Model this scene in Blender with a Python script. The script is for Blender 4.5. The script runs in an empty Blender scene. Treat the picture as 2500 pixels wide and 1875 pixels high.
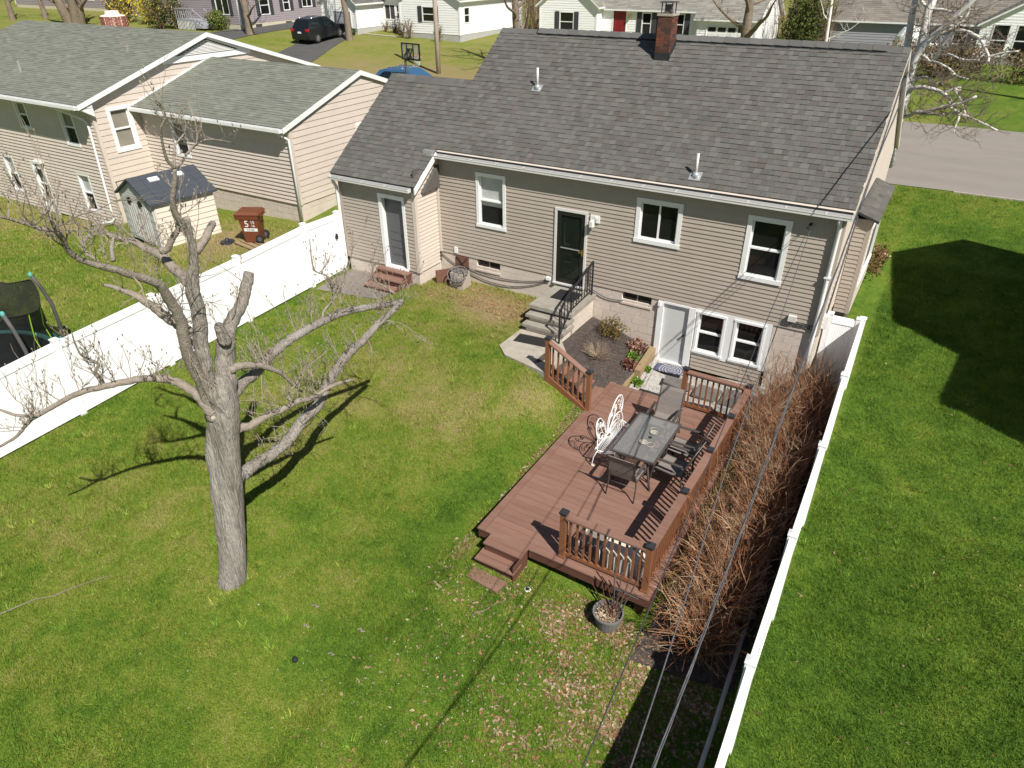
import bpy, math, random
import numpy as np
from mathutils import Vector, Matrix
random.seed(7)
rng = np.random.default_rng(11)
R = random.uniform
SC = bpy.context.scene
COL = SC.collection
# ---------------------------------------------------------------- camera, sky, sun, exposure
cam_d = bpy.data.cameras.new('camera')
cam = bpy.data.objects.new('camera', cam_d); COL.objects.link(cam)
_r = Vector((0.85767, 0.514175, -0.005083)); _u = Vector((-0.266307, 0.452626, 0.851006)); _f = Vector((-0.439867, 0.728529, -0.525132))
CAM = Vector((1.2592, -15.1308, 8.8242))
mw = Matrix((( _r.x, _u.x, -_f.x, CAM.x), (_r.y, _u.y, -_f.y, CAM.y), (_r.z, _u.z, -_f.z, CAM.z), (0, 0, 0, 1)))
cam.matrix_world = mw
cam_d.sensor_width = 36; cam_d.lens = 24.487
cam_d.clip_start = 0.1; cam_d.clip_end = 3000
SC.camera = cam
SUN = Vector((0.78, -0.46, 1.0)).normalized()
world = bpy.data.worlds.new('World'); SC.world = world; world.use_nodes = True
wn = world.node_tree.nodes; wl = world.node_tree.links
bg = wn['Background']
sky = wn.new('ShaderNodeTexSky'); sky.sky_type = 'NISHITA'; sky.sun_disc = False
sky.sun_elevation = math.radians(47.8); sky.sun_rotation = math.radians(120.5)
sky.altitude = 100; sky.air_density = 1.0; sky.dust_density = 0.7; sky.ozone_density = 1.0
wl.new(sky.outputs[0], bg.inputs[0]); bg.inputs[1].default_value = 0.05
sun_d = bpy.data.lights.new('sun', 'SUN'); sun_d.energy = 5.0; sun_d.angle = math.radians(0.5); sun_d.color = (1.0, 0.955, 0.88)
sun = bpy.data.objects.new('sun', sun_d); COL.objects.link(sun)
sun.rotation_euler = (-SUN).to_track_quat('-Z', 'Y').to_euler()
sun.location = (10, -10, 40)
SC.view_settings.view_transform = 'Standard'; SC.view_settings.look = 'None'
SC.view_settings.exposure = 0.36; SC.view_settings.gamma = 1.0; SC.view_settings.use_curve_mapping = False
# ---------------------------------------------------------------- materials
def nd(nt, t, **kw):
    n = nt.nodes.new(t)
    for k, v in kw.items(): setattr(n, k, v)
    return n
MATS = {}
def mat(name, c, rough=0.6, var=0.12, scale=4.0, bump=0.0, bscale=40.0, stretch=(1, 1, 1), attr=False, rand=0.0, metal=0.0, spec=0.4, dirt=None, dscale=1.5, damt=0.5):
    m = bpy.data.materials.new(name); m.use_nodes = True; nt = m.node_tree; L = nt.links
    b = nt.nodes['Principled BSDF']
    b.inputs['Roughness'].default_value = rough; b.inputs['Metallic'].default_value = metal
    b.inputs['Specular IOR Level'].default_value = spec
    tc = nd(nt, 'ShaderNodeNewGeometry')
    mp = nd(nt, 'ShaderNodeMapping'); mp.inputs['Scale'].default_value = stretch
    L.new(tc.outputs['Position'], mp.inputs['Vector'])
    nz = nd(nt, 'ShaderNodeTexNoise'); nz.inputs['Scale'].default_value = scale; nz.inputs['Detail'].default_value = 6; nz.inputs['Roughness'].default_value = 0.62
    L.new(mp.outputs[0], nz.inputs['Vector'])
    mr = nd(nt, 'ShaderNodeMapRange'); mr.inputs[1].default_value = 0.25; mr.inputs[2].default_value = 0.75; mr.inputs[3].default_value = 1 - var; mr.inputs[4].default_value = 1 + var
    L.new(nz.outputs[0], mr.inputs[0])
    last = mr.outputs[0]
    if rand:
        oi = nd(nt, 'ShaderNodeObjectInfo')
        m2 = nd(nt, 'ShaderNodeMapRange'); m2.inputs[3].default_value = 1 - rand; m2.inputs[4].default_value = 1 + rand
        L.new(oi.outputs['Random'], m2.inputs[0])
        mu = nd(nt, 'ShaderNodeMath', operation='MULTIPLY'); L.new(last, mu.inputs[0]); L.new(m2.outputs[0], mu.inputs[1]); last = mu.outputs[0]
    vm = nd(nt, 'ShaderNodeVectorMath', operation='SCALE'); vm.inputs[0].default_value = c[:3]
    if attr:
        at = nd(nt, 'ShaderNodeAttribute', attribute_name='Col'); L.new(at.outputs['Color'], vm.inputs[0])
    L.new(last, vm.inputs['Scale'])
    out = vm.outputs[0]
    if dirt:
        n2 = nd(nt, 'ShaderNodeTexNoise'); n2.inputs['Scale'].default_value = dscale; n2.inputs['Detail'].default_value = 8; n2.inputs['Roughness'].default_value = 0.7
        L.new(mp.outputs[0], n2.inputs['Vector'])
        r2 = nd(nt, 'ShaderNodeMapRange'); r2.inputs[1].default_value = 0.45; r2.inputs[2].default_value = 0.7; r2.inputs[4].default_value = damt
        L.new(n2.outputs[0], r2.inputs[0])
        mx = nd(nt, 'ShaderNodeMix', data_type='RGBA'); L.new(r2.outputs[0], mx.inputs[0]); L.new(out, mx.inputs[6]); mx.inputs[7].default_value = (*dirt, 1); out = mx.outputs[2]
    L.new(out, b.inputs['Base Color'])
    if bump:
        nb = nd(nt, 'ShaderNodeTexNoise'); nb.inputs['Scale'].default_value = bscale; nb.inputs['Detail'].default_value = 5
        L.new(mp.outputs[0], nb.inputs['Vector'])
        bm = nd(nt, 'ShaderNodeBump'); bm.inputs['Strength'].default_value = bump; bm.inputs['Distance'].default_value = 0.06 if 'bark' in name else 0.02
        L.new(nb.outputs[0], bm.inputs['Height']); L.new(bm.outputs[0], b.inputs['Normal'])
    MATS[name] = m
    return m
M = {}
def mm(k, *a, **kw): M[k] = mat(k, *a, **kw)
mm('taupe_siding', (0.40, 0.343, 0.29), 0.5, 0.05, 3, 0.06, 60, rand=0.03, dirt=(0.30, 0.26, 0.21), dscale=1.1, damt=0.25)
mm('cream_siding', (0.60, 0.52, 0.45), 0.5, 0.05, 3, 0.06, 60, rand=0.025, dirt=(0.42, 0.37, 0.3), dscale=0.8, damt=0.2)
mm('block', (0.60, 0.52, 0.45), 0.9, 0.10, 9, 0.5, 70, rand=0.04, dirt=(0.45, 0.39, 0.33), dscale=1.4, damt=0.35)
mm('mortar', (0.78, 0.70, 0.62), 0.95, 0.1, 12, 0.3, 80)
mm('core', (0.10, 0.09, 0.08), 0.9)
mm('white', (0.80, 0.80, 0.79), 0.4, 0.03, 3, dirt=(0.62, 0.61, 0.58), dscale=2.0, damt=0.3)
mm('vinyl', (0.88, 0.88, 0.88), 0.35, 0.02, 2, dirt=(0.78, 0.78, 0.75), dscale=0.7, damt=0.2)
mm('gutter', (0.66, 0.65, 0.63), 0.45, 0.06, 3, dirt=(0.4, 0.38, 0.35), dscale=3, damt=0.35)
mm('debris', (0.035, 0.03, 0.03), 0.95, 0.4, 25, 0.5)
mm('shingle', (0.12, 0.12, 0.12), 0.92, 0.10, 30, 0.35, 260, attr=True, spec=0.2, dirt=(0.155, 0.15, 0.14), dscale=0.5, damt=0.35)
mm('dark_flash', (0.03, 0.032, 0.036), 0.5, 0.1)
mm('metal', (0.55, 0.56, 0.57), 0.4, 0.1, 8, metal=0.6)
mm('brick', (0.15, 0.065, 0.045), 0.9, 0.25, 30, 0.4, 90, attr=True, spec=0.2)
mm('old_concrete', (0.31, 0.285, 0.24), 0.92, 0.16, 6, 0.35, 90, dirt=(0.20, 0.18, 0.14), dscale=2.2, damt=0.6)
mm('concrete', (0.40, 0.36, 0.30), 0.92, 0.14, 6, 0.35, 90, dirt=(0.26, 0.235, 0.185), dscale=2.2, damt=0.6)
mm('asphalt_pad', (0.20, 0.175, 0.155), 0.95, 0.16, 8, 0.4, 120, dirt=(0.13, 0.115, 0.1), dscale=1.5, damt=0.5)
mm('road', (0.255, 0.226, 0.198), 0.95, 0.14, 1.2, 0.25, 120, stretch=(0.4, 1.6, 1), dirt=(0.215, 0.195, 0.175), dscale=0.6, damt=0.6)
mm('drive', (0.085, 0.082, 0.08), 0.95, 0.15, 1.0, 0.3, 90)
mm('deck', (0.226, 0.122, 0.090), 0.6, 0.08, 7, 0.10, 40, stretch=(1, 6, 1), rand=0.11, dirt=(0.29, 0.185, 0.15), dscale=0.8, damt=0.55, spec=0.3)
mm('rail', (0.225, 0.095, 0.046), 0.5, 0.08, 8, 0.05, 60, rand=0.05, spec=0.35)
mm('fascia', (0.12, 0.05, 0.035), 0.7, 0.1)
mm('cap', (0.025, 0.027, 0.033), 0.45, 0.1)
mm('iron', (0.018, 0.018, 0.020), 0.45, 0.1)
mm('frame_gray', (0.075, 0.065, 0.06), 0.4, 0.1, spec=0.5)
mm('sling', (0.215, 0.185, 0.165), 0.75, 0.08, 20, 0.15, 300)
mm('mulch', (0.062, 0.048, 0.042), 0.98, 0.45, 22, 1.0, 45, dirt=(0.12, 0.10, 0.085), dscale=9, damt=0.6)
mm('gravel', (0.42, 0.40, 0.37), 0.95, 0.25, 30, 0.8, 60)
mm('slate', (0.14, 0.13, 0.12), 0.8, 0.2, 6, 0.2, 60)
mm('timber', (0.30, 0.215, 0.12), 0.85, 0.15, 6, 0.2, 60, stretch=(4, 1, 4))
mm('bark', (0.275, 0.243, 0.208), 0.95, 0.55, 20, 1.0, 34, stretch=(1.6, 1.6, 0.13), dirt=(0.50, 0.46, 0.42), dscale=1.3, damt=0.75)
mm('bark_limb', (0.26, 0.22, 0.18), 0.95, 0.30, 14, 0.5, 45, dirt=(0.36, 0.31, 0.26), dscale=3, damt=0.3)
mm('twig', (0.27, 0.225, 0.18), 0.9, 0.25, 8, attr=False)
mm('cut_wood', (0.42, 0.35, 0.26), 0.9, 0.2, 25, 0.3)
mm('birch', (0.78, 0.74, 0.69), 0.8, 0.10, 10, 0.2, 30, dirt=(0.20, 0.16, 0.13), dscale=4, damt=0.35)
mm('far_bark', (0.215, 0.17, 0.125), 0.95, 0.25, 3, 0.6, 8, dirt=(0.12, 0.095, 0.075), dscale=1.2, damt=0.6)
mm('thicket', (0.25, 0.16, 0.095), 0.9, 0.3, 6, attr=True)
mm('leaf_litter', (0.4, 0.3, 0.2), 0.9, 0.2, 8, attr=True, spec=0.2)
mm('leafy', (0.08, 0.1, 0.03), 0.8, 0.25, 10, attr=True, spec=0.2)
mm('black_door', (0.014, 0.015, 0.014), 0.3, 0.05, spec=0.5)
mm('gray_door', (0.105, 0.105, 0.115), 0.45, 0.05)
mm('pale_door', (0.56, 0.57, 0.56), 0.4, 0.03)
mm('dark_room', (0.012, 0.012, 0.012), 0.9)
mm('curtain', (0.78, 0.80, 0.78), 0.9, 0.06, 6, stretch=(14, 14, 0.3))
mm('shade', (0.42, 0.385, 0.31), 0.9, 0.05)
mm('brass', (0.62, 0.42, 0.10), 0.3, 0.1, metal=0.8)
mm('bin_brown', (0.165, 0.052, 0.024), 0.45, 0.08)
mm('rubber', (0.018, 0.018, 0.018), 0.8)
mm('shed_wall', (0.66, 0.60, 0.51), 0.6, 0.06, 3)
mm('shed_gray', (0.54, 0.535, 0.52), 0.6, 0.08, 4, dirt=(0.38, 0.38, 0.35), dscale=3, damt=0.5)
mm('shed_roof', (0.055, 0.062, 0.075), 0.7, 0.1, 5)
mm('hose_box', (0.36, 0.31, 0.26), 0.6, 0.06)
mm('hose', (0.17, 0.155, 0.15), 0.6, 0.1)
mm('rust', (0.16, 0.075, 0.05), 0.9, 0.4, 20)
mm('purple', (0.31, 0.27, 0.285), 0.7, 0.05, rand=0)
mm('sage', (0.36, 0.37, 0.33), 0.7, 0.06)
mm('white_siding', (0.86, 0.86, 0.85), 0.55, 0.03)
mm('gray_wall', (0.31, 0.315, 0.35), 0.7, 0.05)
mm('far_found', (0.42, 0.41, 0.39), 0.9, 0.12)
mm('pale_found', (0.55, 0.50, 0.38), 0.9, 0.12)
mm('shutter', (0.045, 0.047, 0.055), 0.6)
mm('red_door', (0.22, 0.018, 0.022), 0.4)
mm('orange_shade', (0.55, 0.36, 0.14), 0.8)
mm('pole_wood', (0.40, 0.33, 0.27), 0.9, 0.15, 6, 0.3, 20, stretch=(3, 3, 0.4))
mm('suv_paint', (0.010, 0.012, 0.015), 0.18, 0.02, spec=0.6)
mm('car_blue', (0.055, 0.15, 0.28), 0.22, 0.02, spec=0.6, metal=0.3)
mm('tail', (0.42, 0.01, 0.015), 0.3)
mm('alloy', (0.5, 0.5, 0.51), 0.35, metal=0.6)
mm('teal', (0.10, 0.36, 0.31), 0.6)
mm('pad_gray', (0.09, 0.083, 0.082), 0.7)
mm('lime', (0.30, 0.55, 0.03), 0.5)
mm('orange', (0.7, 0.12, 0.02), 0.5)
mm('red_brick_steps', (0.22, 0.09, 0.06), 0.9, 0.25, 20, 0.2)
mm('wire', (0.05, 0.05, 0.055), 0.6)
mm('cable', (0.11, 0.11, 0.12), 0.5, 0.4, 14, spec=0.4)
mm('pipe', (0.55, 0.53, 0.50), 0.6)
mm('pot', (0.16, 0.155, 0.15), 0.7, 0.2, 8)
mm('tarp', (0.80, 0.80, 0.80), 0.6)
mm('neighbor_wall', (0.45, 0.42, 0.38), 0.8)
def glassmat(name, tint, alpha_dark=True):
    m = bpy.data.materials.new(name); m.use_nodes = True; nt = m.node_tree; b = nt.nodes['Principled BSDF']
    tc = nd(nt, 'ShaderNodeNewGeometry'); nz = nd(nt, 'ShaderNodeTexNoise'); nz.inputs['Scale'].default_value = 1.3
    nt.links.new(tc.outputs['Position'], nz.inputs['Vector'])
    bm = nd(nt, 'ShaderNodeBump'); bm.inputs['Strength'].default_value = 0.12; bm.inputs['Distance'].default_value = 0.02
    nt.links.new(nz.outputs[0], bm.inputs['Height'])
    b.inputs['Base Color'].default_value = (*tint, 1); b.inputs['Roughness'].default_value = 0.05; b.inputs['Specular IOR Level'].default_value = 0.55
    nt.links.new(bm.outputs[0], b.inputs['Normal'])
    M[name] = m
    return m
glassmat('pane_dark', (0.011, 0.012, 0.012))
glassmat('car_glass', (0.008, 0.014, 0.017))
def clearmat(name, tint, fac, rough=0.03, vr=0.2):
    m = bpy.data.materials.new(name); m.use_nodes = True; nt = m.node_tree; b = nt.nodes['Principled BSDF']
    b.inputs['Base Color'].default_value = (*tint, 1); b.inputs['Roughness'].default_value = rough; b.inputs['Alpha'].default_value = fac; b.inputs['Specular IOR Level'].default_value = 0.5
    tc = nd(nt, 'ShaderNodeNewGeometry'); nz = nd(nt, 'ShaderNodeTexNoise'); nz.inputs['Scale'].default_value = 2.2; nz.inputs['Detail'].default_value = 1
    nt.links.new(tc.outputs['Position'], nz.inputs['Vector'])
    mr = nd(nt, 'ShaderNodeMapRange'); mr.inputs[1].default_value = 0.35; mr.inputs[2].default_value = 0.7; mr.inputs[3].default_value = fac * (1-vr); mr.inputs[4].default_value = min(1, fac * (1+vr))
    nt.links.new(nz.outputs[0], mr.inputs[0]); nt.links.new(mr.outputs[0], b.inputs['Alpha'])
    M[name] = m
clearmat('pane_clear', (0.02, 0.022, 0.022), 0.14)
clearmat('table_glass', (0.25, 0.255, 0.25), 0.52, 0.14, 0.12)
clearmat('net', (0.010, 0.012, 0.012), 0.87, 0.8, .06)
clearmat('door_glass', (0.016, 0.022, 0.020), 0.62, 0.04, .2)
clearmat('backboard', (0.4, 0.42, 0.42), 0.35, 0.2)
# ground: grass colour from a dryness attribute plus noises
def grassmat(name, blade):
    m = bpy.data.materials.new(name); m.use_nodes = True; nt = m.node_tree; L = nt.links; b = nt.nodes['Principled BSDF']
    b.inputs['Roughness'].default_value = 0.9 if not blade else 0.6; b.inputs['Specular IOR Level'].default_value = 0.15
    at = nd(nt, 'ShaderNodeAttribute', attribute_name='dry')
    geo = nd(nt, 'ShaderNodeNewGeometry')
    n1 = nd(nt, 'ShaderNodeTexNoise'); n1.inputs['Scale'].default_value = 1.6; n1.inputs['Detail'].default_value = 7; n1.inputs['Roughness'].default_value = 0.65
    n2 = nd(nt, 'ShaderNodeTexNoise'); n2.inputs['Scale'].default_value = 7.0; n2.inputs['Detail'].default_value = 6; n2.inputs['Roughness'].default_value = 0.7
    for n in (n1, n2): L.new(geo.outputs['Position'], n.inputs['Vector'])
    a1 = nd(nt, 'ShaderNodeMath', operation='MULTIPLY_ADD'); L.new(n1.outputs[0], a1.inputs[0]); a1.inputs[1].default_value = 0.55; a1.inputs[2].default_value = -0.275
    a2 = nd(nt, 'ShaderNodeMath', operation='MULTIPLY_ADD'); L.new(n2.outputs[0], a2.inputs[0]); a2.inputs[1].default_value = 0.85; a2.inputs[2].default_value = -0.425
    s1 = nd(nt, 'ShaderNodeMath', operation='ADD'); L.new(at.outputs['Fac'], s1.inputs[0]); L.new(a1.outputs[0], s1.inputs[1])
    s2 = nd(nt, 'ShaderNodeMath', operation='ADD'); L.new(s1.outputs[0], s2.inputs[0]); L.new(a2.outputs[0], s2.inputs[1])
    cr = nd(nt, 'ShaderNodeValToRGB'); e = cr.color_ramp.elements
    e[0].position = 0.0; e[0].color = (0.055, 0.112, 0.012, 1); e[1].position = 1.0; e[1].color = (0.30, 0.225, 0.12, 1)
    for p, c in ((0.25, (0.098, 0.170, 0.018, 1)), (0.45, (0.160, 0.205, 0.028, 1)), (0.70, (0.245, 0.228, 0.070, 1))):
        q = e.new(p); q.color = c
    L.new(s2.outputs[0], cr.inputs[0])
    out = cr.outputs[0]
    vm = nd(nt, 'ShaderNodeVectorMath', operation='SCALE'); L.new(out, vm.inputs[0])
    if blade:
        ca = nd(nt, 'ShaderNodeAttribute', attribute_name='tone'); L.new(ca.outputs['Fac'], vm.inputs['Scale'])
        b.inputs['Subsurface Weight'].default_value = 0.0
    else:
        n3 = nd(nt, 'ShaderNodeTexNoise'); n3.inputs['Scale'].default_value = 45.0; n3.inputs['Detail'].default_value = 4
        L.new(geo.outputs['Position'], n3.inputs['Vector'])
        mr = nd(nt, 'ShaderNodeMapRange'); mr.inputs[1].default_value = 0.3; mr.inputs[2].default_value = 0.7; mr.inputs[3].default_value = 0.6; mr.inputs[4].default_value = 1.25
        L.new(n3.outputs[0], mr.inputs[0]); L.new(mr.outputs[0], vm.inputs['Scale'])
        bm = nd(nt, 'ShaderNodeBump'); bm.inputs['Strength'].default_value = 0.7; bm.inputs['Distance'].default_value = 0.04
        L.new(n3.outputs[0], bm.inputs['Height']); L.new(bm.outputs[0], b.inputs['Normal'])
    L.new(vm.outputs[0], b.inputs['Base Color'])
    M[name] = m
grassmat('lawn', False); grassmat('grass_blade', True)
# doormat with a ringed medallion
def matmat():
    m = bpy.data.materials.new('doormat'); m.use_nodes = True; nt = m.node_tree; L = nt.links; b = nt.nodes['Principled BSDF']; b.inputs['Roughness'].default_value = 0.95
    tc = nd(nt, 'ShaderNodeTexCoord'); sp = nd(nt, 'ShaderNodeSeparateXYZ'); L.new(tc.outputs['Object'], sp.inputs[0])
    def mth(op, a, bb=None):
        n = nd(nt, 'ShaderNodeMath', operation=op)
        for i, v in enumerate((a, bb)):
            if v is None: continue
            if isinstance(v, (int, float)): n.inputs[i].default_value = v
            else: L.new(v, n.inputs[i])
        return n.outputs[0]
    r = mth('SQRT', mth('ADD', mth('MULTIPLY', sp.outputs[0], sp.outputs[0]), mth('MULTIPLY', sp.outputs[1], sp.outputs[1])))
    a = mth('ARCTAN2', sp.outputs[1], sp.outputs[0])
    ring = mth('GREATER_THAN', mth('SINE', mth('MULTIPLY', r, 90.0)), 0.1)
    dots = mth('GREATER_THAN', mth('SINE', mth('MULTIPLY', a, 28.0)), -0.1)
    f = mth('MULTIPLY', mth('MULTIPLY', ring, dots), mth('LESS_THAN', r, 0.33))
    mx = nd(nt, 'ShaderNodeMix', data_type='RGBA'); L.new(f, mx.inputs[0]); mx.inputs[6].default_value = (0.085, 0.09, 0.16, 1); mx.inputs[7].default_value = (0.55, 0.53, 0.48, 1)
    L.new(mx.outputs[2], b.inputs['Base Color']); M['doormat'] = m
matmat()
# ---------------------------------------------------------------- mesh helpers
WM = {}
def world_of(o): return WM.get(o.name, Matrix.Identity(4))
class MB:
    def __init__(s): s.v = []; s.f = []; s.c = []; s.cc = (1, 1, 1)
    def quad(s, a, b, c, d): n = len(s.v); s.v += [tuple(a), tuple(b), tuple(c), tuple(d)]; s.f.append((n, n+1, n+2, n+3)); s.c.append(s.cc)
    def poly(s, pts): n = len(s.v); s.v += [tuple(p) for p in pts]; s.f.append(tuple(range(n, n+len(pts)))); s.c.append(s.cc)
    def hexa(s, p):   # 8 corners: bottom 0-3 ccw, top 4-7
        n = len(s.v); s.v += [tuple(q) for q in p]
        for f in ((3,2,1,0), (4,5,6,7), (0,1,5,4), (1,2,6,5), (2,3,7,6), (3,0,4,7)): s.f.append(tuple(n+i for i in f)); s.c.append(s.cc)
    def box(s, x0, x1, y0, y1, z0, z1): s.hexa([(x0,y0,z0),(x1,y0,z0),(x1,y1,z0),(x0,y1,z0),(x0,y0,z1),(x1,y0,z1),(x1,y1,z1),(x0,y1,z1)])
    def obox(s, O, U, V, W, u0, u1, v0, v1, w0, w1):   # oriented box
        O = Vector(O); P = lambda u, v, w: O + U*u + V*v + W*w
        s.hexa([P(u0,v0,w0), P(u1,v0,w0), P(u1,v1,w0), P(u0,v1,w0), P(u0,v0,w1), P(u1,v0,w1), P(u1,v1,w1), P(u0,v1,w1)])
    def beam(s, a, b, w, h=None, up=(0, 0, 1)):
        a = Vector(a); b = Vector(b); d = (b-a); L = d.length; d.normalize(); up = Vector(up)
        if abs(d.dot(up)) > 0.95: up = Vector((1, 0, 0))
        x = d.cross(up).normalized(); y = x.cross(d).normalized(); h = h or w
        s.obox(a, x, d, y, -w/2, w/2, 0, L, -h/2, h/2)
    def prism(s, pts, off):   # polygon extruded by vector
        n = len(s.v); k = len(pts); off = Vector(off)
        s.v += [tuple(p) for p in pts] + [tuple(Vector(p)+off) for p in pts]
        s.f.append(tuple(range(n+k-1, n-1, -1))); s.f.append(tuple(range(n+k, n+2*k))); s.c += [s.cc]*2
        for i in range(k): j = (i+1) % k; s.f.append((n+i, n+j, n+k+j, n+k+i)); s.c.append(s.cc)
    def tube(s, pts, r, n=6, cap=True, jit=0.0):
        P = [Vector(p) for p in pts]; m = len(P)
        if not isinstance(r, (list, tuple)): r = [r]*m
        base = len(s.v); x = None
        for i in range(m):
            d = (P[min(i+1, m-1)] - P[max(i-1, 0)])
            if d.length < 1e-6: d = Vector((0, 0, 1))
            d.normalize()
            if x is None:
                x = d.orthogonal().normalized()
            else:
                x = x - d*x.dot(d)
                x = x.normalized() if x.length > 1e-5 else d.orthogonal().normalized()
            y = d.cross(x)
            for k in range(n):
                a = 2*math.pi*k/n; rr = r[i]*(1+(R(-jit, jit) if jit else 0))
                q = P[i] + x*(math.cos(a)*rr) + y*(math.sin(a)*rr); s.v.append((q.x, q.y, q.z))
        for i in range(m-1):
            for k in range(n):
                a = base+i*n+k; b = base+i*n+(k+1) % n; s.f.append((a, b, b+n, a+n)); s.c.append(s.cc)
        if cap and n > 3:
            s.f.append(tuple(base+n-1-k for k in range(n))); s.f.append(tuple(base+(m-1)*n+k for k in range(n))); s.c += [s.cc]*2
    def lathe(s, prof, c=(0, 0, 0), n=16, axis='z', a0=0.0):   # profile [(r,h)]
        base = len(s.v); m = len(prof)
        for r, h in prof:
            for k in range(n):
                a = a0+2*math.pi*k/n; u = r*math.cos(a); w = r*math.sin(a)
                p = {'z': (u, w, h), 'x': (h, u, w), 'y': (u, h, w)}[axis]
                s.v.append((c[0]+p[0], c[1]+p[1], c[2]+p[2]))
        for i in range(m-1):
            for k in range(n):
                a = base+i*n+k; b = base+i*n+(k+1) % n; f = (a, b, b+n, a+n)
                s.f.append(f if axis != 'y' else f[::-1]); s.c.append(s.cc)
        s.f.append(tuple(base+n-1-k for k in range(n))); s.f.append(tuple(base+(m-1)*n+k for k in range(n))); s.c += [s.cc]*2
def link(o, parent=None):
    COL.objects.link(o)
    if parent is not None:
        o.parent = parent; o.matrix_parent_inverse = world_of(parent).inverted()
    WM[o.name] = Matrix.Translation(o.location)
    return o
def build(mb, name, material, parent=None, smooth=False, label=None, cat=None, kind=None, group=None, at=None):
    v = np.array(mb.v, dtype=np.float64)
    if at is None: c = (v.min(0)+v.max(0))/2
    else: c = np.array(at, float)
    me = bpy.data.meshes.new(name); me.from_pydata((v-c).tolist(), [], mb.f)
    me.materials.append(M[material] if isinstance(material, str) else material)
    if any(q is not mb.c[0] for q in mb.c) or mb.cc != (1, 1, 1):
        at_ = me.attributes.new('Col', 'FLOAT_COLOR', 'FACE')
        arr = np.ones((len(mb.f), 4), np.float32); arr[:, :3] = np.array(mb.c); at_.data.foreach_set('color', arr.ravel())
    if smooth: me.polygons.foreach_set('use_smooth', [True]*len(me.polygons))
    me.update()
    o = bpy.data.objects.new(name, me); o.location = c; link(o, parent)
    tag(o, label, cat, kind, group)
    return o
def tag(o, label=None, cat=None, kind=None, group=None):
    if label: o['label'] = label
    if cat: o['category'] = cat
    if kind: o['kind'] = kind
    if group: o['group'] = group
def thing(name, label, cat, loc, group=None):
    o = bpy.data.objects.new(name, None); o.empty_display_size = 0.3; o.location = loc; link(o); tag(o, label, cat, None, group); return o
def cp(o, parent=None, move=None, rot=None, label=None):
    """copy of a thing with its parts"""
    c = o.copy(); COL.objects.link(c)
    if parent is not None: c.parent = parent
    for ch in [q for q in o.children]: cp(ch, c)
    if move is not None: c.location = move
    if rot is not None: c.rotation_euler = (0, 0, rot)
    if label: c['label'] = label
    return c
X, Y, Z = Vector((1, 0, 0)), Vector((0, 1, 0)), Vector((0, 0, 1))
# ---------------------------------------------------------------- terrain
GP = np.array([
(-12.9,-1,.88),(-13.05,-3.5,.76),(-13.05,-6,.66),(-13.1,-9.25,.47),(-13.1,-14,.3),(-17.14,1.3,.9),(-20,1.3,.78),(-24.9,0,.15),(-26,-.5,-.15),(-30,-.5,-.3),(-34,-.5,-.2),
(-20,-2.5,.74),(-17,-2,.82),(-16.5,-8,.45),(-25,-6,0),(-30,-10,-.3),(-11.5,-1.3,.93),(-10.2,-1.2,.95),(-10.2,0,.95),(-8.5,0,.93),(-7,-.2,.9),(-5.4,-.1,.74),(-5.2,-1.2,.72),(-4.4,0,.45),(-4.0,-.9,.36),(-3.5,-.3,.0),(-3.5,-1.2,0),(-1,0,0),(0,-.2,0),(-2,-1.7,.02),(-1,-1.5,0),
(-7,-2,.86),(-6,-3,.83),(-5.1,-3.1,.78),(-5,-2.3,.7),(-4.2,-2.3,.22),(-7.5,-3.5,.76),(-5,-3.6,.55),(-4.2,-4,.12),(-4.15,-5.5,.03),(-4.1,-7.6,-.13),(-3.3,-8.4,-.15),(-.8,-7.7,-.4),(-1.4,-8.2,-.36),(-6.7,-10.8,0),(-10,-6,.5),(-8,-5,.5),(-6,-6,.25),
(.75,.75,.09),(.8,-1.7,-.06),(.85,-4.05,-.23),(.88,-6.4,-.38),(.92,-8.8,-.60),(.98,-11.2,-.80),(1,-13.6,-.98),(-.6,-9.6,-.70),(-.7,-11.6,-.88),(-2,-4,.0),(-2,-6,-.2),(-4,-13,-.28),(-2.2,-11,-.5),(3,-5,-.33),(4,0,.1),(3,4.5,.35),(1.2,7,.75),(2,10,1.2),(2,13.4,1.68),(6,5,.4),
(-5,8,1.45),(-12,8,1.6),(-20,8,1.65),(-5,13.5,1.7),(5,13.4,1.68),(-20,13.5,1.75),(-32,13.5,1.8),(-30,24,2.1),(-18,24,2.15),(4,23.2,2.2),(-5,23,2.2),(4,31,2.35),
(-36,34,3),(-42,28,2.82),(-43.2,29,2.9),(-43.4,31.7,3.1),(-44,33,3.2),(-46,33,3.3),(-37,26,2.3),(-53,29,3.35),(-56,26,3.1),(-48,24,2.7),(-20,41,2.7),(-10,36,2.4),(0,46,2.6),(-75,30,3.5),(-60,60,4),(0,80,3.5),(-30,75,3.8),(30,20,1.6),(30,-10,-.2),(30,45,2.4),(-60,5,-.2),(-60,-30,-.4),(25,-30,-.9),(-20,-30,0),(-120,40,4),(-120,120,6),(0,200,8),(120,120,5),(120,0,1),(120,-100,0),(0,-150,0),(-120,-100,0),(-40,6,.4),(-40,10,1.3)])
_d = np.sqrt(((GP[:, None, :2]-GP[None, :, :2])**2).sum(-1)+0.5)
_A = np.zeros((len(GP)+1,)*2); _A[:-1, :-1] = _d+np.eye(len(GP))*-0.02; _A[-1, :-1] = 1; _A[:-1, -1] = 1
_w = np.linalg.solve(_A, np.append(GP[:, 2], 0))
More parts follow.
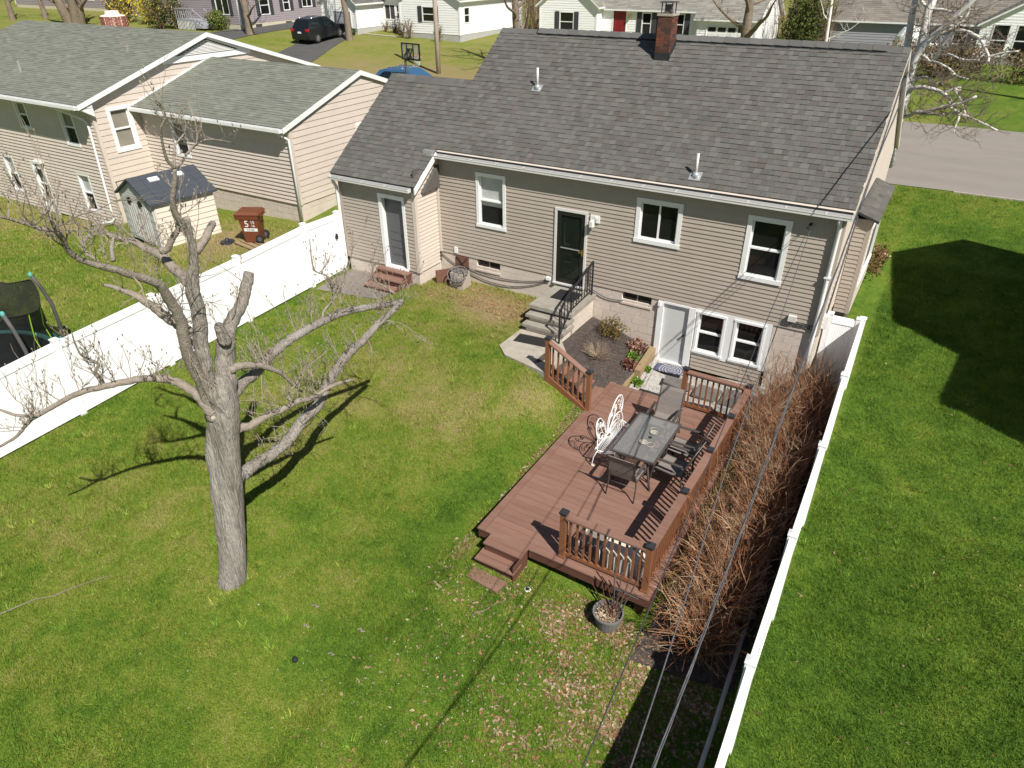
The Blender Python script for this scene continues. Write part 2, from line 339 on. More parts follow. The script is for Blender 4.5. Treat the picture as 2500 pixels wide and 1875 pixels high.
def gz(x, y):
    x = np.atleast_1d(np.asarray(x, float)); y = np.atleast_1d(np.asarray(y, float)); sh = x.shape; x = x.ravel(); y = y.ravel(); out = np.empty(len(x))
    for i in range(0, len(x), 20000):
        d = np.sqrt((x[i:i+20000, None]-GP[None, :, 0])**2+(y[i:i+20000, None]-GP[None, :, 1])**2+0.5); out[i:i+20000] = d@_w[:-1]+_w[-1]
    return out.reshape(sh)
def g1(x, y): return float(gz(x, y)[0])
_lat = rng.random((64, 64))
def vn(x, y, s, o=0):
    x = x*s+o*7.3; y = y*s+o*3.1; i = np.floor(x).astype(int); j = np.floor(y).astype(int); u = x-i; v = y-j; u = u*u*(3-2*u); v = v*v*(3-2*v)
    a = _lat[i % 64, j % 64]; b = _lat[(i+1) % 64, j % 64]; c = _lat[i % 64, (j+1) % 64]; d = _lat[(i+1) % 64, (j+1) % 64]
    return (a*(1-u)+b*u)*(1-v)+(c*(1-u)+d*u)*v
def blob(x, y, cx, cy, r): return np.exp(-((x-cx)**2+(y-cy)**2)/(r*r))
def dry(x, y):
    d = np.full(x.shape, 0.335)
    d += 0.14*(vn(x, y, .45, 1)-.5)+0.16*(vn(x, y, 1.4, 2)-.5)+.22*(vn(x, y, 3.7, 4)-.5)
    d += np.where(x > .95, -0.17, 0)                                       # the right-hand lawn is lusher
    d += 0.45*blob(x, y, -8.2, -1.0, 1.1)+0.35*blob(x, y, -7.2, -1.2, .9)+0.28*blob(x, y, -9.6, -1.0, .8)
    d += np.where((x < -5) & (x > -13), .05, 0)+0.14*blob(x, y, -7.5, -4.2, 1.8)+0.17*blob(x, y, -8.6, -6, 2.0)+0.42*blob(x, y, -4.9, -3.9, .55)+0.2*blob(x, y, -6.2, -5.2, 1.1)
    d += 0.10*blob(x, y, -10, -10, 3)-0.12*blob(x, y, -2.5, -10.5, 2.0)-0.08*blob(x, y, -5, -8.5, 1.5)
    d += 0.14*blob(x, y, -5.3, -11.6, .7)
    d += np.where(x < -13.1, 0.10, 0)+0.55*blob(x, y, -18.2, -1.2, 1.9)+0.35*blob(x, y, -27, -1.2, 1.6)+0.3*blob(x, y, -31, -1.2, 1.8)
    d += np.where(y > 22, 0.15, 0)+0.40*blob(x, y, -30, 24.2, 3.5)+0.35*blob(x, y, -24, 23.5, 3.5)+0.25*blob(x, y, -36, 25, 3)+0.22*blob(x, y, 3, 12.7, 1.6)
    return d
def axis(segs):
    a = []
    for lo, hi, st in segs: a += list(np.arange(lo, hi-1e-6, st))
    return np.array(a+[segs[-1][1]])
gx = axis([(-600,-200,100),(-200,-80,15),(-80,-36,2),(-36,-14,.6),(-14,6.5,.25),(6.5,20,1.2),(20,80,8),(80,600,80)])
gy = axis([(-500,-60,80),(-60,-17,5),(-17,15,.25),(15,48,.8),(48,100,5),(100,900,80)])
GX, GY = np.meshgrid(gx, gy); GZ = gz(GX, GY)
def grid_mesh(name, GX, GY, GZ, material, kind='structure', attr=True):
    ny, nx = GX.shape; v = np.stack([GX, GY, GZ], -1).reshape(-1, 3)
    i = np.arange(nx*ny).reshape(ny, nx); f = np.stack([i[:-1, :-1], i[:-1, 1:], i[1:, 1:], i[1:, :-1]], -1).reshape(-1, 4)
    me = bpy.data.meshes.new(name); me.vertices.add(len(v)); me.vertices.foreach_set('co', v.ravel()); me.loops.add(f.size); me.loops.foreach_set('vertex_index', f.ravel())
    me.polygons.add(len(f)); me.polygons.foreach_set('loop_start', np.arange(0, f.size, 4)); me.polygons.foreach_set('loop_total', np.full(len(f), 4)); me.update(calc_edges=True)
    me.polygons.foreach_set('use_smooth', np.ones(len(f), bool))
    if attr:
        a = me.attributes.new('dry', 'FLOAT', 'POINT'); a.data.foreach_set('value', dry(v[:, 0], v[:, 1]).astype(np.float32))
    me.materials.append(M[material]); o = bpy.data.objects.new(name, me); link(o); tag(o, kind=kind); return o
grid_mesh('ground', GX, GY, GZ, 'lawn')
def strip(name, material, pts_fn, nu, nv, lift, kind='structure'):
    u = np.linspace(0, 1, nu); v = np.linspace(0, 1, nv); U, V = np.meshgrid(u, v); Xs, Ys = pts_fn(U, V)
    return grid_mesh(name, Xs, Ys, gz(Xs, Ys)+lift, material, kind, False)
def quadfn(a, b, c, d):
    a, b, c, d = [np.array(p, float) for p in (a, b, c, d)]
    def fn(U, V):
        P = (a*(1-U)[..., None]+b*U[..., None])*(1-V)[..., None]+(d*(1-U)[..., None]+c*U[..., None])*V[..., None]
        return P[..., 0], P[..., 1]
    return fn
strip('road', 'road', lambda U, V: (-140+U*260, 13.5+V*9.3+0.02*np.sin(U*200)), 400, 24, 0.02)
kb = MB(); ys_ = 13.42
for i in range(26):
    x0 = 2.0+i*1.2; kb.box(x0, x0+1.19, 13.40, 13.5, g1(x0, 13.4)-.2, g1(x0, 13.4)+.05)
build(kb, 'kerb', 'concrete', kind='structure')
strip('driveway', 'drive', quadfn((-42.3,22.7),(-38.3,22.6),(-43.2,33.4),(-46.6,33.4)), 8, 30, 0.03)
strip('far_driveway', 'drive', quadfn((-55,22.7),(-50.5,22.7),(-49.4,42),(-52.4,42)), 8, 40, 0.03)
strip('asphalt_pad', 'asphalt_pad', quadfn((-12.8,-2.5),(-10.75,-2.25),(-10.4,-1.0),(-12.8,-1.0)), 30, 20, 0.02)
strip('mulch_bed', 'mulch', quadfn((-5.45,-3.22),(-3.92,-3.22),(-3.6,-.02),(-5.42,-.02)), 40, 40, 0.03)
strip('soil_bed', 'mulch', quadfn((-.78,-8.3),(.74,-8.0),(.72,.5),(-.12,-.0)), 16, 60, 0.02)
strip('gravel_patch', 'gravel', quadfn((-3.62,-1.95),(-.2,-1.95),(-.1,-.01),(-3.62,-.01)), 40, 24, 0.022)
strip('garden_path', 'concrete', quadfn((-46,34.0),(-39.3,34.2),(-39.4,34.55),(-46,34.3)), 20, 3, 0.035)
# concrete walk by the stoop
w = MB(); wp = [(-6.55,-1.55),(-6.58,-2.72),(-6.22,-3.06),(-4.98,-3.32),(-4.98,-2.3),(-5.42,-1.75),(-5.42,-1.3),(-6.5,-1.3)]
w.prism([(x, y, .70) for x, y in wp], (0, 0, .17)); build(w, 'walk', 'concrete', kind='structure')
# ---------------------------------------------------------------- wall, window and roof builders
def subtract(a, b, holes):
    segs = [(a, b)]
    for h0, h1 in holes:
        n = []
        for s0, s1 in segs:
            if h1 <= s0 or h0 >= s1: n.append((s0, s1)); continue
            if h0 > s0: n.append((s0, h0))
            if h1 < s1: n.append((h1, s1))
        segs = n
    return [q for q in segs if q[1]-q[0] > 0.012]
def siding(parent, O, U, N, z0, z1, e, lim, holes, material, joined=False, t=0.023, back=0.05, name='siding_board'):
    """lap siding; lim(z)->(u0,u1); holes [(u0,u1,z0,z1)]"""
    O = Vector(O); n = max(1, round((z1-z0)/e)); e = (z1-z0)/n; J = MB()
    for i in range(n):
        a = z0+i*e; b = a+e
        cuts = [h for h in holes if h[2] < b-0.004 and h[3] > a+0.004]
        la, lb = lim(a), lim(b)
        zs_ = [(a, b)]
        for h in cuts:      # a board that is only partly cut is split in height
            nz = []
            for p, q in zs_:
                c = [p]+[zz for zz in (h[2], h[3]) if p+0.004 < zz < q-0.004]+[q]
                nz += list(zip(c[:-1], c[1:]))
            zs_ = nz
        for p, q in zs_:
            mid = (p+q)/2
            hs = [(h[0], h[1]) for h in holes if h[2] < mid < h[3]]
            f = lambda zz, k: la[k]+(lb[k]-la[k])*(zz-a)/e
            l0, r0, l1, r1 = f(p, 0), f(p, 1), f(q, 0), f(q, 1)
            lo, hi = min(l0, l1), max(r0, r1)
            if hi-lo < .02: continue
            for s0, s1 in subtract(lo, hi, hs):
                A, B_, C_, D = max(s0, l0), min(s1, r0), min(s1, r1), max(s0, l1)
                if B_ < A or C_ < D-0.001: 
                    C_ = max(C_, D)
                    if B_ < A: continue
                tp = lambda zz: t-(t-0.004)*(zz-a)/e
                mb = J if joined else MB()
                P = lambda u, zz, w: O+U*u+N*w+Z*zz
                mb.hexa([P(A,p,tp(p)), P(B_,p,tp(p)), P(B_,p,-back), P(A,p,-back), P(D,q,tp(q)), P(C_,q,tp(q)), P(C_,q,-back), P(D,q,-back)])
                if not joined: build(mb, name, material, parent)
    if joined: return build(J, 'siding', material, parent, kind='stuff')
def rect(mb, O, U, N, u0, u1, z0, z1, w0, w1):
    mb.obox(O, U, N, Z, u0, u1, w0, w1, z0, z1)
def window(parent, O, U, N, u0, u1, z0, z1, style='dh', trim=0.09, blind=None, clear=False, label=None, tmat='white', proud=0.035, far=False, mullion=None):
    O = Vector(O); f = MB(); b = -0.10
    rect(f, O, U, N, u0, u0+trim, z0+trim, z1-trim, b, proud); rect(f, O, U, N, u1-trim, u1, z0+trim, z1-trim, b, proud)
    rect(f, O, U, N, u0-.005, u1+.005, z1-trim, z1, b, proud+.006); rect(f, O, U, N, u0-.01, u1+.01, z0, z0+trim, b, proud+.012)
    root = build(f, 'window', tmat, parent, label=label)
    a0, a1, c0, c1 = u0+trim, u1-trim, z0+trim, z1-trim
    s = 0.038; zm = (c0+c1)/2; um = (a0+a1)/2
    if far:
        p = MB(); rect(p, O, U, N, a0, a1, c0, c1, b+.02, -.02); build(p, 'pane', 'pane_dark', root)
        q = MB(); rect(q, O, U, N, a0, a1, zm-.03, zm+.03, -.02, .005); 
        if style == 'slider': q = MB(); rect(q, O, U, N, um-.03, um+.03, c0, c1, -.02, .005)
        build(q, 'sash', tmat, root); return root
    cells = {'dh': [(a0, a1, zm, c1, -.055), (a0, a1, c0, zm+.02, -.03)], 'slider': [(a0, um+.02, c0, c1, -.03), (um-.02, a1, c0, c1, -.055)], 'fixed': [(a0, a1, c0, c1, -.04)]}[style]
    for (p0, p1, q0, q1, w) in cells:
        m = MB(); rect(m, O, U, N, p0, p0+s, q0+s, q1-s, w-.02, w+.015); rect(m, O, U, N, p1-s, p1, q0+s, q1-s, w-.02, w+.015)
        rect(m, O, U, N, p0, p1, q0, q0+s, w-.02, w+.017); rect(m, O, U, N, p0, p1, q1-s, q1, w-.02, w+.017)
        build(m, 'sash', tmat, root)
        g = MB(); rect(g, O, U, N, p0+s, p1-s, q0+s, q1-s, w-.008, w-.002); build(g, 'pane', 'pane_clear' if (clear or blind) else 'pane_dark', root)
    if blind:
        col, frac = blind; m = MB(); rect(m, O, U, N, a0, a1, c1-(c1-c0)*frac, c1, -.085, -.078); build(m, 'blind', col, root)
    m = MB(); rect(m, O, U, N, a0, a1, c0, c1, -.13, -.105); build(m, 'backing', 'dark_room', root)
    return root
GREYS = [(.116,.113,.104), (.126,.123,.113), (.104,.101,.094), (.118,.107,.098), (.107,.096,.089), (.134,.131,.121)]
PALE = [(.188,.200,.164), (.204,.214,.178), (.172,.184,.152), (.196,.202,.172)]
def shingles(parent, O, U, S, N, L, D, lim, expo, w0, w1, cols, weights, n_single=0, relief=1.0, holes=()):
    """courses from the eave up: U along the eave, S up the slope; lim(s)->(u0,u1). The lowest n_single tabs are objects."""
    J = MB(); k = 0; O = Vector(O); nrow = int(D/expo+0.999)
    for i in range(nrow):
        s0 = i*expo; s1 = min(D, s0+expo+.02); a, b = lim(s0); u = a-R(0, w0)
        while u < b-0.01:
            w = R(w0, w1); p0 = max(u, a); p1 = min(u+w-0.003, b); u += w
            if p1-p0 < .02: continue
            if any(h[0] < p1 and h[1] > p0 and h[2] < s1 and h[3] > s0+.03 for h in holes): continue
            h = (0.010 if random.random() < .5 else 0.018)*relief
            col = random.choices(cols, weights)[0]; q = R(.9, 1.1); col = (col[0]*q, col[1]*q, col[2]*q)
            sing = k < n_single; mb = MB() if sing else J; mb.cc = col; k += 1
            P = lambda uu, ss, hh: O+U*uu+S*ss+N*hh
            mb.hexa([P(p0,s0,-.004), P(p1,s0,-.004), P(p1,s1,-.004), P(p0,s1,-.004), P(p0,s0,h), P(p1,s0,h), P(p1,s1,.002), P(p0,s1,.002)])
            if sing: build(mb, 'shingle', 'shingle', parent)
    if J.f: build(J, 'shingles', 'shingle', parent, kind='stuff')
# ================================================================ the main house
house = thing('house', 'taupe sided house with the dark grey shingle roof, behind the red-brown deck', 'house', (-5, 3.7, 1.0))
SL = 0.7157; SN = Vector((0, -SL, 1)).normalized(); SS = Vector((0, 1, SL)).normalized()
zf = lambda y: 4.37+SL*(y+.22)          # roof plane behind
YR = 3.52; ZR = zf(YR); YF = 9.30; ZF = 3.93; SLF = (ZR-ZF)/(YF-YR); zff = lambda y: ZR-SLF*(y-YR)
core = MB(); core.box(-10.12, -.17, .16, 9.0, -.3, 3.9)
core.prism([(-10.1, .16, 3.9), (-10.1, 8.9, 3.85), (-10.1, YR, zf(YR)-.3)], (9.93, 0, 0)); core.box(-10.12, -.17, .16, .6, 3.9, 4.25)
core.box(-12.75, -10.34, -.74, 4.6, .5, 3.5)
core.prism([(-12.75, -.74, 3.5), (-12.75, 4.5, 3.5), (-12.75, 1.83, 5.6)], (2.65, 0, 0))
core.box(.02, .30, 2.0, 4.8, .9, 3.7)
build(core, 'wall_core', 'core', house)
W = lambda u0, u1, z0, z1: (u0, u1, z0, z1)
holes = [(-8.93,-8.02,2.60,4.05), (-4.455,-3.35,3.0,4.06), (-1.905,-.993,2.61,4.062), (-6.575,-5.675,1.60,3.495)]
wall = MB(); wall.box(-10.12, -.02, .135, .155, 1.66, 4.3)

wall_rear = build(wall, 'wall', 'core', house)
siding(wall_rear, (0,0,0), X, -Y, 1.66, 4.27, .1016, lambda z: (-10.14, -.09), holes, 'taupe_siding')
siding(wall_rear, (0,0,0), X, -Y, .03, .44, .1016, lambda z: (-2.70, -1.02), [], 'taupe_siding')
pr = MB(); pr.box(-.10, .012, -.03, .10, 1.64, 4.33); build(pr, 'corner_post', 'taupe_siding', house)
pr = MB(); pr.box(-10.21, -10.14, -.045, .03, 1.66, 4.3); build(pr, 'corner_post', 'cream_siding', house)
# foundation blocks
fh = [(-8.99,-8.24,1.36,1.66), (-4.64,-3.87,1.375,1.67), (-9.68,-9.27,1.2,1.63), (-3.68,-.95,-.3,1.68), (-6.575,-5.675,1.4,1.7)]
def panel(mb, O, U, N, u0, u1, z0, z1, holes, w0, w1):
    cu = sorted({u0, u1, *[max(u0, min(u1, q)) for h in holes for q in h[:2]]})
    for a, b in zip(cu[:-1], cu[1:]):
        if b-a < 1e-4: continue
        zs = subtract(z0, z1, [(h[2], h[3]) for h in holes if h[0] < (a+b)/2 < h[1]])
        for p, q in zs: rect(mb, O, U, N, a, b, p, q, w0, w1)
found = MB(); panel(found, (0,.012,0), X, -Y, -10.22, -.02, -.3, 1.655, fh, -.14, 0); found.box(-.2, -.012, .155, 9.1, -.3, 1.655)
foundation = build(found, 'foundation', 'mortar', house)
def blocks(parent, O, U, N, u0, u1, z0, z1, holes, bw=.405, bh=.203):
    n = 0; z = z1
    while z > z0:
        za = max(z-bh, z0); off = (n % 2)*bw/2; u = u0-off
        while u < u1:
            a, b = max(u, u0), min(u+bw, u1); mid = (za+z)/2
            hs = [(h[0], h[1]) for h in holes if h[2] < mid < h[3]]
            for s0, s1 in subtract(a, b, hs):
                if s1-s0 < .03: continue
                m = MB(); rect(m, O, U, N, s0+.007, s1-.007, za+.007, z-.007, -.05, .007+R(0, .004)); build(m, 'block', 'block', parent)
            u += bw
        z -= bh; n += 1
blocks(foundation, (0, .012, 0), X, -Y, -10.2, -.02, .0, 1.655, fh)
blocks(foundation, (-.012, 0, 0), Y, X, .02, 2.0, .2, 1.655, [])
# wing front and side
wing = MB(); wing.box(-12.80, -10.26, -.80, -.76, 1.335, 3.66); wing.box(-10.32, -10.28, -.9, .0, 1.335, 4.1); wall_wing = build(wing, 'wall', 'core', house)
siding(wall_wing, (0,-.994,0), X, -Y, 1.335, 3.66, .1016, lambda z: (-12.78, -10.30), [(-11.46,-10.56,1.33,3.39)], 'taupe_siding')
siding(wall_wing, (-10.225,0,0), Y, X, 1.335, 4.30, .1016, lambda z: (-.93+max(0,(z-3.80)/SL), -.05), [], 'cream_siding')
for a in ((-12.86,-12.77,-1.02,-.9),(-10.31,-10.20,-1.02,-.92)):
    m = MB(); m.box(a[0], a[1], a[2], a[3], 1.32, 3.70 if a[0] < -12 else 3.73); build(m, 'corner_post', 'taupe_siding' if a[0] < -12 else 'cream_siding', house)
wf = MB(); wf.box(-12.83, -10.25, -.965, .2, .4, 1.33); foundw = build(wf, 'foundation', 'mortar', house)
blocks(foundw, (0,-.965,0), X, -Y, -12.83, -10.25, .72, 1.33, [(-11.5,-10.5,1.25,1.4)])
blocks(foundw, (-10.25,0,0), Y, X, -.965, .0, .72, 1.33, [])
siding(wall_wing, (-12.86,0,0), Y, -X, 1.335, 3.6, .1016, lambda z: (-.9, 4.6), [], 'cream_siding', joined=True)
# right gable end and bay
rg = MB(); rg.box(-.15, -.13, .1, 9.0, 1.66, 3.8); wall_gable = build(rg, 'wall', 'core', house)
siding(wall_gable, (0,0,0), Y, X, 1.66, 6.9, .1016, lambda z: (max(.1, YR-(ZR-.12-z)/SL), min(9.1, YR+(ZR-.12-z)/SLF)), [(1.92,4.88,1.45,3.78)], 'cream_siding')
# bay on the gable
bay = MB(); bay.box(.02, .34, 1.96, 4.86, 1.47, 3.74); bay_o = build(bay, 'bay', 'core', house)
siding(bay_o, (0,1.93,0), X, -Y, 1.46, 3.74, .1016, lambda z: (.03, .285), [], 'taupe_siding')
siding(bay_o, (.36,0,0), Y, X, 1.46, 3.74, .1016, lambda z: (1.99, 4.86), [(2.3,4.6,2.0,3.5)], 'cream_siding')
m = MB(); m.box(.285, .375, 1.91, 2.0, 1.45, 3.74); build(m, 'corner_post', 'taupe_siding', bay_o)
window(house, (.36,0,0), Y, X, 2.3, 4.6, 2.0, 3.5, 'slider', .08)
bn = Vector((.16, 0, .45)).normalized(); bs = Vector((-.45, 0, .16)).normalized()
br = MB(); br.prism([(.50,1.80,3.76),(.50,4.98,3.76),(.02,4.98,3.93),(.02,1.80,3.93)], (0,0,-.05)); bayroof = build(br, 'bay_roof', 'dark_flash', bay_o)
shingles(bay_o, (.50,1.80,3.76), Y, bs, bn, 3.18, .5, lambda s: (0, 3.18), .14, .16, .34, GREYS, [3,3,3,2,2,2])
# windows and doors of the rear wall
window(house, (0,0,0), X, -Y, -8.93, -8.02, 2.60, 4.05, 'dh', .085, ('curtain', .62), label='double hung window with white lace curtains')
window(house, (0,0,0), X, -Y, -4.455, -3.35, 3.0, 4.06, 'slider', .10)
window(house, (0,0,0), X, -Y, -1.905, -.993, 2.61, 4.062, 'dh', .10)
def bwin(u0, u1, z0, z1):
    f = MB(); rect(f, (0,.0,0), X, -Y, u0-.03, u1+.03, z0-.05, z0, -.12, .02); r_ = build(f, 'basement_window', 'block', house)
    g = MB(); rect(g, (0,0,0), X, -Y, u0, u1, z0, z1, -.10, -.085); build(g, 'pane', 'pane_dark', r_)
    g = MB(); um = (u0+u1)/2; rect(g, (0,0,0), X, -Y, um-.015, um+.015, z0, z1, -.085, -.06); rect(g, (0,0,0), X, -Y, u0, u1, z0, z0+.03, -.085, -.06); build(g, 'sash', 'hose_box', r_)
bwin(-8.98, -8.25, 1.36, 1.655); bwin(-4.63, -3.88, 1.38, 1.655)
# storm door
d = MB(); O0 = (0,0,0)
rect(d, O0, X, -Y, -6.572, -6.51, 1.53, 3.495, -.1, .05); rect(d, O0, X, -Y, -5.735, -5.675, 1.53, 3.495, -.1, .05); rect(d, O0, X, -Y, -6.51, -5.735, 3.43, 3.495, -.1, .05); rect(d, O0, X, -Y, -6.572, -5.675, 1.49, 1.53, -.1, .08)
frame_ = build(d, 'door_frame', 'gutter', house)
d = MB()
for a in ((-6.51,-6.40,1.53,3.43),(-5.845,-5.735,1.53,3.43),(-6.40,-5.845,3.32,3.43),(-6.40,-5.845,1.53,1.66)): rect(d, O0, X, -Y, a[0], a[1], a[2], a[3], -.02, .03)
sd = build(d, 'storm_door', 'black_door', house)
d = MB(); rect(d, O0, X, -Y, -6.40, -5.845, 2.47, 2.49, .0, .032); build(d, 'mid_rail', 'metal', sd)
d = MB(); rect(d, O0, X, -Y, -6.40, -5.845, 1.66, 3.32, .0, .008); build(d, 'pane', 'door_glass', sd)
d = MB(); rect(d, O0, X, -Y, -6.50, -5.74, 1.54, 3.42, -.1, -.06); idr = build(d, 'inner_door', 'black_door', house)
for a in ((-6.34,-6.32,2.55,3.1),(-6.34,-6.17,2.55,2.57),(-6.32,-6.1,2.30,2.315),(-6.32,-6.1,2.08,2.095),(-6.32,-6.1,1.87,1.885)):
    d = MB(); rect(d, O0, X, -Y, a[0], a[1], a[2], a[3], -.06, -.05); build(d, 'panel_bead', 'gutter', idr)
d = MB(); rect(d, O0, X, -Y, -5.80, -5.77, 2.36, 2.52, .03, .045); rect(d, O0, X, -Y, -5.87, -5.77, 2.44, 2.46, .06, .075); rect(d, O0, X, -Y, -5.80, -5.78, 2.43, 2.47, .045, .06); build(d, 'handle', 'brass', sd)
# grey side door of the wing
d = MB(); Ow = (0,-.994,0)
rect(d, Ow, X, -Y, -11.46, -11.35, 1.34, 3.28, -.16, .035); rect(d, Ow, X, -Y, -10.645, -10.56, 1.34, 3.28, -.16, .035); rect(d, Ow, X, -Y, -11.46, -10.56, 3.28, 3.39, -.16, .04); rect(d, Ow, X, -Y, -11.40, -10.60, 1.30, 1.34, -.14, .06)
build(d, 'door_frame', 'white', house)
d = MB(); rect(d, Ow, X, -Y, -11.35, -10.645, 1.345, 3.28, -.16, -.11); gd = build(d, 'side_door', 'gray_door', house)
d = MB(); rect(d, Ow, X, -Y, -11.24, -10.76, 2.32, 3.16, -.11, -.10); build(d, 'panel', 'gray_door', gd)
for k in range(4):
    d = MB(); z = 1.46+k*.21; rect(d, Ow, X, -Y, -11.24, -10.76, z, z+.13, -.11, -.098); build(d, 'panel', 'gray_door', gd)
d = MB(); d.lathe([(.0,0),(.025,0),(.03,-.03),(.02,-.05),(0,-.05)], (-10.72,-.885-.0,2.25), 8, 'y'); build(d, 'knob', 'metal', gd)
# basement door with window pair
d = MB()
for a in ((-3.67,-3.53,.03,1.64),(-2.89,-2.73,.03,1.64)): rect(d, O0, X, -Y, a[0], a[1], a[2], a[3], -.1, .05)
rect(d, O0, X, -Y, -3.53, -2.89, 1.60, 1.65, -.1, .04); rect(d, O0, X, -Y, -3.53, -2.89, .0, .045, -.1, .06)
build(d, 'door_frame', 'white', house)
d = MB(); rect(d, O0, X, -Y, -3.53, -2.89, .045, 1.60, -.07, -.02); bd = build(d, 'basement_door', 'pale_door', house)
d = MB(); d.lathe([(0,0),(.02,0),(.028,-.04),(.03,-.06),(.0,-.07)], (-2.96,-.0,.86), 8, 'y'); build(d, 'knob', 'iron', bd)
d = MB()
for a in ((-2.73,-.96,1.60,1.66),(-2.73,-.96,.44,.50),(-2.73,-2.69,.50,1.60),(-1.99,-1.80,.50,1.60),(-1.08,-.96,.50,1.60)): rect(d, O0, X, -Y, a[0], a[1], a[2], a[3], -.1, .03)
build(d, 'window_surround', 'white', house)
window(house, (0,0,0), X, -Y, -2.69, -1.99, .50, 1.60, 'dh', .055, proud=.045); window(house, (0,0,0), X, -Y, -1.80, -1.08, .50, 1.60, 'dh', .055, proud=.045)
d = MB(); rect(d, O0, X, -Y, -3.665, -3.60, 1.52, 1.63, .05, .09); build(d, 'doorbell_camera', 'white', house)
d = MB(); d.box(-9.68,-9.27,-.03,.0,1.2,1.62); ap = build(d, 'access_panel', 'rust', house)
d = MB(); d.beam((-9.66,-.035,1.60),(-9.29,-.035,1.22),.02); d.beam((-9.29,-.035,1.60),(-9.66,-.035,1.22),.02); build(d, 'brace', 'iron', ap)
# roof
rf = MB()
rf.prism([(-10.24,-.12,zf(-.12)-.02),(-10.24,YR,ZR-.02),(-10.24,YF,ZF-.02),(-10.24,YF,ZF-.14),(-10.24,YR,ZR-.16),(-10.24,-.12,zf(-.12)-.14)], (10.34,0,0))
rf.prism([(-13.0,-1.11,zf(-1.11)-.02),(-13.0,1.83,zf(1.83)-.02),(-13.0,4.77,zf(-1.11)-.02),(-13.0,4.77,zf(-1.11)-.14),(-13.0,1.83,zf(1.83)-.16),(-13.0,-1.11,zf(-1.11)-.14)], (2.88,0,0))
roof = build(rf, 'roof', 'cream_siding', house)
OE = Vector((-13.03,-1.11,zf(-1.11))); Dw = (1.83+1.11)/SS.y; Dm = (YR+1.11)/SS.y; cut = (-.12+1.11)/SS.y
def rlim(s):
    if s < cut-.01: return (0, 2.93)
    if s < Dw: return (0, 13.15)
    return (2.79, 13.15)
hl = [(13.03-5.40,13.03-5.14,(2.95+1.11)/SS.y,(3.24+1.11)/SS.y)]
shingles(roof, OE, X, SS, SN, 13.15, Dm, rlim, .143, .09, .20, GREYS, [4,4,3,3,2,2], n_single=300, holes=hl)
fs = Vector((0,-1,SLF)).normalized(); fn_ = Vector((0,SLF,1)).normalized()
shingles(roof, (.12,YF,ZF), -X, fs, fn_, 10.36, (YF-YR)/-fs.y, lambda s: (0, 10.36), .143, .2, .5, GREYS, [4,4,3,3,2,2])
# ridge caps and ridge vent
x = -10.24
rv = MB(); rv.prism([(-9.1,YR-.16,zf(YR-.16)+.012),(-9.1,YR,ZR+.045),(-9.1,YR+.16,zf(YR-.16)+.012)], (8.72,0,0)); build(rv, 'ridge_vent', 'dark_flash', roof)
k = 0
while x < .10:
    x1 = min(x+.31, .12); m = MB(); q = R(.9, 1.15); m.cc = (.115*q,.112*q,.108*q); up = .052 if -9.1 < x < -.5 else .015
    for sg in (-1, 1):
        a = (x,YR,ZR+up+.015); b = (x1,YR,ZR+up+.002); c = (x1,YR+sg*.15,ZR+up-.15*SL+.002); e = (x,YR+sg*.15,ZR+up-.15*SL+.015)
        m.prism([a, b, c, e] if sg > 0 else [e, c, b, a], (0,0,-.012))
    build(m, 'ridge_cap', 'shingle', roof); x += .30; k += 1
x = -13.0
while x < -10.4:
    m = MB(); q = R(.9, 1.15); m.cc = (.11*q,.108*q,.104*q); zz = zf(1.83)+.012
    for sg in (-1, 1): m.prism([(x,1.83,zz+.012),(x+.31,1.83,zz),(x+.31,1.83+sg*.15,zz-.15*SL),(x,1.83+sg*.15,zz-.15*SL+.012)][::sg], (0,0,-.012))
    build(m, 'ridge_cap', 'shingle', roof); x += .30
# rakes, gutters, downspouts
def rake(x0, x1, ya, za, yb, zb, h, material='white', off=0):
    m = MB(); m.prism([(x0,ya,za-.02),(x0,yb,zb-.02),(x0,yb,zb-h),(x0,ya,za-h)], (x1-x0,0,0)); build(m, 'rake_board', material, house)
rake(.10,.125,-.12,zf(-.12),YR,ZR,.17,'cream_siding'); rake(.10,.125,YF,ZF,YR,ZR,.17,'gutter')
rake(-10.115,-10.075,-1.13,zf(-1.13),-.02,zf(-.02),.17,'white')
def gutter(xa, xb, y, z, nm='gutter'):
    m = MB(); m.box(xa, xb, y-.125, y-.113, z-.085, z-.012); m.box(xa, xb, y-.113, y-.012, z-.085, z-.078); m.box(xa, xb, y-.012, y, z-.085, z+.01)
    m.box(xa, xa+.01, y-.113, y-.012, z-.078, z-.012); m.box(xb-.01, xb, y-.113, y-.012, z-.078, z-.012); m.box(xa, xb, y-.133, y-.125, z-.03, z-.01)
    g = build(m, nm, 'gutter', house)
    m = MB(); m.box(xa+.02, xb-.02, y-.112, y-.013, z-.077, z-.045); build(m, 'debris', 'debris', g)
    xx = xa+.4
    while xx < xb:
        m = MB(); m.box(xx, xx+.02, y-.113, y+.04, z-.012, z-.002); build(m, 'gutter_strap', 'gutter', g); xx += .78
for bx in ((-10.24,.10,-.1245,-.117,zf(-.12)-.15,zf(-.12)+.004),(-13.0,-10.12,-1.1145,-1.107,zf(-1.11)-.15,zf(-1.11)+.004)):
    m = MB(); m.box(*bx); build(m, 'drip_edge', 'dark_flash', roof)
gutter(-10.16, .11, -.125, 4.385); gutter(-13.0, -10.22, -1.115, 3.685)
fb = MB(); fb.box(-10.2, .1, -.118, -.03, 4.27, 4.33); build(fb, 'eave_board', 'taupe_siding', house); fb = MB(); fb.box(-12.99,-10.23,-1.105,-1.0,3.60,3.64); build(fb, 'eave_board', 'taupe_siding', house)
m = MB(); m.box(-10.44,-10.12,-.23,-.10,4.33,4.46); build(m, 'flashing', 'metal', roof)
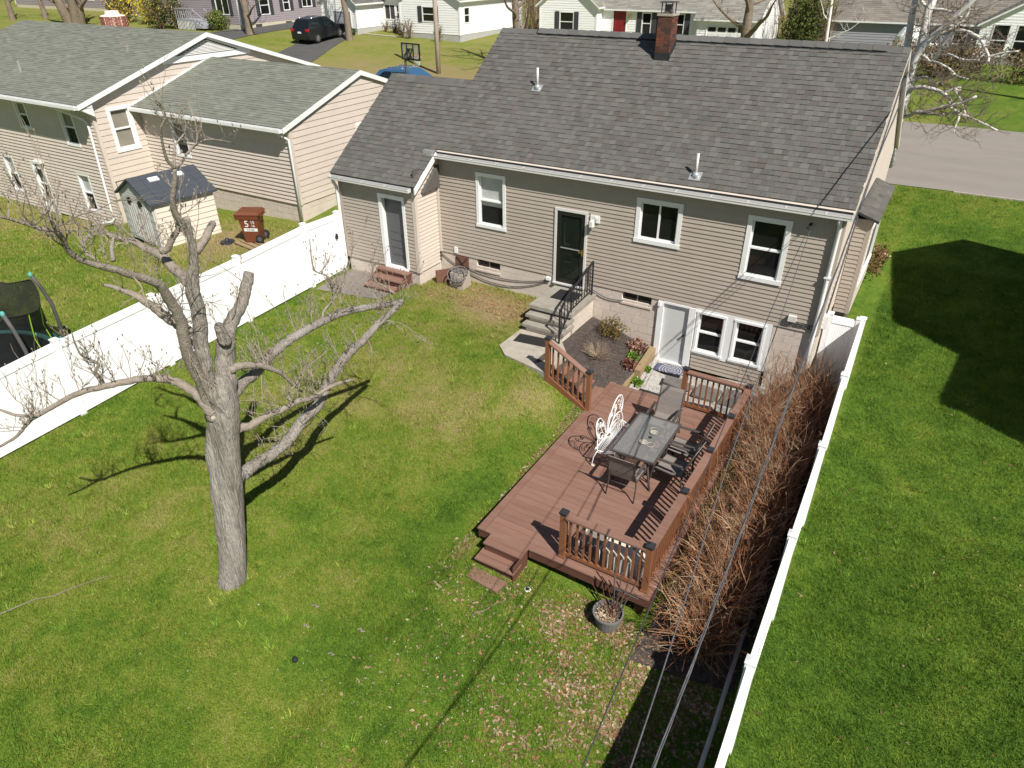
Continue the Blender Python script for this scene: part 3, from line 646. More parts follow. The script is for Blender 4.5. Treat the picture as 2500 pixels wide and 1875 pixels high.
m = MB(); m.tube([(-.10,-.19,4.29),(-.10,-.16,4.2),(-.085,-.085,4.08),(-.085,-.08,1.70),(-.085,-.1,.15)], .045, 8); ds = build(m, 'downspout', 'white', house, True)
m = MB(); m.box(-.15,-.02,-.135,-.03,3.0,3.03); build(m, 'bracket', 'white', ds)
m = MB(); m.tube([(-12.90,-1.18,3.60),(-12.91,-1.13,3.48),(-12.90,-1.06,3.36),(-12.89,-1.06,1.15),(-12.88,-1.2,.98)], .045, 8); build(m, 'downspout', 'white', house, True)
# chimney
ch = MB(); cx0, cx1, cy0, cy1 = -5.45, -5.09, 2.88, 3.30; ch.box(cx0+.012, cx1-.012, cy0+.012, cy1-.012, 6.4, 7.55); chim = build(ch, 'chimney', 'mortar', house)
BR = [(.10,.042,.032),(.16,.062,.042),(.20,.07,.045),(.075,.045,.04),(.12,.055,.04)]
for i in range(14):
    z = 6.62+i*.066
    for (O_, U_, N_, L_) in (((cx0,cy0,0),X,-Y,.36),((cx1,cy0,0),Y,X,.42),((cx0,cy0,0),Y,-X,.42)):
        u = -.1*(i % 2)
        while u < L_:
            a, b = max(u, 0), min(u+.205, L_); u += .205
            if b-a < .03: continue
            m = MB(); m.cc = (.34,.09,.045) if (i == 1 and a == 0 and N_ == -Y) else random.choice(BR)
            rect(m, O_, U_, N_, a+.004, b-.006, z+.004, z+.061, -.02, .004); build(m, 'brick', 'brick', chim)
m = MB(); m.box(cx0-.02, cx1+.02, cy0-.02, cy1+.02, 7.545, 7.59); build(m, 'crown', 'concrete', chim)
m = MB(); m.prism([(cx0-.012,cy0-.02,zf(cy0)-.03),(cx1+.012,cy0-.02,zf(cy0)-.03),(cx1+.012,cy0-.02,zf(cy0)+.16),(cx0-.012,cy0-.02,zf(cy0)+.16)], (0,.03,0))
for xx in (cx0-.016, cx1): m.prism([(xx,cy0-.02,zf(cy0)-.03),(xx,cy1,zf(cy1)-.03),(xx,cy1,zf(cy1)+.16),(xx,cy0-.02,zf(cy0)+.16)], (.016,0,0))
build(m, 'flashing', 'dark_flash', chim)
m = MB(); m.box(-5.37,-5.17,2.98,3.2,7.59,7.63); m.box(-5.34,-5.20,3.0,3.18,7.63,7.78)
for xx in (-5.4,-5.14):
    for yy in (2.96,3.22): m.box(xx-.012, xx+.012, yy-.012, yy+.012, 7.59, 7.82)
m.box(-5.45,-5.09,2.92,3.27,7.82,7.85); build(m, 'chimney_cap', 'pad_gray', chim)
for (px, py) in ((-8.17,1.85),(-3.23,.16)):
    z = zf(py); m = MB(); m.obox((px,py,z), X, SS, SN, -.13, .13, -.12, .12, .015, .025); ff = build(m, 'vent_flange', 'metal', roof)
    m = MB(); m.lathe([(.085,z-.02),(.08,z+.07),(.05,z+.10),(.04,z+.10)], (px,py,0), 10); build(m, 'boot', 'metal', roof, True)
    m = MB(); m.tube([(px,py,z),(px,py,z+.50)], .03, 8); build(m, 'vent_pipe', 'gutter', roof, True)
# wall fittings
m = MB(); m.box(-5.60,-5.36,-.05,-.02,3.28,3.46); lt = build(m, 'light_mount', 'white', house)
m = MB(); m.lathe([(.03,3.16),(.075,3.2),(.07,3.33),(.03,3.38)], (-5.52,-.13,0), 6); m.beam((-5.48,-.05,3.38),(-5.52,-.13,3.36),.02); build(m, 'lantern', 'gutter', house)
m = MB(); m.lathe([(.02,0),(.06,-.03),(.05,-.07),(.03,-.07)], (-5.45,-.05,3.40), 10, 'y'); build(m, 'vent_hood', 'gutter', house)
m = MB(); m.box(-.67,-.50,-.11,-.02,1.87,2.0); build(m, 'meter_box', 'gutter', house)
m = MB()
for k in range(6): m.tube([(-.55+.07*k+R(-.02,.02)+.07*math.cos(a), -.035, 1.80+R(-.02,.02)+.05*math.sin(a)) for a in np.linspace(0, 6.2, 9)], .008, 4)
build(m, 'cable_coil', 'wire', house)
m = MB(); m.box(-9.71,-9.60,-.05,-.02,1.70,1.87); build(m, 'outlet_box', 'white', house)
m = MB(); m.box(-6.78,-6.66,-.07,.0,1.52,1.60); build(m, 'outlet_box', 'white', house)
def sag(a, b, s, n=14): 
    a = Vector(a); b = Vector(b); return [a.lerp(b, t)-Z*(s*4*t*(1-t)) for t in np.linspace(0, 1, n)]
for a, b, s in (((-10.2,-.02,1.60),(-9.3,-.03,1.22),.05),((-9.3,-.03,1.22),(-6.70,-.03,1.50),.30),((-9.6,-.03,1.40),(-6.70,-.03,1.52),.22),((-5.6,-.03,1.62),(-4.6,-.03,1.42),.12)):
    m = MB(); m.tube(sag(a, b, s), .011, 5); build(m, 'wall_cable', 'wire', house)
# ================================================================ the cream house to the left
ng = thing('neighbor_house', 'cream sided house with pale grey-green roofs and a louvred gable vent', 'house', (-25, 3, .3))
xA, yA, yB, xB = -24.95, -.47, 1.36, -17.14
sA, sB = .3126, .327
core = MB(); core.box(-38, xA-.17, yA+.15, 10.1, -.6, 4.3); core.prism([(-38,yA+.15,4.3),(-38,10.1,4.3),(-38,4.85,6.05)], (12.86,0,0))
core.box(xA-.2, xB-.17, yB+.15, 8.5, 0, 4.0); core.prism([(xA,yB+.15,4.0),(xA,8.5,4.0),(xA,4.97,5.18)], (7.62,0,0)); build(core, 'wall_core', 'core', ng)
m = MB(); m.box(-38, xA, yA+.14, yA+.16, -.3, 4.3); wA = build(m, 'wall', 'core', ng)
hA = [(-30.1,-29.28,3.1,4.14), (-27.1,-26.22,2.78,4.12), (-32.52,-31.74,.29,1.8), (-30.4,-29.46,-.4,1.81), (-27.2,-26.4,.24,1.74)]
siding(wA, (0,yA,0), X, -Y, -.2, 4.38, .13, lambda z: (-38, xA-.02), hA, 'cream_siding', t=.04)
m = MB(); m.box(xA-.16, xA-.14, yA+.1, 10, 1.66, 4.3); wS = build(m, 'wall', 'core', ng)
siding(wS, (xA,0,0), Y, X, 1.66, 6.15, .2, lambda z: (max(yA+.05, 4.85-(6.2-z)/sA), min(10.1, 4.85+(6.2-z)/sA)), [(.07,1.02,2.62,4.20)], 'cream_siding')
m = MB(); m.box(xB-2, xB-.2, yB+.14, yB+.16, 1.53, 4.0); wB = build(m, 'wall', 'core', ng)
siding(wB, (0,yB,0), X, -Y, 1.53, 4.06, .13, lambda z: (xA+.02, xB-.03), [(-23.28,-22.45,2.45,3.75)], 'cream_siding', t=.04)
m = MB(); m.box(xB-.16, xB-.14, yB+.1, 8.4, 1.53, 4.0); wC = build(m, 'wall', 'core', ng)
siding(wC, (xB,0,0), Y, X, 1.53, 5.30, .2, lambda z: (max(yB+.05, 4.97-(5.3-z)/sB), min(8.5, 4.97+(5.3-z)/sB)), [(4.5,5.4,2.4,3.66)], 'cream_siding')
for (x, y, a, b) in ((xA, yA, -.2, 4.4), (xB, yB, 1.5, 4.1)):
    m = MB(); m.box(x-.09, x+.03, y-.03, y+.09, a, b); build(m, 'corner_post', 'cream_siding', ng)
f = MB(); f.box(xA-.03, xB-.01, yB+.02, yB+.2, .0, 1.52); f.box(xB-.2, xB-.02, yB+.2, 8.5, .0, 1.52); f.box(xA-.2, xA-.015, yA+.03, yB+.2, -.3, 1.655); fo = build(f, 'foundation', 'block', ng)
blocks(fo, (0,yB+.02,0), X, -Y, xA, xB-.01, .7, 1.52, []); blocks(fo, (xB-.02,0,0), Y, X, yB+.02, 6.0, .9, 1.52, [])
for h, b in zip(hA, (('shade', .45), ('shade', .5), ('curtain', .5), None, ('curtain', .55))):
    if b: window(ng, (0,yA,0), X, -Y, *h, 'dh', .075, b)
window(ng, (xA,0,0), Y, X, .07, 1.02, 2.62, 4.20, 'dh', .13, ('shade', 1.0)); window(ng, (0,yB,0), X, -Y, -23.28, -22.45, 2.45, 3.75, 'dh', .07, ('shade', .7))
window(ng, (xB,0,0), Y, X, 4.5, 5.4, 2.4, 3.66, 'dh', .10)
OA = (0,yA,0); d = MB(); rect(d, OA, X, -Y, -30.4,-30.28,-.3,1.81,-.1,.04); rect(d, OA, X, -Y, -29.58,-29.46,-.3,1.81,-.1,.04); rect(d, OA, X, -Y, -30.28,-29.58,1.70,1.81,-.1,.04); build(d, 'door_frame', 'white', ng)
d = MB(); rect(d, OA, X, -Y, -30.28,-29.58,-.3,.28,-.06,.0); rect(d, OA, X, -Y, -30.28,-30.20,.28,1.70,-.06,.0); rect(d, OA, X, -Y, -29.66,-29.58,.28,1.70,-.06,.0); rect(d, OA, X, -Y, -30.2,-29.66,.90,.96,-.06,.0); bdr = build(d, 'back_door', 'white', ng)
d = MB(); rect(d, OA, X, -Y, -30.2,-29.66,.28,1.70,-.05,-.035); build(d, 'pane', 'pane_clear', bdr)
d = MB(); rect(d, OA, X, -Y, -30.2,-29.66,1.0,1.70,-.10,-.09); build(d, 'blind', 'shade', bdr)
d = MB(); d.box(-29.9,-29.3,yA-.25,yA-.02,1.83,1.9); d.box(-29.62,-29.5,yA-.2,yA-.03,1.6,1.8); build(d, 'door_light', 'gutter', ng)
# roofs
def slab(x0, x1, y0, y1, yr, z0, zr, name='roof'):
    m = MB(); m.prism([(x0,y0,z0),(x0,yr,zr),(x0,y1,z0),(x0,y1,z0-.12),(x0,yr,zr-.14),(x0,y0,z0-.12)], (x1-x0,0,0)); return build(m, name, 'white', ng)
zA = lambda y: 4.42+sA*(y+1.1); zB = lambda y: 4.08+sB*(y-.99)
rA = slab(-37.9, -24.73, -1.0, 10.7, 4.85, zA(-1.0)-.02, 6.28-.02); rB = slab(-24.94, -17.05, 1.05, 8.9, 4.97, zB(1.05)-.02, 5.38-.02)
sa = Vector((0,1,sA)).normalized(); na = Vector((0,-sA,1)).normalized(); sb = Vector((0,1,sB)).normalized(); nb = Vector((0,-sB,1)).normalized()
shingles(rA, (-37.9,-1.0,zA(-1.0)), X, sa, na, 13.17, 5.85/sa.y, lambda s: (0, 13.17), .14, .25, .42, PALE, [3,3,2,2])
shingles(rB, (-24.93,1.05,zB(1.05)), X, sb, nb, 7.88, 3.92/sb.y, lambda s: (0, 7.88), .14, .25, .42, PALE, [3,3,2,2])
sa2 = Vector((0,-1,sA)).normalized(); na2 = Vector((0,sA,1)).normalized()
shingles(rA, (-24.73,10.7,zA(-1.0)), -X, sa2, na2, 13.17, 5.85/sa.y, lambda s: (0, 13.17), .14, .5, .9, PALE, [3,3,2,2])
sb2 = Vector((0,-1,sB)).normalized(); nb2 = Vector((0,sB,1)).normalized()
shingles(rB, (-17.05,8.9,zB(1.05)), -X, sb2, nb2, 7.88, 3.92/sb.y, lambda s: (0, 7.88), .14, .5, .9, PALE, [3,3,2,2])
for (x, y0, yr, y1, z0, zr) in ((-24.73,-1.02,4.85,10.72,zA(-1.02),6.28), (-17.05,1.03,4.97,8.92,zB(1.03),5.38)):
    for ya in (y0, y1):
        m = MB(); m.prism([(x,ya,z0+.0),(x,yr,zr+.0),(x,yr,zr-.155),(x,ya,z0-.155)], (.03,0,0)); build(m, 'rake_board', 'white', ng)
# gable frieze with triangular louvre
m = MB(); m.prism([(xA+.03,4.85,6.14),(xA+.03,2.75,5.484),(xA+.03,2.75,5.33),(xA+.03,6.95,5.33),(xA+.03,6.95,5.484)], (.04,0,0)); fr = build(m, 'gable_frieze', 'white', ng)
z = 5.58
while z < 5.98:
    hw = (6.04-z)/sA*.86; m = MB(); m.prism([(xA+.075,4.85-hw,z),(xA+.075,4.85+hw,z),(xA+.10,4.85+hw,z-.03),(xA+.10,4.85-hw,z-.03)], (0,0,.012)); build(m, 'louvre', 'gutter', fr); z += .05
m = MB(); m.prism([(xA+.071,4.85,6.06),(xA+.071,3.35,5.555),(xA+.071,6.35,5.555)], (.006,0,0)); build(m, 'louvre_backing', 'frame_gray', fr)
m = MB(); m.prism([(xA+.03,1.06,zB(1.06)+.0),(xA+.03,4.97,5.385),(xA+.03,4.97,5.455),(xA+.03,1.06,zB(1.06)+.07)], (.03,0,0)); build(m, 'step_flashing', 'white', ng)
# boxed eave return on A, gutters, downspouts
m = MB(); m.prism([(xA+.0,yA-.0,4.0),(xA+.0,yA-.6,4.38),(xA+.0,yA-.0,4.55)], (.20,0,0)); build(m, 'eave_return', 'white', ng)
for (x0, x1, y, z) in ((-37.8,-24.75,-1.02,4.42), (-24.9,-17.08,1.03,4.08)):
    m = MB(); m.box(x0, x1, y-.12, y-.105, z-.11, z-.01); m.box(x0, x1, y-.105, y, z-.11, z-.09); m.box(x0, x1, y-.015, y, z-.09, z); build(m, 'gutter', 'white', ng)
    m = MB(); m.box(x0, x1, y, y+.55 if x0 < -30 else y+.34, z-.125, z-.11); build(m, 'soffit', 'white', ng)
m = MB(); m.tube([(-26.5,-1.05,4.3),(-26.4,-.9,4.2),(-25.3,-.58,3.85),(-25.22,-.56,3.6),(-25.45,-.56,.2),(-25.5,-.6,.1),(-26.3,-1.0,-.05)], .045, 6); build(m, 'downspout', 'white', ng, True)
m = MB(); m.tube([(-17.3,.95,4.0),(-17.2,1.1,3.85),(-17.12,1.28,3.7),(-17.10,1.28,1.0)], .045, 6); build(m, 'downspout', 'white', ng, True)
m = MB(); m.lathe([(.55,5.3),(.55,6.56),(.50,6.62),(.30,6.66),(.28,6.80)], (-31.7,5.55,0), 10); m.cc = (.30,.12,.085); ac = build(m, 'chimney', 'mortar', ng)
for i in range(16):
    for k in range(12):
        a0 = (k+.5*(i % 2))*math.pi/6; m = MB(); m.cc = random.choice([(.30,.115,.08),(.35,.14,.1),(.25,.09,.065)]); z = 5.55+i*.066
        p = [(-31.7+r*math.cos(a), 5.55+r*math.sin(a)) for r, a in ((.54,a0+.02),(.56,a0+.02),(.56,a0+.50),(.54,a0+.50))]
        m.prism([(q[0],q[1],z) for q in p], (0,0,.056)); build(m, 'brick', 'brick', ac)
m = MB(); m.tube([(-30.9,.6,zA(.6)),(-30.9,.6,zA(.6)+.4)], .05, 6); build(m, 'vent_pipe', 'metal', rA)
# ================================================================ houses across the street
def far_house(name, label, x0, x1, y0, y1, zb, ze, zr, axis, wmat, rmat, fnd='far_found', over=.3, wins=(), cat='house', front_lim=None):
    h = thing(name, label, cat, ((x0+x1)/2, (y0+y1)/2, zb))
    m = MB(); m.box(x0, x1, y0, y1, zb-1, zb+.45); build(m, 'foundation', fnd, h)
    m = MB(); m.box(x0+.1, x1-.1, y0+.16, y1-.1, zb+.4, ze); 
    ym, xm = (y0+y1)/2, (x0+x1)/2
    if axis == 'x': m.prism([(x0+.1,y0+.16,ze),(x0+.1,y1-.1,ze),(x0+.1,ym,zr-.1)], (x1-x0-.2,0,0))
    else: m.prism([(x0+.1,y0+.16,ze),(x1-.16,y0+.16,ze),(xm,y0+.16,zr-.1)], (0,y1-y0-.3,0))
    w = build(m, 'wall', wmat, h)
    hf = [q[1:5] for q in wins if q[0] == 'f']; hs = [q[1:5] for q in wins if q[0] == 's']
    top = zr-.12 if axis == 'y' else ze; sl = (zr-ze)/((x1-x0)/2) if axis == 'y' else 1
    lim = (lambda z: (x0, x1)) if axis == 'x' else (lambda z: (max(x0, xm-(zr-.1-z)/sl), min(x1, xm+(zr-.1-z)/sl)))
    siding(h, (0,y0,0), X, -Y, zb+.45, top, .17, lim, hf, wmat, joined=True)
    top = zr-.12 if axis == 'x' else ze; sl2 = (zr-ze)/((y1-y0)/2)
    lim2 = (lambda z: (y0, y1)) if axis == 'y' else (lambda z: (max(y0, ym-(zr-.1-z)/sl2), min(y1, ym+(zr-.1-z)/sl2)))
    siding(h, (x1,0,0), Y, X, zb+.45, top, .17, lim2, hs, wmat, joined=True)
    for (cx_, cy_) in ((x1, y0), (x0, y0)):
        m = MB(); m.box(cx_-.08, cx_+.04, cy_-.04, cy_+.08, zb+.4, ze-.02); build(m, 'corner_post', 'white', h)
    rm = MB(); o = over; 
    if axis == 'x':
        zo = ze-o*sl2; pts = [(x0-o,y0-o,zo),(x0-o,ym,zr),(x0-o,y1+o,zo),(x0-o,y1+o,zo-.12),(x0-o,ym,zr-.12),(x0-o,y0-o,zo-.12)]; rm.prism(pts, (x1-x0+2*o,0,0))
    else:
        zo = ze-o*sl; pts = [(x0-o,y0-o,zo),(xm,y0-o,zr),(x1+o,y0-o,zo),(x1+o,y0-o,zo-.12),(xm,y0-o,zr-.12),(x0-o,y0-o,zo-.12)]; rm.prism(pts, (0,y1-y0+2*o,0))
    r_ = build(rm, 'roof', 'white', h)
    if axis == 'x':
        S_ = Vector((0,ym-y0+o,zr-zo)).normalized(); N_ = X.cross(S_); L_ = x1-x0+2*o
        shingles(r_, (x0-o,y0-o,zo+.005), X, S_, N_, L_, (ym-y0+o)/S_.y, lambda s: (0, L_), .2, .35, .8, rmat, [1]*len(rmat))
        S2 = Vector((0,-S_.y,S_.z)); shingles(r_, (x1+o,y1+o,zo+.005), -X, S2, (-X).cross(S2), L_, (ym-y0+o)/S_.y, lambda s: (0, L_), .3, .8, 1.6, rmat, [1]*len(rmat))
    else:
        L_ = y1-y0+2*o; S_ = Vector((-(xm-x0+o),0,zr-zo)).normalized(); N_ = Y.cross(S_)
        shingles(r_, (x1+o,y0-o,zo+.005), Y, S_, N_, L_, (xm-x0+o)/abs(S_.x), lambda s: (0, L_), .2, .35, .8, rmat, [1]*len(rmat))
        S2 = Vector((-S_.x,0,S_.z)); shingles(r_, (x0-o,y1+o,zo+.005), -Y, S2, (-Y).cross(S2), L_, (xm-x0+o)/abs(S_.x), lambda s: (0, L_), .3, .8, 1.6, rmat, [1]*len(rmat))
    for q in wins:
        O_, U_, N_ = ((0,y0,0), X, -Y) if q[0] == 'f' else ((x1,0,0), Y, X)
        st = q[5] if len(q) > 5 else ''
        if 'door' in st:
            m = MB(); rect(m, O_, U_, N_, q[1], q[2], q[3], q[4], -.08, .0); dd = build(m, 'door', st.split(':')[-1], h)
            m = MB()
            for a in (q[1]-.08, q[2]): rect(m, O_, U_, N_, a, a+.08, q[3], q[4]+.08, -.08, .05)
            rect(m, O_, U_, N_, q[1], q[2], q[4], q[4]+.08, -.08, .05); build(m, 'door_frame', 'white', h)
            if 'panel' in st or True:
                nn = 4 if q[2]-q[1] > 1.6 else 2
                for i in range(3 if nn == 2 else 4):
                    for j in range(nn):
                        a = q[1]+(q[2]-q[1])*(j+.12)/nn; b = q[1]+(q[2]-q[1])*(j+.88)/nn; c = q[3]+(q[4]-q[3])*(i+.12)/(3 if nn == 2 else 4); e_ = c+(q[4]-q[3])*.72/(3 if nn == 2 else 4)
                        m = MB(); rect(m, O_, U_, N_, a, b, c, e_, .0, .015); build(m, 'panel', 'pane_dark' if 'lite' in st and i == 2+(nn > 2) else st.split(':')[-1], dd)
            continue
        window(h, O_, U_, N_, q[1], q[2], q[3], q[4], 'slider' if 'slider' in st else 'dh', .08, far=True)
        if 'shut' in st:
            for a in (q[1]-.40, q[2]+.02):
                m = MB(); rect(m, O_, U_, N_, a, a+.38, q[3], q[4], .02, .06); build(m, 'shutter', 'shutter', h)
    return h
GR = [(.13,.125,.12), (.15,.145,.135), (.115,.112,.105)]; TAN = [(.25,.24,.21), (.28,.265,.23), (.22,.21,.185)]; BRN = [(.20,.18,.155), (.225,.2,.17), (.18,.16,.14)]
# white house with the recessed porch
lw = far_house('white_house', 'right-hand wing of the white house with one shuttered window, behind the utility pole', -39.3, -33.5, 34.9, 44.5, 3.0, 6.0, 7.6, 'y', 'white_siding', GR, wins=[('f',-37.1,-35.9,4.25,5.38,'shut'), ('s',35.5,36.3,4.2,5.35,'')])
lc = far_house('white_house', 'recessed middle part of the white house with the picture window', -43.2, -39.32, 37.0, 44.0, 3.15, 5.95, 7.4, 'x', 'white_siding', GR, wins=[('f',-43.2+.15,-42.75,4.15,5.25,''), ('f',-42.7,-41.5,4.1,5.3,'slider'), ('f',-41.45,-41.05,4.15,5.25,''), ('f',-40.55,-39.8,3.3,5.3,'door:black_door')])
lg = far_house('garage_wing', 'white garage wing with a pale blue-grey door, behind the black car', -46.6, -42.9, 33.6, 43.0, 3.2, 5.7, 7.2, 'y', 'white_siding', GR, cat='garage', wins=[('f',-45.4,-43.5,3.2,4.85,'door:gray_wall')])
st_ = MB()
for i in range(3): st_.box(-40.9, -39.34, 36.9-.35*(3-i), 36.99, 3.0, 3.15+.16*(i+1))
ps = build(st_, 'brick_steps', 'red_brick_steps', label='red brick front steps of the white house, right of the picture window', cat='steps')
hr = thing('iron_railing', 'black iron railing on the red brick front steps', 'railing', (-40.85, 36.3, 3.6))
for i in range(6): m = MB(); m.beam((-40.85,35.95+i*.2,3.45),(-40.85,35.95+i*.2,4.45),.03); build(m, 'baluster', 'iron', hr)
m = MB(); m.beam((-40.85,35.9,4.45),(-40.85,37.0,4.45),.04); build(m, 'top_rail', 'iron', hr)
# white house with the red door
rw = far_house('white_house', 'gabled left wing of the white house with the red door, one window with dark shutters', -29.5, -24.5, 40.6, 48, 2.7, 5.55, 7.5, 'y', 'white_siding', TAN, wins=[('f',-27.75,-26.45,3.5,4.95,'shut')])
rm_ = far_house('white_house', 'middle of the white house with a dark red door and a wide picture window', -24.45, -16.6, 41.6, 49, 2.7, 5.35, 7.4, 'x', 'white_siding', TAN, wins=[('f',-23.5,-22.45,2.95,5.05,'door:red_door'), ('f',-21.15,-20.35,3.5,5.0,'shut'), ('f',-20.2,-18.6,3.45,5.0,'slider'), ('f',-18.5,-17.75,3.5,5.0,'shut')])
rg_ = far_house('garage_wing', 'white garage wing behind a bare tree, right of the red-doored house', -16.5, -12.3, 41.0, 48, 2.7, 4.95, 7.2, 'x', 'white_siding', TAN, cat='garage', wins=[('f',-15.8,-12.9,2.75,4.3,'door:lite:white'), ('s',43.2,43.5,3.3,5.2,'')])
for a, b, c in ((-22.1, 41.4, 4.75),):
    m = MB(); m.box(a-.06, a+.06, b-.1, b+.12, c-.12, c+.12); build(m, 'porch_lamp', 'brass', rm_)
# purple house along the driveway
pu = far_house('purple_house', 'dusty purple house with white trim along the dark driveway', -60.5, -52.9, 30.2, 40.4, 3.4, 6.6, 9.0, 'y', 'purple', GR, 'pale_found', wins=[('f',-55.7,-54.0,4.5,5.9,'shut slider'), ('s',32.5,33.6,4.4,5.9,'shut'), ('s',35.2,36.0,4.6,5.9,'shut'), ('s',37.5,38.8,4.75,5.9,'shut slider')])
for y in (32.1, 35.6, 38.4): m = MB(); m.box(-52.93,-52.885,y-.35,y+.35,3.5,3.75); build(m, 'basement_window', 'frame_gray', pu)
p2 = far_house('purple_house', 'narrow front wing of the purple house with one tall window', -64.2, -60.6, 31.0, 40, 3.4, 6.6, 9.0, 'x', 'purple', GR, wins=[('f',-62.9,-61.9,4.6,6.0,'shut')])
sg = far_house('sage_house', 'grey-green house behind the yellow forsythia bushes', -74.0, -66.2, 33.5, 42, 3.5, 6.8, 9.4, 'x', 'sage', GR, wins=[('f',-72.6,-71.8,4.7,6.3,''), ('f',-71.5,-70.7,4.7,6.3,''), ('f',-67.6,-66.8,5.0,6.3,'')])
p3_ = far_house('purple_house', 'lavender grey house at the far left edge with dark shutters', -99, -79.5, 36.0, 46, 3.6, 6.9, 9.6, 'x', 'purple', GR, 'pale_found', wins=[('f',-91.3,-89.6,4.6,6.4,'shut'), ('f',-84.3,-82.8,4.7,6.4,'')])
bg2 = far_house('brown_house', 'grey house with dark porch posts between the big dark tree and the brick chimney', -79.3, -74.2, 37, 45, 3.5, 6.8, 9.2, 'x', 'sage', GR, wins=[('f',-77.6,-76.6,3.7,6.0,'door:frame_gray')])
m = MB()
for x in (-79.0, -77.0, -75.0): m.box(x-.1, x+.1, 35.0, 35.2, 3.4, 6.3)
m.box(-79.3, -74.3, 34.9, 37, 6.3, 6.5); build(m, 'porch', 'frame_gray', bg2)
# porch, steps of the purple house
pp = thing('porch', 'grey wooden porch with white lattice skirt in front of the purple house', 'porch', (-58.2, 29.4, 3.4))
m = MB(); m.box(-59.4,-57.0,28.8,30.2,4.0,4.12); build(m, 'deck', 'gray_wall', pp)
for i in range(14): m = MB(); m.beam((-59.4+i*.18,28.8,3.35),(-59.4+i*.18+.0,28.8,4.0),.04,.02); build(m, 'lattice', 'white', pp)
for i in range(9): m = MB(); m.beam((-59.4+i*.28,28.8,4.12),(-59.4+i*.28,28.8,4.95),.05); build(m, 'baluster', 'gray_wall', pp)
m = MB(); m.box(-59.45,-57.0,28.74,28.86,4.93,5.0); build(m, 'rail', 'gray_wall', pp)
for i in range(4): m = MB(); m.box(-57.0+i*.3,-56.7+i*.3,28.7,29.9,3.5,3.98-i*.15); build(m, 'step', 'gray_wall', pp)
for yy in (28.7, 29.9): m = MB(); m.beam((-57.0,yy,4.9),(-55.75,yy,4.2),.07); build(m, 'handrail', 'gray_wall', pp)
# house at the far right
fr_ = far_house('gray_house', 'blue-grey house with a brown roof half hidden behind the white birches', -8.0, 4.2, 46, 54, 2.5, 4.85, 7.6, 'x', 'gray_wall', BRN, wins=[('f',-.2,.7,3.4,4.6,''),])
fp = far_house('white_porch', 'porch with a white sided gable at the top right corner', 1.4, 7.4, 43.5, 46.3, 2.5, 5.0, 6.8, 'y', 'white_siding', BRN, cat='porch', wins=[('f',2.0,3.0,3.0,4.9,''), ('f',3.3,4.4,3.0,4.9,''), ('f',4.7,5.8,3.0,4.9,'')])
m = MB(); m.lathe([(1.0,2.3),(1.0,3.4),(.9,4.0),(.55,4.5),(.1,4.62)], (-2.6,43.5,0), 14); m.box(-3.0,-.9,42.9,44.2,2.3,3.6)
build(m, 'covered_grill', 'tarp', label='white tarpaulin covered heap in front of the blue-grey house', cat='cover', smooth=False)
m = MB(); m.box(-9.2,-8.5,44.0,44.7,2.3,4.4)
build(m, 'chest', 'frame_gray', label='tall dark cabinet beside the round green bush', cat='cabinet')
# the neighbour whose shadow falls on the right lawn
# the house beyond the right edge; its shadow falls on the right-hand lawn
nb_ = thing('next_house', 'plain house just beyond the right edge whose shadow falls on the lawn', 'house', (9, 3, 0))
m = MB(); m.prism([(x, y, -.8) for x, y in ((5.95,5.28),(6.95,1.2),(8.72,.92),(8.5,-2.2),(10.1,-2.58),(16,-3.0),(16,6.5),(9.2,6.66),(7.55,7.0))], (0,0,8.05)); build(m, 'wall', 'neighbor_wall', nb_)
m = MB(); m.prism([(x, y, 7.25) for x, y in ((5.85,5.28),(6.86,1.16),(8.65,.89),(8.41,-2.27),(10.1,-2.66),(16.1,-3.1),(16.1,6.6),(9.2,6.73),(7.5,7.09))], (0,0,.25)); build(m, 'roof', 'dark_flash', nb_)
for (a, b, c) in ((-1.0,2.2,3.4),(3.0,2.2,3.4)):
    pass
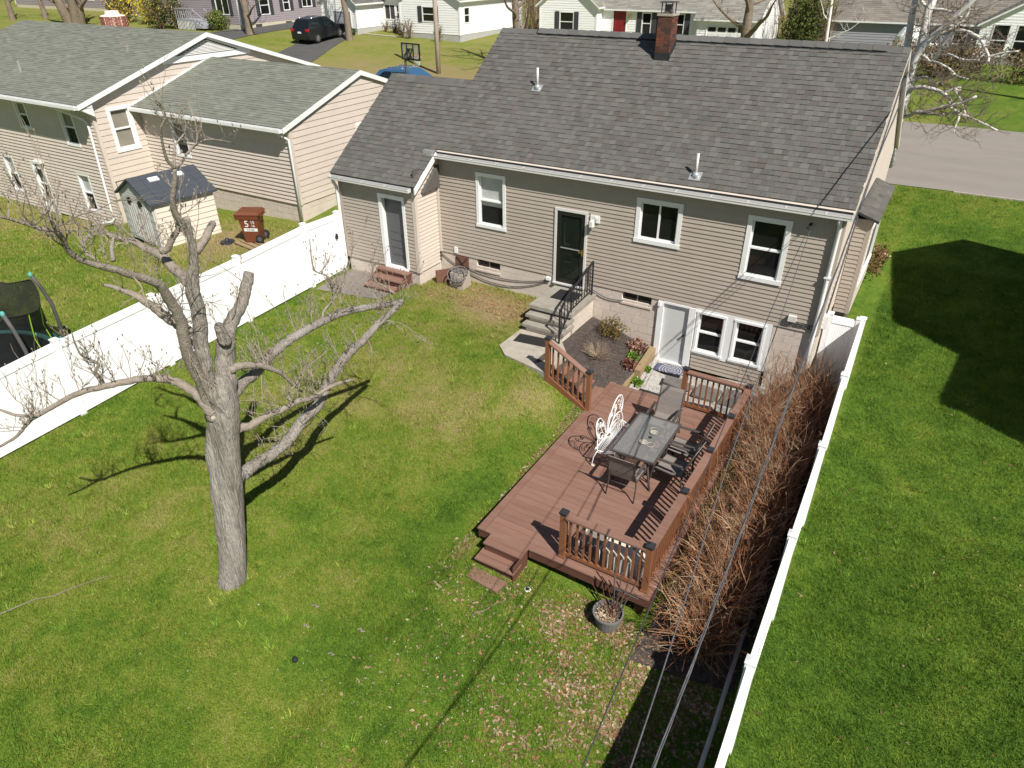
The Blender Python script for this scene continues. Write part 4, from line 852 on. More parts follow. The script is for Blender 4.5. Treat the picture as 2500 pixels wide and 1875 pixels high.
# ================================================================ white vinyl fences
def fence(name, label, posts, base_fn, board_face, cap_w=.15, gate_last=False):
    t = thing(name, label, 'fence', (posts[0][0], posts[0][1], base_fn(posts[0])))
    for (x, y, zt) in posts:
        zb = base_fn((x, y, zt)); m = MB(); m.box(x-.063, x+.063, y-.063, y+.063, zb-.1, zt); po = build(m, 'post', 'vinyl', t)
        m = MB(); m.box(x-.072, x+.072, y-.072, y+.072, zt-.012, zt+.012); m.lathe([(.10,zt+.012),(.0,zt+.045)], (x,y,0), 4, 'z', math.pi/4)
        build(m, 'post_cap', 'vinyl', po)
    for (a, b) in zip(posts[:-1], posts[1:]):
        A = Vector((a[0],a[1],0)); B_ = Vector((b[0],b[1],0)); d = (B_-A); L_ = d.length; d.normalize(); n_ = Vector((-d.y, d.x, 0))
        za, zb_ = a[2]-.06, b[2]-.06; ga, gb = base_fn(a)+.05, base_fn(b)+.05
        zt = lambda u: za+(zb_-za)*u/L_; zg = lambda u: ga+(gb-ga)*u/L_
        def rail(z0f, h, w):
            m = MB(); P = lambda u, k, z: A+d*u+n_*k+Z*z
            m.hexa([P(.063,-w,z0f(.063)),P(L_-.063,-w,z0f(L_-.063)),P(L_-.063,w,z0f(L_-.063)),P(.063,w,z0f(.063)),P(.063,-w,z0f(.063)+h),P(L_-.063,-w,z0f(L_-.063)+h),P(L_-.063,w,z0f(L_-.063)+h),P(.063,w,z0f(.063)+h)]); return m
        pn = build(rail(lambda u: zt(u)-.16, .16, .034), 'fence_panel', 'vinyl', t)
        build(rail(lambda u: zg(u), .16, .034), 'bottom_rail', 'vinyl', pn)
        nB = 14; wB = (L_-.126)/nB
        for i in range(nB):
            u0 = .063+i*wB; u1 = u0+wB-.004; m = MB(); P = lambda u, k, z: A+d*u+n_*k+Z*z; k = .015+(.002 if i % 2 else 0)
            m.hexa([P(u0,-k,zg(u0)+.15),P(u1,-k,zg(u1)+.15),P(u1,k,zg(u1)+.15),P(u0,k,zg(u0)+.15),P(u0,-k,zt(u0)-.15),P(u1,-k,zt(u1)-.15),P(u1,k,zt(u1)-.15),P(u0,k,zt(u0)-.15)]); build(m, 'board', 'vinyl', pn)
    return t
lp = [(-13.05,-14.2,1.93),(-13.05,-11.7,2.09),(-13.04,-9.26,2.28),(-13.03,-7.05,2.40),(-13.02,-4.68,2.51),(-13.0,-2.4,2.67),(-12.99,-1.12,2.65)]
lfence = fence('privacy_fence', 'long white vinyl privacy fence behind the bare tree, on the left', lp, lambda p: g1(p[0], p[1]), 1)
m = MB(); m.box(-12.95,-12.92,-1.33,-1.23,1.95,1.99); m.box(-12.95,-12.90,-1.30,-1.26,1.9,2.06); build(m, 'latch', 'iron', lfence)
rp = [(.76,.78,1.92),(.80,-1.68,1.76),(.855,-4.08,1.60),(.885,-6.42,1.45),(.92,-8.82,1.30),(.98,-11.2,1.15),(1.02,-13.6,1.0)]
rfence = fence('privacy_fence', 'white vinyl privacy fence seen from above, right of the brown thicket', rp, lambda p: g1(p[0], p[1]), 1)
fence('privacy_fence', 'short white vinyl fence return between the house corner and the right-hand fence', [(.10,.62,1.96),(.70,.76,1.90)], lambda p: .05, 1)
# ================================================================ deck
deck = thing('deck', 'red-brown composite deck with dark capped railing posts', 'deck', (-2.4, -4.7, .2))
ZD = .2
y = -7.62; i = 0
while y < -1.95:
    w = .137; x0, x1 = -3.865, -.80
    m = MB(); m.box(x0+R(0,.004), x1, y, min(y+w, -1.87), ZD-.028, ZD+R(-.0015,.0015)); build(m, 'deck_board', 'deck', deck); y += w+.006; i += 1
m = MB(); m.box(-4.01, -3.87, -7.62, -1.87, ZD-.028, ZD+.002); build(m, 'deck_board', 'deck', deck)
for (x0, y0, y1) in ((-3.72,-7.88,-7.745),(-3.72,-7.74,-7.605)):
    m = MB(); m.box(x0, -2.98, y0, y1, ZD-.03, ZD); build(m, 'deck_board', 'deck', deck)
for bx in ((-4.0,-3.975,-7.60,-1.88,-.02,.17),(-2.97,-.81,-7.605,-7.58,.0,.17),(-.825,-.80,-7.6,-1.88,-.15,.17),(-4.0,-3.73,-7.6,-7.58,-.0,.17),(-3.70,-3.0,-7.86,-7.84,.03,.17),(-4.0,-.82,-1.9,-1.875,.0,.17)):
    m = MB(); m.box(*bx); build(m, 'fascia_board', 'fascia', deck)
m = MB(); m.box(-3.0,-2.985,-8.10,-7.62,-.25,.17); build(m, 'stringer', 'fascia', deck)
for (y0, y1, z, x0, x1) in ((-8.12,-7.98,.03,-3.75,-2.98),(-7.97,-7.83,.03,-3.75,-2.98)):
    m = MB(); m.box(x0, x1, y0, y1, z-.03, z); build(m, 'step_tread', 'deck', deck)
m = MB(); m.box(-3.72,-3.0,-8.07,-8.05,-.14,0); build(m, 'riser', 'fascia', deck)
m = MB(); m.prism([(-3.72,-8.42,-.19),(-3.10,-8.46,-.19),(-3.05,-8.20,-.19),(-3.72,-8.16,-.19)], (0,0,.08)); build(m, 'stepping_slab', 'deck', label='flat red-brown slab in the grass at the foot of the deck steps', cat='slab')
jm = MB()
for xx in (-3.6,-2.9,-2.2,-1.5,-1.0):
    for yy in (-7.4,-5.6,-3.8,-2.2): jm.box(xx-.07, xx+.07, yy-.07, yy+.07, -.6, .17)
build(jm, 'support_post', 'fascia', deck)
def rail_post(parent, x, y, zb, zt):
    m = MB(); m.box(x-.05, x+.05, y-.05, y+.05, zb, zt); po = build(m, 'railing_post', 'rail', parent)
    m = MB(); m.box(x-.062, x+.062, y-.062, y+.062, zb, zb+.045); build(m, 'base_trim', 'rail', po)
    m = MB(); m.box(x-.066, x+.066, y-.066, y+.066, zt-.012, zt+.022); m.lathe([(.09,zt+.022),(.0,zt+.058)], (x,y,0), 4, 'z', math.pi/4); build(m, 'post_cap', 'cap', po)
    return po
def railing(parent, a, b, zt, zb=None, n=None, slope=None, sp=.115):
    """a,b plan points with top-of-rail heights zt=(za,zb) and deck level"""
    A = Vector((a[0],a[1],0)); B_ = Vector((b[0],b[1],0)); d = B_-A; L_ = d.length; d.normalize(); n_ = Vector((-d.y,d.x,0))
    za, zb_ = zt; fa, fb = zb
    P = lambda u, k, z: A+d*u+n_*k+Z*z
    T = lambda u: za+(zb_-za)*u/L_; F = lambda u: fa+(fb-fa)*u/L_
    def bar(z0, z1, w, nm, par):
        m = MB(); u0, u1 = .05, L_-.05
        m.hexa([P(u0,-w,z0(u0)),P(u1,-w,z0(u1)),P(u1,w,z0(u1)),P(u0,w,z0(u0)),P(u0,-w,z1(u0)),P(u1,-w,z1(u1)),P(u1,w,z1(u1)),P(u0,w,z1(u0))]); return build(m, nm, 'rail' if nm != 'railing' else 'deck', par)
    r_ = bar(lambda u: T(u)-.035, T, .07, 'railing', parent)
    bar(lambda u: T(u)-.085, lambda u: T(u)-.036, .022, 'top_rail', r_); bar(lambda u: F(u)+.05, lambda u: F(u)+.115, .022, 'bottom_rail', r_)
    nn = int(L_/sp); 
    for i in range(1, nn):
        u = L_*i/nn; m = MB(); m.hexa([P(u-.017,-.017,F(u)+.08),P(u+.017,-.017,F(u)+.08),P(u+.017,.017,F(u)+.08),P(u-.017,.017,F(u)+.08),P(u-.017,-.017,T(u)-.06),P(u+.017,-.017,T(u)-.06),P(u+.017,.017,T(u)-.06),P(u-.017,.017,T(u)-.06)]); build(m, 'baluster', 'rail', r_)
pts = [(-2.40,-7.46),(-.93,-7.46),(-.91,-5.96),(-.89,-4.63),(-.87,-3.36),(-.85,-2.08),(-2.22,-2.05)]
for p in pts: rail_post(deck, p[0], p[1], ZD, 1.17)
for a, b in zip(pts[:-1], pts[1:]): railing(deck, a, b, (1.12,1.12), (ZD,ZD))
# stair down from the walk
stair = thing('deck_stairs', 'short red-brown stairs with a sloping baluster rail, from the walk down to the deck', 'stairs', (-4.45,-2.8,.3))
rail_post(stair, -4.97, -3.27, .50, 1.74); rail_post(stair, -3.96, -3.25, .1, 1.17)
railing(stair, (-4.97,-3.27), (-3.96,-3.25), (1.69,1.10), (.62,.17))
for i in range(4):
    z = .70-i*.145; x = -4.98+i*.255
    for k in range(2): m = MB(); m.box(x+k*.13, x+k*.13+.125, -3.24, -2.34, z-.03, z); build(m, 'tread', 'deck', stair)
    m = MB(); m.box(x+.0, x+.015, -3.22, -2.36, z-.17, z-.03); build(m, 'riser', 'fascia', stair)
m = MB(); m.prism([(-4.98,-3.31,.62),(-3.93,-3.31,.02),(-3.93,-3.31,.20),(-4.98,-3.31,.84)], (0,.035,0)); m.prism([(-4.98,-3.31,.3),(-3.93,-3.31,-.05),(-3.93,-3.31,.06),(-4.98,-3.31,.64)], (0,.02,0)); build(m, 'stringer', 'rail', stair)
# wing steps, stoop
ws = thing('side_steps', 'small red-brown wooden steps below the grey side door', 'steps', (-11.05,-1.4,.95))
for k, (x0, x1, y0, z) in enumerate(((-11.60,-10.50,-1.26,1.30),(-11.62,-10.50,-1.53,1.16),(-11.56,-10.54,-1.86,1.03))):
    m = MB(); m.box(x0, x1, y0, y0+.29, z-.035, z); build(m, 'tread', 'deck', ws)
    if k < 2: m = MB(); m.box(x0+.04, x1-.04, y0+.03, y0+.045, z-.14, z-.035); build(m, 'riser', 'fascia', ws)
m = MB(); 
for x in (-11.58,-10.55): m.prism([(x,-1.0,.9),(x,-1.72,.9),(x,-1.72,1.0),(x,-1.25,1.26),(x,-1.0,1.26)], (.03,0,0))
build(m, 'stringer', 'fascia', ws)
sp_ = thing('stoop', 'grey concrete stoop with three worn steps below the black storm door', 'stoop', (-5.95,-.8,.9))
m = MB(); m.box(-6.52,-5.33,-1.42,-.02,1.33,1.42); build(m, 'landing', 'old_concrete', sp_)
m = MB(); m.box(-6.40,-5.40,-1.30,-.02,.5,1.33); build(m, 'body', 'block', sp_)
for (y0, z) in ((-1.62,1.25),(-1.80,1.07)): m = MB(); m.box(-6.50,-5.33,y0,-1.25,z-.07,z); build(m, 'step', 'old_concrete', sp_); m = MB(); m.box(-6.42,-5.40,y0+.07,-1.2,z-.30,z-.07); build(m, 'riser', 'block', sp_)
ir = thing('handrail', 'black wrought iron handrail on the right side of the concrete stoop', 'railing', (-5.42,-1.0,1.42))
pa, pb, pc = (-5.42,-.12), (-5.40,-1.36), (-5.38,-1.95)
def ibar(a, b, w, nm): m = MB(); m.beam(a, b, w); build(m, nm, 'iron', ir)
ibar((*pa,1.42),(*pa,2.32),.035,'post'); ibar((*pc,.87),(*pc,1.78),.035,'post'); ibar((-5.40,-1.3,1.42),(-5.40,-1.3,2.0),.02,'post')
ibar((*pa,2.32),(-5.39,-1.55,1.98),.042,'top_rail'); ibar((-5.39,-1.55,1.98),(*pc,1.72),.042,'top_rail'); ibar((*pa,1.55),(-5.40,-1.36,1.50),.022,'bottom_rail'); ibar((-5.40,-1.36,1.50),(*pc,1.05),.022,'bottom_rail')
for i in range(1, 12):
    t = i/12; y = -.12+t*(-1.95+.12); zt = 2.32+(1.98-2.32)*(-.12-y)/1.43 if y > -1.55 else 1.98+(1.72-1.98)*(-1.55-y)/.4
    zb = 1.55-(.05)*(-.12-y)/1.24 if y > -1.36 else 1.50-.45*(-1.36-y)/.59
    ibar((-5.41,y,zb),(-5.41,y,zt),.016,'baluster')
m = MB()
for k in range(3):
    a = np.linspace(0, 4.5, 14); m.tube([(-5.41,-.95+(.10-.018*t)*math.cos(t)*(1 if k < 2 else -1)+k*.02, 1.80+(.14-.02*t)*math.sin(t)-k*.13) for t in a], .008, 4)
build(m, 'scroll', 'iron', ir)
# mats
def flat(name, label, cat, pts, z, h, mt, bev=0):
    m = MB(); m.prism([(x, y, z) for x, y in pts], (0,0,h)); return build(m, name, mt, label=label, cat=cat)
flat('mat', 'black rubber mat lying on the concrete walk at the foot of the stoop', 'mat', [(-6.40,-2.38),(-5.58,-2.28),(-5.60,-1.88),(-6.44,-1.98)], .872, .012, 'rubber')
gm = MB(); gm.box(-6.25,-5.62,-.80,-.22,1.422,1.43)
for i in range(12): gm.box(-6.25+i*.055,-6.22+i*.055,-.80,-.22,1.43,1.442)
build(gm, 'mat', 'rubber', label='ribbed black mat on the stoop in front of the storm door', cat='mat')
dm = MB(); dm.prism([(-3.45+.75*t,-.56+(.06*t),.03) for t in (0,.33,.66,1)]+[(-2.70,-.12,.03),(-3.45,-.20,.03)], (0,0,.02)); build(dm, 'doormat', 'doormat', label='blue and white doormat with a round medallion at the white basement door', cat='doormat', at=(-3.02,-.40,.04))
flat('slate_slab', 'grey slate slab in the gravel next to the doormat', 'slab', [(-3.05,-.72),(-3.0,-1.05),(-2.45,-1.18),(-2.28,-.95),(-2.6,-.70)], .02, .05, 'slate')
flat('slate_slab', 'long dark slate slab in the gravel behind the deck railing', 'slab', [(-2.22,-.70),(-2.22,-1.25),(-1.7,-1.3),(-1.65,-.75)], .02, .05, 'slate')
rm2 = MB(); rm2.box(-1.60,-.62,-1.30,-.55,.03,.045)
for i in range(12): rm2.box(-1.60+i*.082,-1.55+i*.082,-1.30,-.55,.045,.06)
build(rm2, 'mat', 'slate', label='ribbed dark mat on the gravel behind the deck railing', cat='mat')
m = MB(); m.box(-3.32,-2.72,-1.86,-1.74,.10,.15); build(m, 'step_edge', 'cap', label='short black edging strip between the gravel and the deck', cat='edging')
m = MB(); m.prism([(-3.76,-.02,.0),(-3.60,-.02,.0),(-3.60,-.02,.36),(-3.76,-.02,.36)], (.05,-1.15,-.10)); tb = build(m, 'landscape_timber', 'timber', label='weathered timber edging between the mulch bed and the gravel', cat='timber')
m = MB(); m.beam((-3.74,-1.15,.12),(-3.70,-1.85,.05),.09); build(m, 'landscape_timber', 'timber', label='low timber end next to the deck back edge', cat='timber')
# ================================================================ patio furniture
table = thing('patio_table', 'rectangular patio table with a frosted glass top and dark metal legs', 'table', (-2.14,-4.5,ZD))
tx, ty, hx, hy, zt = -2.14, -4.5, .44, .735, .915
m = MB(); m.box(tx-hx+.03, tx+hx-.03, ty-hy+.03, ty+hy-.03, zt-.008, zt); build(m, 'glass_top', 'table_glass', table)
m = MB()
for bx in ((tx-hx,tx-hx+.035,ty-hy,ty+hy),(tx+hx-.035,tx+hx,ty-hy,ty+hy),(tx-hx+.035,tx+hx-.035,ty-hy,ty-hy+.035),(tx-hx+.035,tx+hx-.035,ty+hy-.035,ty+hy)): m.box(*bx, zt-.03, zt+.004)
build(m, 'rim', 'frame_gray', table)
for sx in (-1, 1):
    for sy in (-1, 1):
        m = MB(); m.tube([(tx+sx*(hx-.04),ty+sy*(hy-.05),zt-.02),(tx+sx*(hx-.16),ty+sy*(hy-.16),zt-.05),(tx+sx*(hx-.24),ty+sy*(hy-.28),zt-.16),(tx+sx*(hx-.18),ty+sy*(hy-.22),.55),(tx+sx*(hx-.06),ty+sy*(hy-.08),ZD)], .022, 7); build(m, 'leg', 'frame_gray', table, True)
for (px, py, r, st) in ((-2.06,-4.33,.075,1),(-2.12,-4.72,.08,1),(-1.98,-4.72,.07,0),(-2.10,-4.22,.07,0)):
    m = MB(); 
    if st: m.lathe([(r*.6,zt+.004),(r,zt+.02),(r,zt+.03),(r*.7,zt+.022),(r*.68,zt+.012)], (px,py,0), 18)
    else: m.tube([(px+r*math.cos(a), py+r*math.sin(a), zt+.008) for a in np.linspace(0, 6.283, 20)], .007, 5)
    build(m, 'coaster' if st else 'ring', 'concrete', label={(-2.06,1): 'pale saucer nearest the back edge of the glass table', (-2.12,1): 'pale saucer on the near half of the glass table', (-1.98,0): 'thin pale ring on the near right part of the glass table', (-2.10,0): 'thin pale ring behind the far saucer on the glass table'}[(px,st)], cat='saucer' if st else 'ring')
m = MB(); m.lathe([(.03,zt+.004),(.035,zt+.012),(.02,zt+.012)], (-2.07,-4.5,0), 12); build(m, 'umbrella_hole', 'iron', table)
def sling_chair(label):
    c = thing('sling_chair', label, 'chair', (0,0,0), 'sling chairs around the glass table')
    seat = [(-.24,.40),(-.10,.385),(.08,.375),(.20,.385),(.27,.43)]   # local y forward(-) to back(+), z
    back = [(.27,.43),(.33,.60),(.38,.78),(.43,.93),(.47,.99)]
    for nm, pr in (('seat', seat), ('backrest', back)):
        m = MB(); n = len(pr)
        for i in range(n-1):
            (y0,z0),(y1,z1) = pr[i], pr[i+1]; d = Vector((0,y1-y0,z1-z0)).normalized(); nn_ = Vector((1,0,0)).cross(d)*.006
            m.hexa([Vector((-.235,y0,z0))-nn_,Vector((.235,y0,z0))-nn_,Vector((.235,y1,z1))-nn_,Vector((-.235,y1,z1))-nn_,Vector((-.235,y0,z0))+nn_,Vector((.235,y0,z0))+nn_,Vector((.235,y1,z1))+nn_,Vector((-.235,y1,z1))+nn_])
        build(m, nm, 'sling', c)
    for sx in (-1, 1):
        x = sx*.25
        m = MB(); m.tube([(x,-.27,.41)]+[(x,y,z) for y, z in seat]+[(x,y,z) for y, z in back[1:]], .013, 6); build(m, 'side_frame', 'frame_gray', c, True)
        m = MB(); m.tube([(x*1.1,-.34,0),(x*1.1,-.29,.30),(x*1.1,-.25,.56),(x*1.1,-.22,.615),(x*1.1,-.15,.635),(x*1.1,.15,.625),(x*1.08,.30,.60)], .015, 6); build(m, 'front_leg', 'frame_gray', c, True)
        m = MB(); m.tube([(x,.36,.68),(x*1.05,.30,.5),(x*1.08,.28,.3),(x*1.1,.36,0)], .014, 6); build(m, 'rear_leg', 'frame_gray', c, True)
        m = MB(); m.box(x*1.1-.03, x*1.1+.03, -.22, .28, .632, .65); build(m, 'armrest', 'frame_gray', c)
    for (y, z) in ((-.26,.30),(.29,.30)):
        m = MB(); m.tube([(-.27,y,z),(.27,y,z)], .011, 6); build(m, 'stretcher', 'frame_gray', c, True)
    return c
c1 = sling_chair('sling patio chair at the far end of the glass table, its grey back highest'); 
def put(o, x, y, rot): o.location = (x, y, ZD); o.rotation_euler = (0,0,rot)
put(c1, -2.19, -3.42, 0)
c2 = cp(c1, label='sling patio chair at the near end of the glass table, seen from behind'); put(c2, -2.16, -5.28, math.pi)
c3 = cp(c1, label='sling patio chair on the railing side of the table, nearer the house'); put(c3, -1.53, -4.02, -math.pi/2)
c4 = cp(c1, label='sling patio chair on the railing side of the table, farther from the house'); put(c4, -1.51, -4.68, -math.pi/2-.08)
# butterfly bench
bench = thing('butterfly_bench', 'white wrought iron bench with a butterfly wing back, left of the glass table', 'bench', (-2.95,-4.42,ZD))
BX, BY, SZ = -2.98, -4.42, .62
lean = .16
def bp(s, h): return (BX-.02-lean*max(0,h)*.6+.14*abs(s), BY+s, SZ+h)
def spiral(cs, ch, r0, turns, a0, sg, n=26):
    return [bp(cs+(r0*(1-.85*t))*math.cos(a0+sg*turns*2*math.pi*t), ch+(r0*(1-.85*t))*math.sin(a0+sg*turns*2*math.pi*t)) for t in np.linspace(0, 1, n)]
def bez(p, n=16):
    p = [np.array(q, float) for q in p]; out = []
    for t in np.linspace(0, 1, n): out.append(tuple((1-t)**3*p[0]+3*t*(1-t)**2*p[1]+3*t*t*(1-t)*p[2]+t**3*p[3]))
    return out
for sg in (-1, 1):
    m = MB(); C2 = lambda p: [bp(sg*s, h) for s, h in p]
    m.tube(C2(bez([(.04,0),(.12,.35),(.30,.62),(.50,.64)])+bez([(.50,.64),(.68,.62),(.66,.40),(.56,.24)])[1:]), .0125, 6)
    m.tube(C2(bez([(.56,.24),(.62,.12),(.64,.05),(.60,.0)])), .0115, 6)
    m.tube(C2(bez([(.04,0),(.18,.10),(.36,.30),(.38,.50)])), .010, 5); m.tube(C2(bez([(.24,.18),(.36,.30),(.50,.28),(.56,.24)])), .010, 5)
    m.tube(C2(bez([(.04,.01),(.14,.02),(.26,.16),(.40,.14)])), .009, 5)
    build(m, 'wing', 'white', bench, True)
    m = MB()
    for (cs, ch, r, a, tn, d) in ((.50,.50,.10,1.4,1.4,-1),(.55,.34,.07,0,1.4,1),(.36,.42,.075,1.2,1.3,1),(.44,.16,.075,2.6,1.3,-1),(.28,.08,.07,2.8,1.3,-1),(.22,.33,.055,.5,1.2,1)):
        q = [(abs(p[1]-BY), p) for p in spiral(cs, ch, r, tn, a, d)]; m.tube([bp(sg*(p[1]-BY), p[2]-SZ) for _, p in q], .007, 4)
    build(m, 'scroll', 'white', bench, True)
    m = MB(); m.tube(C2(bez([(.02,.0),(.02,.2),(.10,.36),(.17,.40)])+bez([(.17,.40),(.24,.42),(.24,.30),(.17,.30)])[1:]), .009, 5); build(m, 'antenna', 'white', bench, True)
    m = MB(); m.tube([bp(sg*.60, 0), (BX-.01, BY+sg*.60, .45), (BX-.05, BY+sg*.585, ZD+.02), (BX-.0, BY+sg*.56, ZD)], .015, 6); build(m, 'leg', 'white', bench, True); m = MB(); m.tube([(BX+.30,BY+sg*.40,SZ-.01),(BX+.36,BY+sg*.41,.48),(BX+.30,BY+sg*.38,.30),(BX+.38,BY+sg*.40,ZD)], .014, 6); build(m, 'leg', 'white', bench, True)
def seatpt(r, a): return (BX+.52*r*math.sin(a), BY+.60*r*math.cos(a)*(1), SZ-.02*math.sin(a)*r)
m = MB(); m.tube([seatpt(1, a) for a in np.linspace(0, math.pi, 26)], .014, 6); m.tube([seatpt(1, 0), (BX,BY,SZ), seatpt(1, math.pi)], .013, 6); m.tube([(p[0],p[1],p[2]-.05) for p in [seatpt(.98, a) for a in np.linspace(0, math.pi, 20)]], .008, 4); build(m, 'seat_rim', 'white', bench, True)
m = MB(); na = 22; nr = 8
for i in range(nr):
    for j in range(na):
        r0, r1 = .12+.88*i/nr, .12+.88*(i+1)/nr
        for da in (0, 1):
            a0 = math.pi*(j+da)/na; a1 = math.pi*(j+1-da)/na; p, q = Vector(seatpt(r0, a0)), Vector(seatpt(r1, a1)); d = (q-p).cross(Z).normalized()*.0036
            m.quad(p-d, p+d, q+d, q-d)
build(m, 'seat_mesh', 'white', bench, kind='stuff')
# stool and tote behind the front railing
stl = thing('footstool', 'low sling footstool behind the front railing of the deck', 'footstool', (-1.98,-7.15,ZD))
m = MB()
for i in range(6):
    y0, y1 = -7.34+i*.06, -7.28+i*.06; z = lambda yy: .56-.03*math.sin((yy+7.34)/.36*math.pi)
    m.hexa([(-2.16,y0,z(y0)-.008),(-1.80,y0,z(y0)-.008),(-1.80,y1,z(y1)-.008),(-2.16,y1,z(y1)-.008),(-2.16,y0,z(y0)),(-1.80,y0,z(y0)),(-1.80,y1,z(y1)),(-2.16,y1,z(y1))])
build(m, 'seat', 'sling', stl)
for sx in (-2.17,-1.79): m = MB(); m.tube([(sx,-7.37,ZD),(sx,-7.35,.54),(sx,-7.3,.565),(sx,-7.0,.565),(sx,-6.95,.54),(sx,-6.93,ZD)], .013, 6); build(m, 'leg_frame', 'gutter', stl, True)
tote = thing('storage_box', 'pale grey storage box with modelled baluster-shadow stripes in the front corner of the deck', 'box', (-1.38,-6.98,ZD))
m = MB(); m.hexa([(-1.66,-7.35,ZD+.01),(-1.08,-7.35,ZD+.01),(-1.08,-7.08,ZD+.01),(-1.66,-7.08,ZD+.01),(-1.69,-7.37,.60),(-1.05,-7.37,.60),(-1.05,-7.06,.60),(-1.69,-7.06,.60)]); build(m, 'body', 'shed_gray', tote)
m = MB(); m.box(-1.72,-1.02,-7.39,-7.03,.60,.645); m.box(-1.66,-1.08,-7.34,-7.08,.645,.66); build(m, 'lid', 'shed_wall', tote)
for i in range(6): m = MB(); m.beam((-1.62+i*.1,-7.362,ZD+.04),(-1.64+i*.105,-7.378,.58),.03,.02); build(m, 'rib_or_light_stripe', 'shed_wall', tote)  # pale strips imitate the stripes that baluster shadows leave on the box
# planter with dead stems and dark stakes
pl = thing('planter', 'round grey plastic planter full of dead leaves in front of the deck corner', 'planter', (-1.32,-7.93,-.38))
pz = g1(-1.32,-7.93); px_, py_ = -1.32, -7.95
m = MB(); m.lathe([(.16,pz),(.175,pz+.03),(.235,pz+.29),(.25,pz+.29),(.25,pz+.32),(.222,pz+.32),(.215,pz+.25),(.0,pz+.245)], (px_,py_,0), 24); build(m, 'pot', 'pot', pl)
m = MB(); m.lathe([(.215,pz+.24),(.15,pz+.262),(0,pz+.27)], (px_,py_,0), 16); build(m, 'soil', 'mulch', pl)
m = MB()
for k in range(260):
    a, r = R(0, 6.28), .205*random.random()**.5; c = Vector((px_+r*math.cos(a), py_+r*math.sin(a), pz+.27+R(0,.03))); d = Vector((R(-1,1), R(-1,1), R(-.4,.5))).normalized(); e = d.orthogonal().normalized(); l = R(.012,.034); m.cc = random.choice([(.34,.25,.15),(.42,.33,.22),(.26,.16,.09),(.48,.40,.30)])
    m.quad(c-d*l, c+e*l*.5, c+d*l, c-e*l*.5)
build(m, 'dead_leaves', 'leaf_litter', pl, kind='stuff')
stk = thing('plant_stake', 'bundle of dark stakes and red twigs standing in the planter', 'stakes', (px_+.06,py_+.06,pz+.26))
for (a, b) in (((.05,.12),(.0,.10)),((.08,.10),(.10,.16)),((.12,.06),(.24,.14)),((.14,.1),(.36,.18)),((.02,.06),(-.02,.22))):
    m = MB(); m.tube([(px_+a[0],py_+a[1],pz+.22),(px_+b[0],py_+b[1],pz+1.02+R(-.1,.1))], .011, 6); build(m, 'stake', 'pad_gray', stk)
m = MB(); m.tube([(px_+.03,py_+.12,pz+.74),(px_+.42,py_+.13,pz+.72)], .010, 5); build(m, 'crossbar', 'pad_gray', stk)
m = MB(); m.cc = (.2,.09,.06)
for k in range(16):
    a = R(0, 6.28); p = Vector((px_+R(-.1,.14),py_+R(-.06,.1),pz+.24)); q = [p]
    for i in range(5): p = p+Vector((math.cos(a)*.05+R(-.03,.03), math.sin(a)*.05+R(-.03,.03), R(.07,.14))); q.append(p)
    m.tube(q, [.006,.005,.005,.004,.003,.002], 4)
build(m, 'twigs', 'thicket', stk, kind='stuff')
m = MB(); m.lathe([(.055,-.27),(.06,-.20),(.05,-.19),(0,-.185)], (-2.72,-8.08,0), 14); sl = build(m, 'solar_light', 'white', label='small round white solar light in the grass by the deck steps', cat='light')
m = MB(); m.box(-2.75,-2.69,-8.11,-8.05,-.186,-.18); build(m, 'solar_cell', 'cap', sl)
m = MB(); z0 = g1(-4.97,-11.1); m.lathe([(.0,z0),(.035,z0+.015),(.045,z0+.05),(.035,z0+.08),(.0,z0+.095)], (-4.97,-11.1,0), 10); build(m, 'ball', 'rubber', label='small dark ball lying on the lawn in front of the tree', cat='ball', smooth=True)
m = MB(); z0 = g1(-18.0,-1.3); m.lathe([(.24,z0),(.22,z0+.07),(.08,z0+.10),(.05,z0+.16),(0,z0+.17)], (-18.0,-1.2,0), 14); build(m, 'umbrella_base', 'cap', label='low round black base on the bare ground by the brown bin', cat='base')
# hose reel box, crate at the foundation
hb = thing('hose_reel', 'beige hose box with a grey hose heaped over it, by the brown access panel', 'hose reel', (-9.25,-.42,.95))
m = MB(); m.hexa([(-9.50,-.66,.90),(-9.05,-.66,.90),(-9.05,-.22,.90),(-9.50,-.22,.90),(-9.47,-.62,1.36),(-9.08,-.62,1.36),(-9.08,-.25,1.36),(-9.47,-.25,1.36)]); build(m, 'box', 'hose_box', hb)
m = MB(); m.box(-9.22,-9.12,-.68,-.60,.9,1.30); build(m, 'handle_bar', 'hose_box', hb)
m = MB()
for k in range(9):
    ox, oz, r = R(-.14,.16), R(-.06,.06), R(.14,.22); tl = R(-.5,.5)
    q = []
    for a in np.linspace(0, 6.28, 18): q.append((-9.25+ox+r*math.cos(a), -.45-.18*(k % 2)+R(-.02,.02)+.1*math.sin(a)*(1-tl), 1.30+oz+(r*.8*math.sin(a) if k % 2 else .04*math.sin(a)+.1)))
    m.tube(q, .016, 5)
build(m, 'hose', 'hose', hb, True)
m = MB(); m.prism([(-9.98,-.62,.95),(-9.72,-.28,.95),(-9.72,-.28,1.32),(-9.98,-.62,1.32)], (.06,-.05,.02)); 
cr_ = build(m, 'wire_crate', 'rust', label='rusty perforated crate leaning in the corner by the foundation', cat='crate')
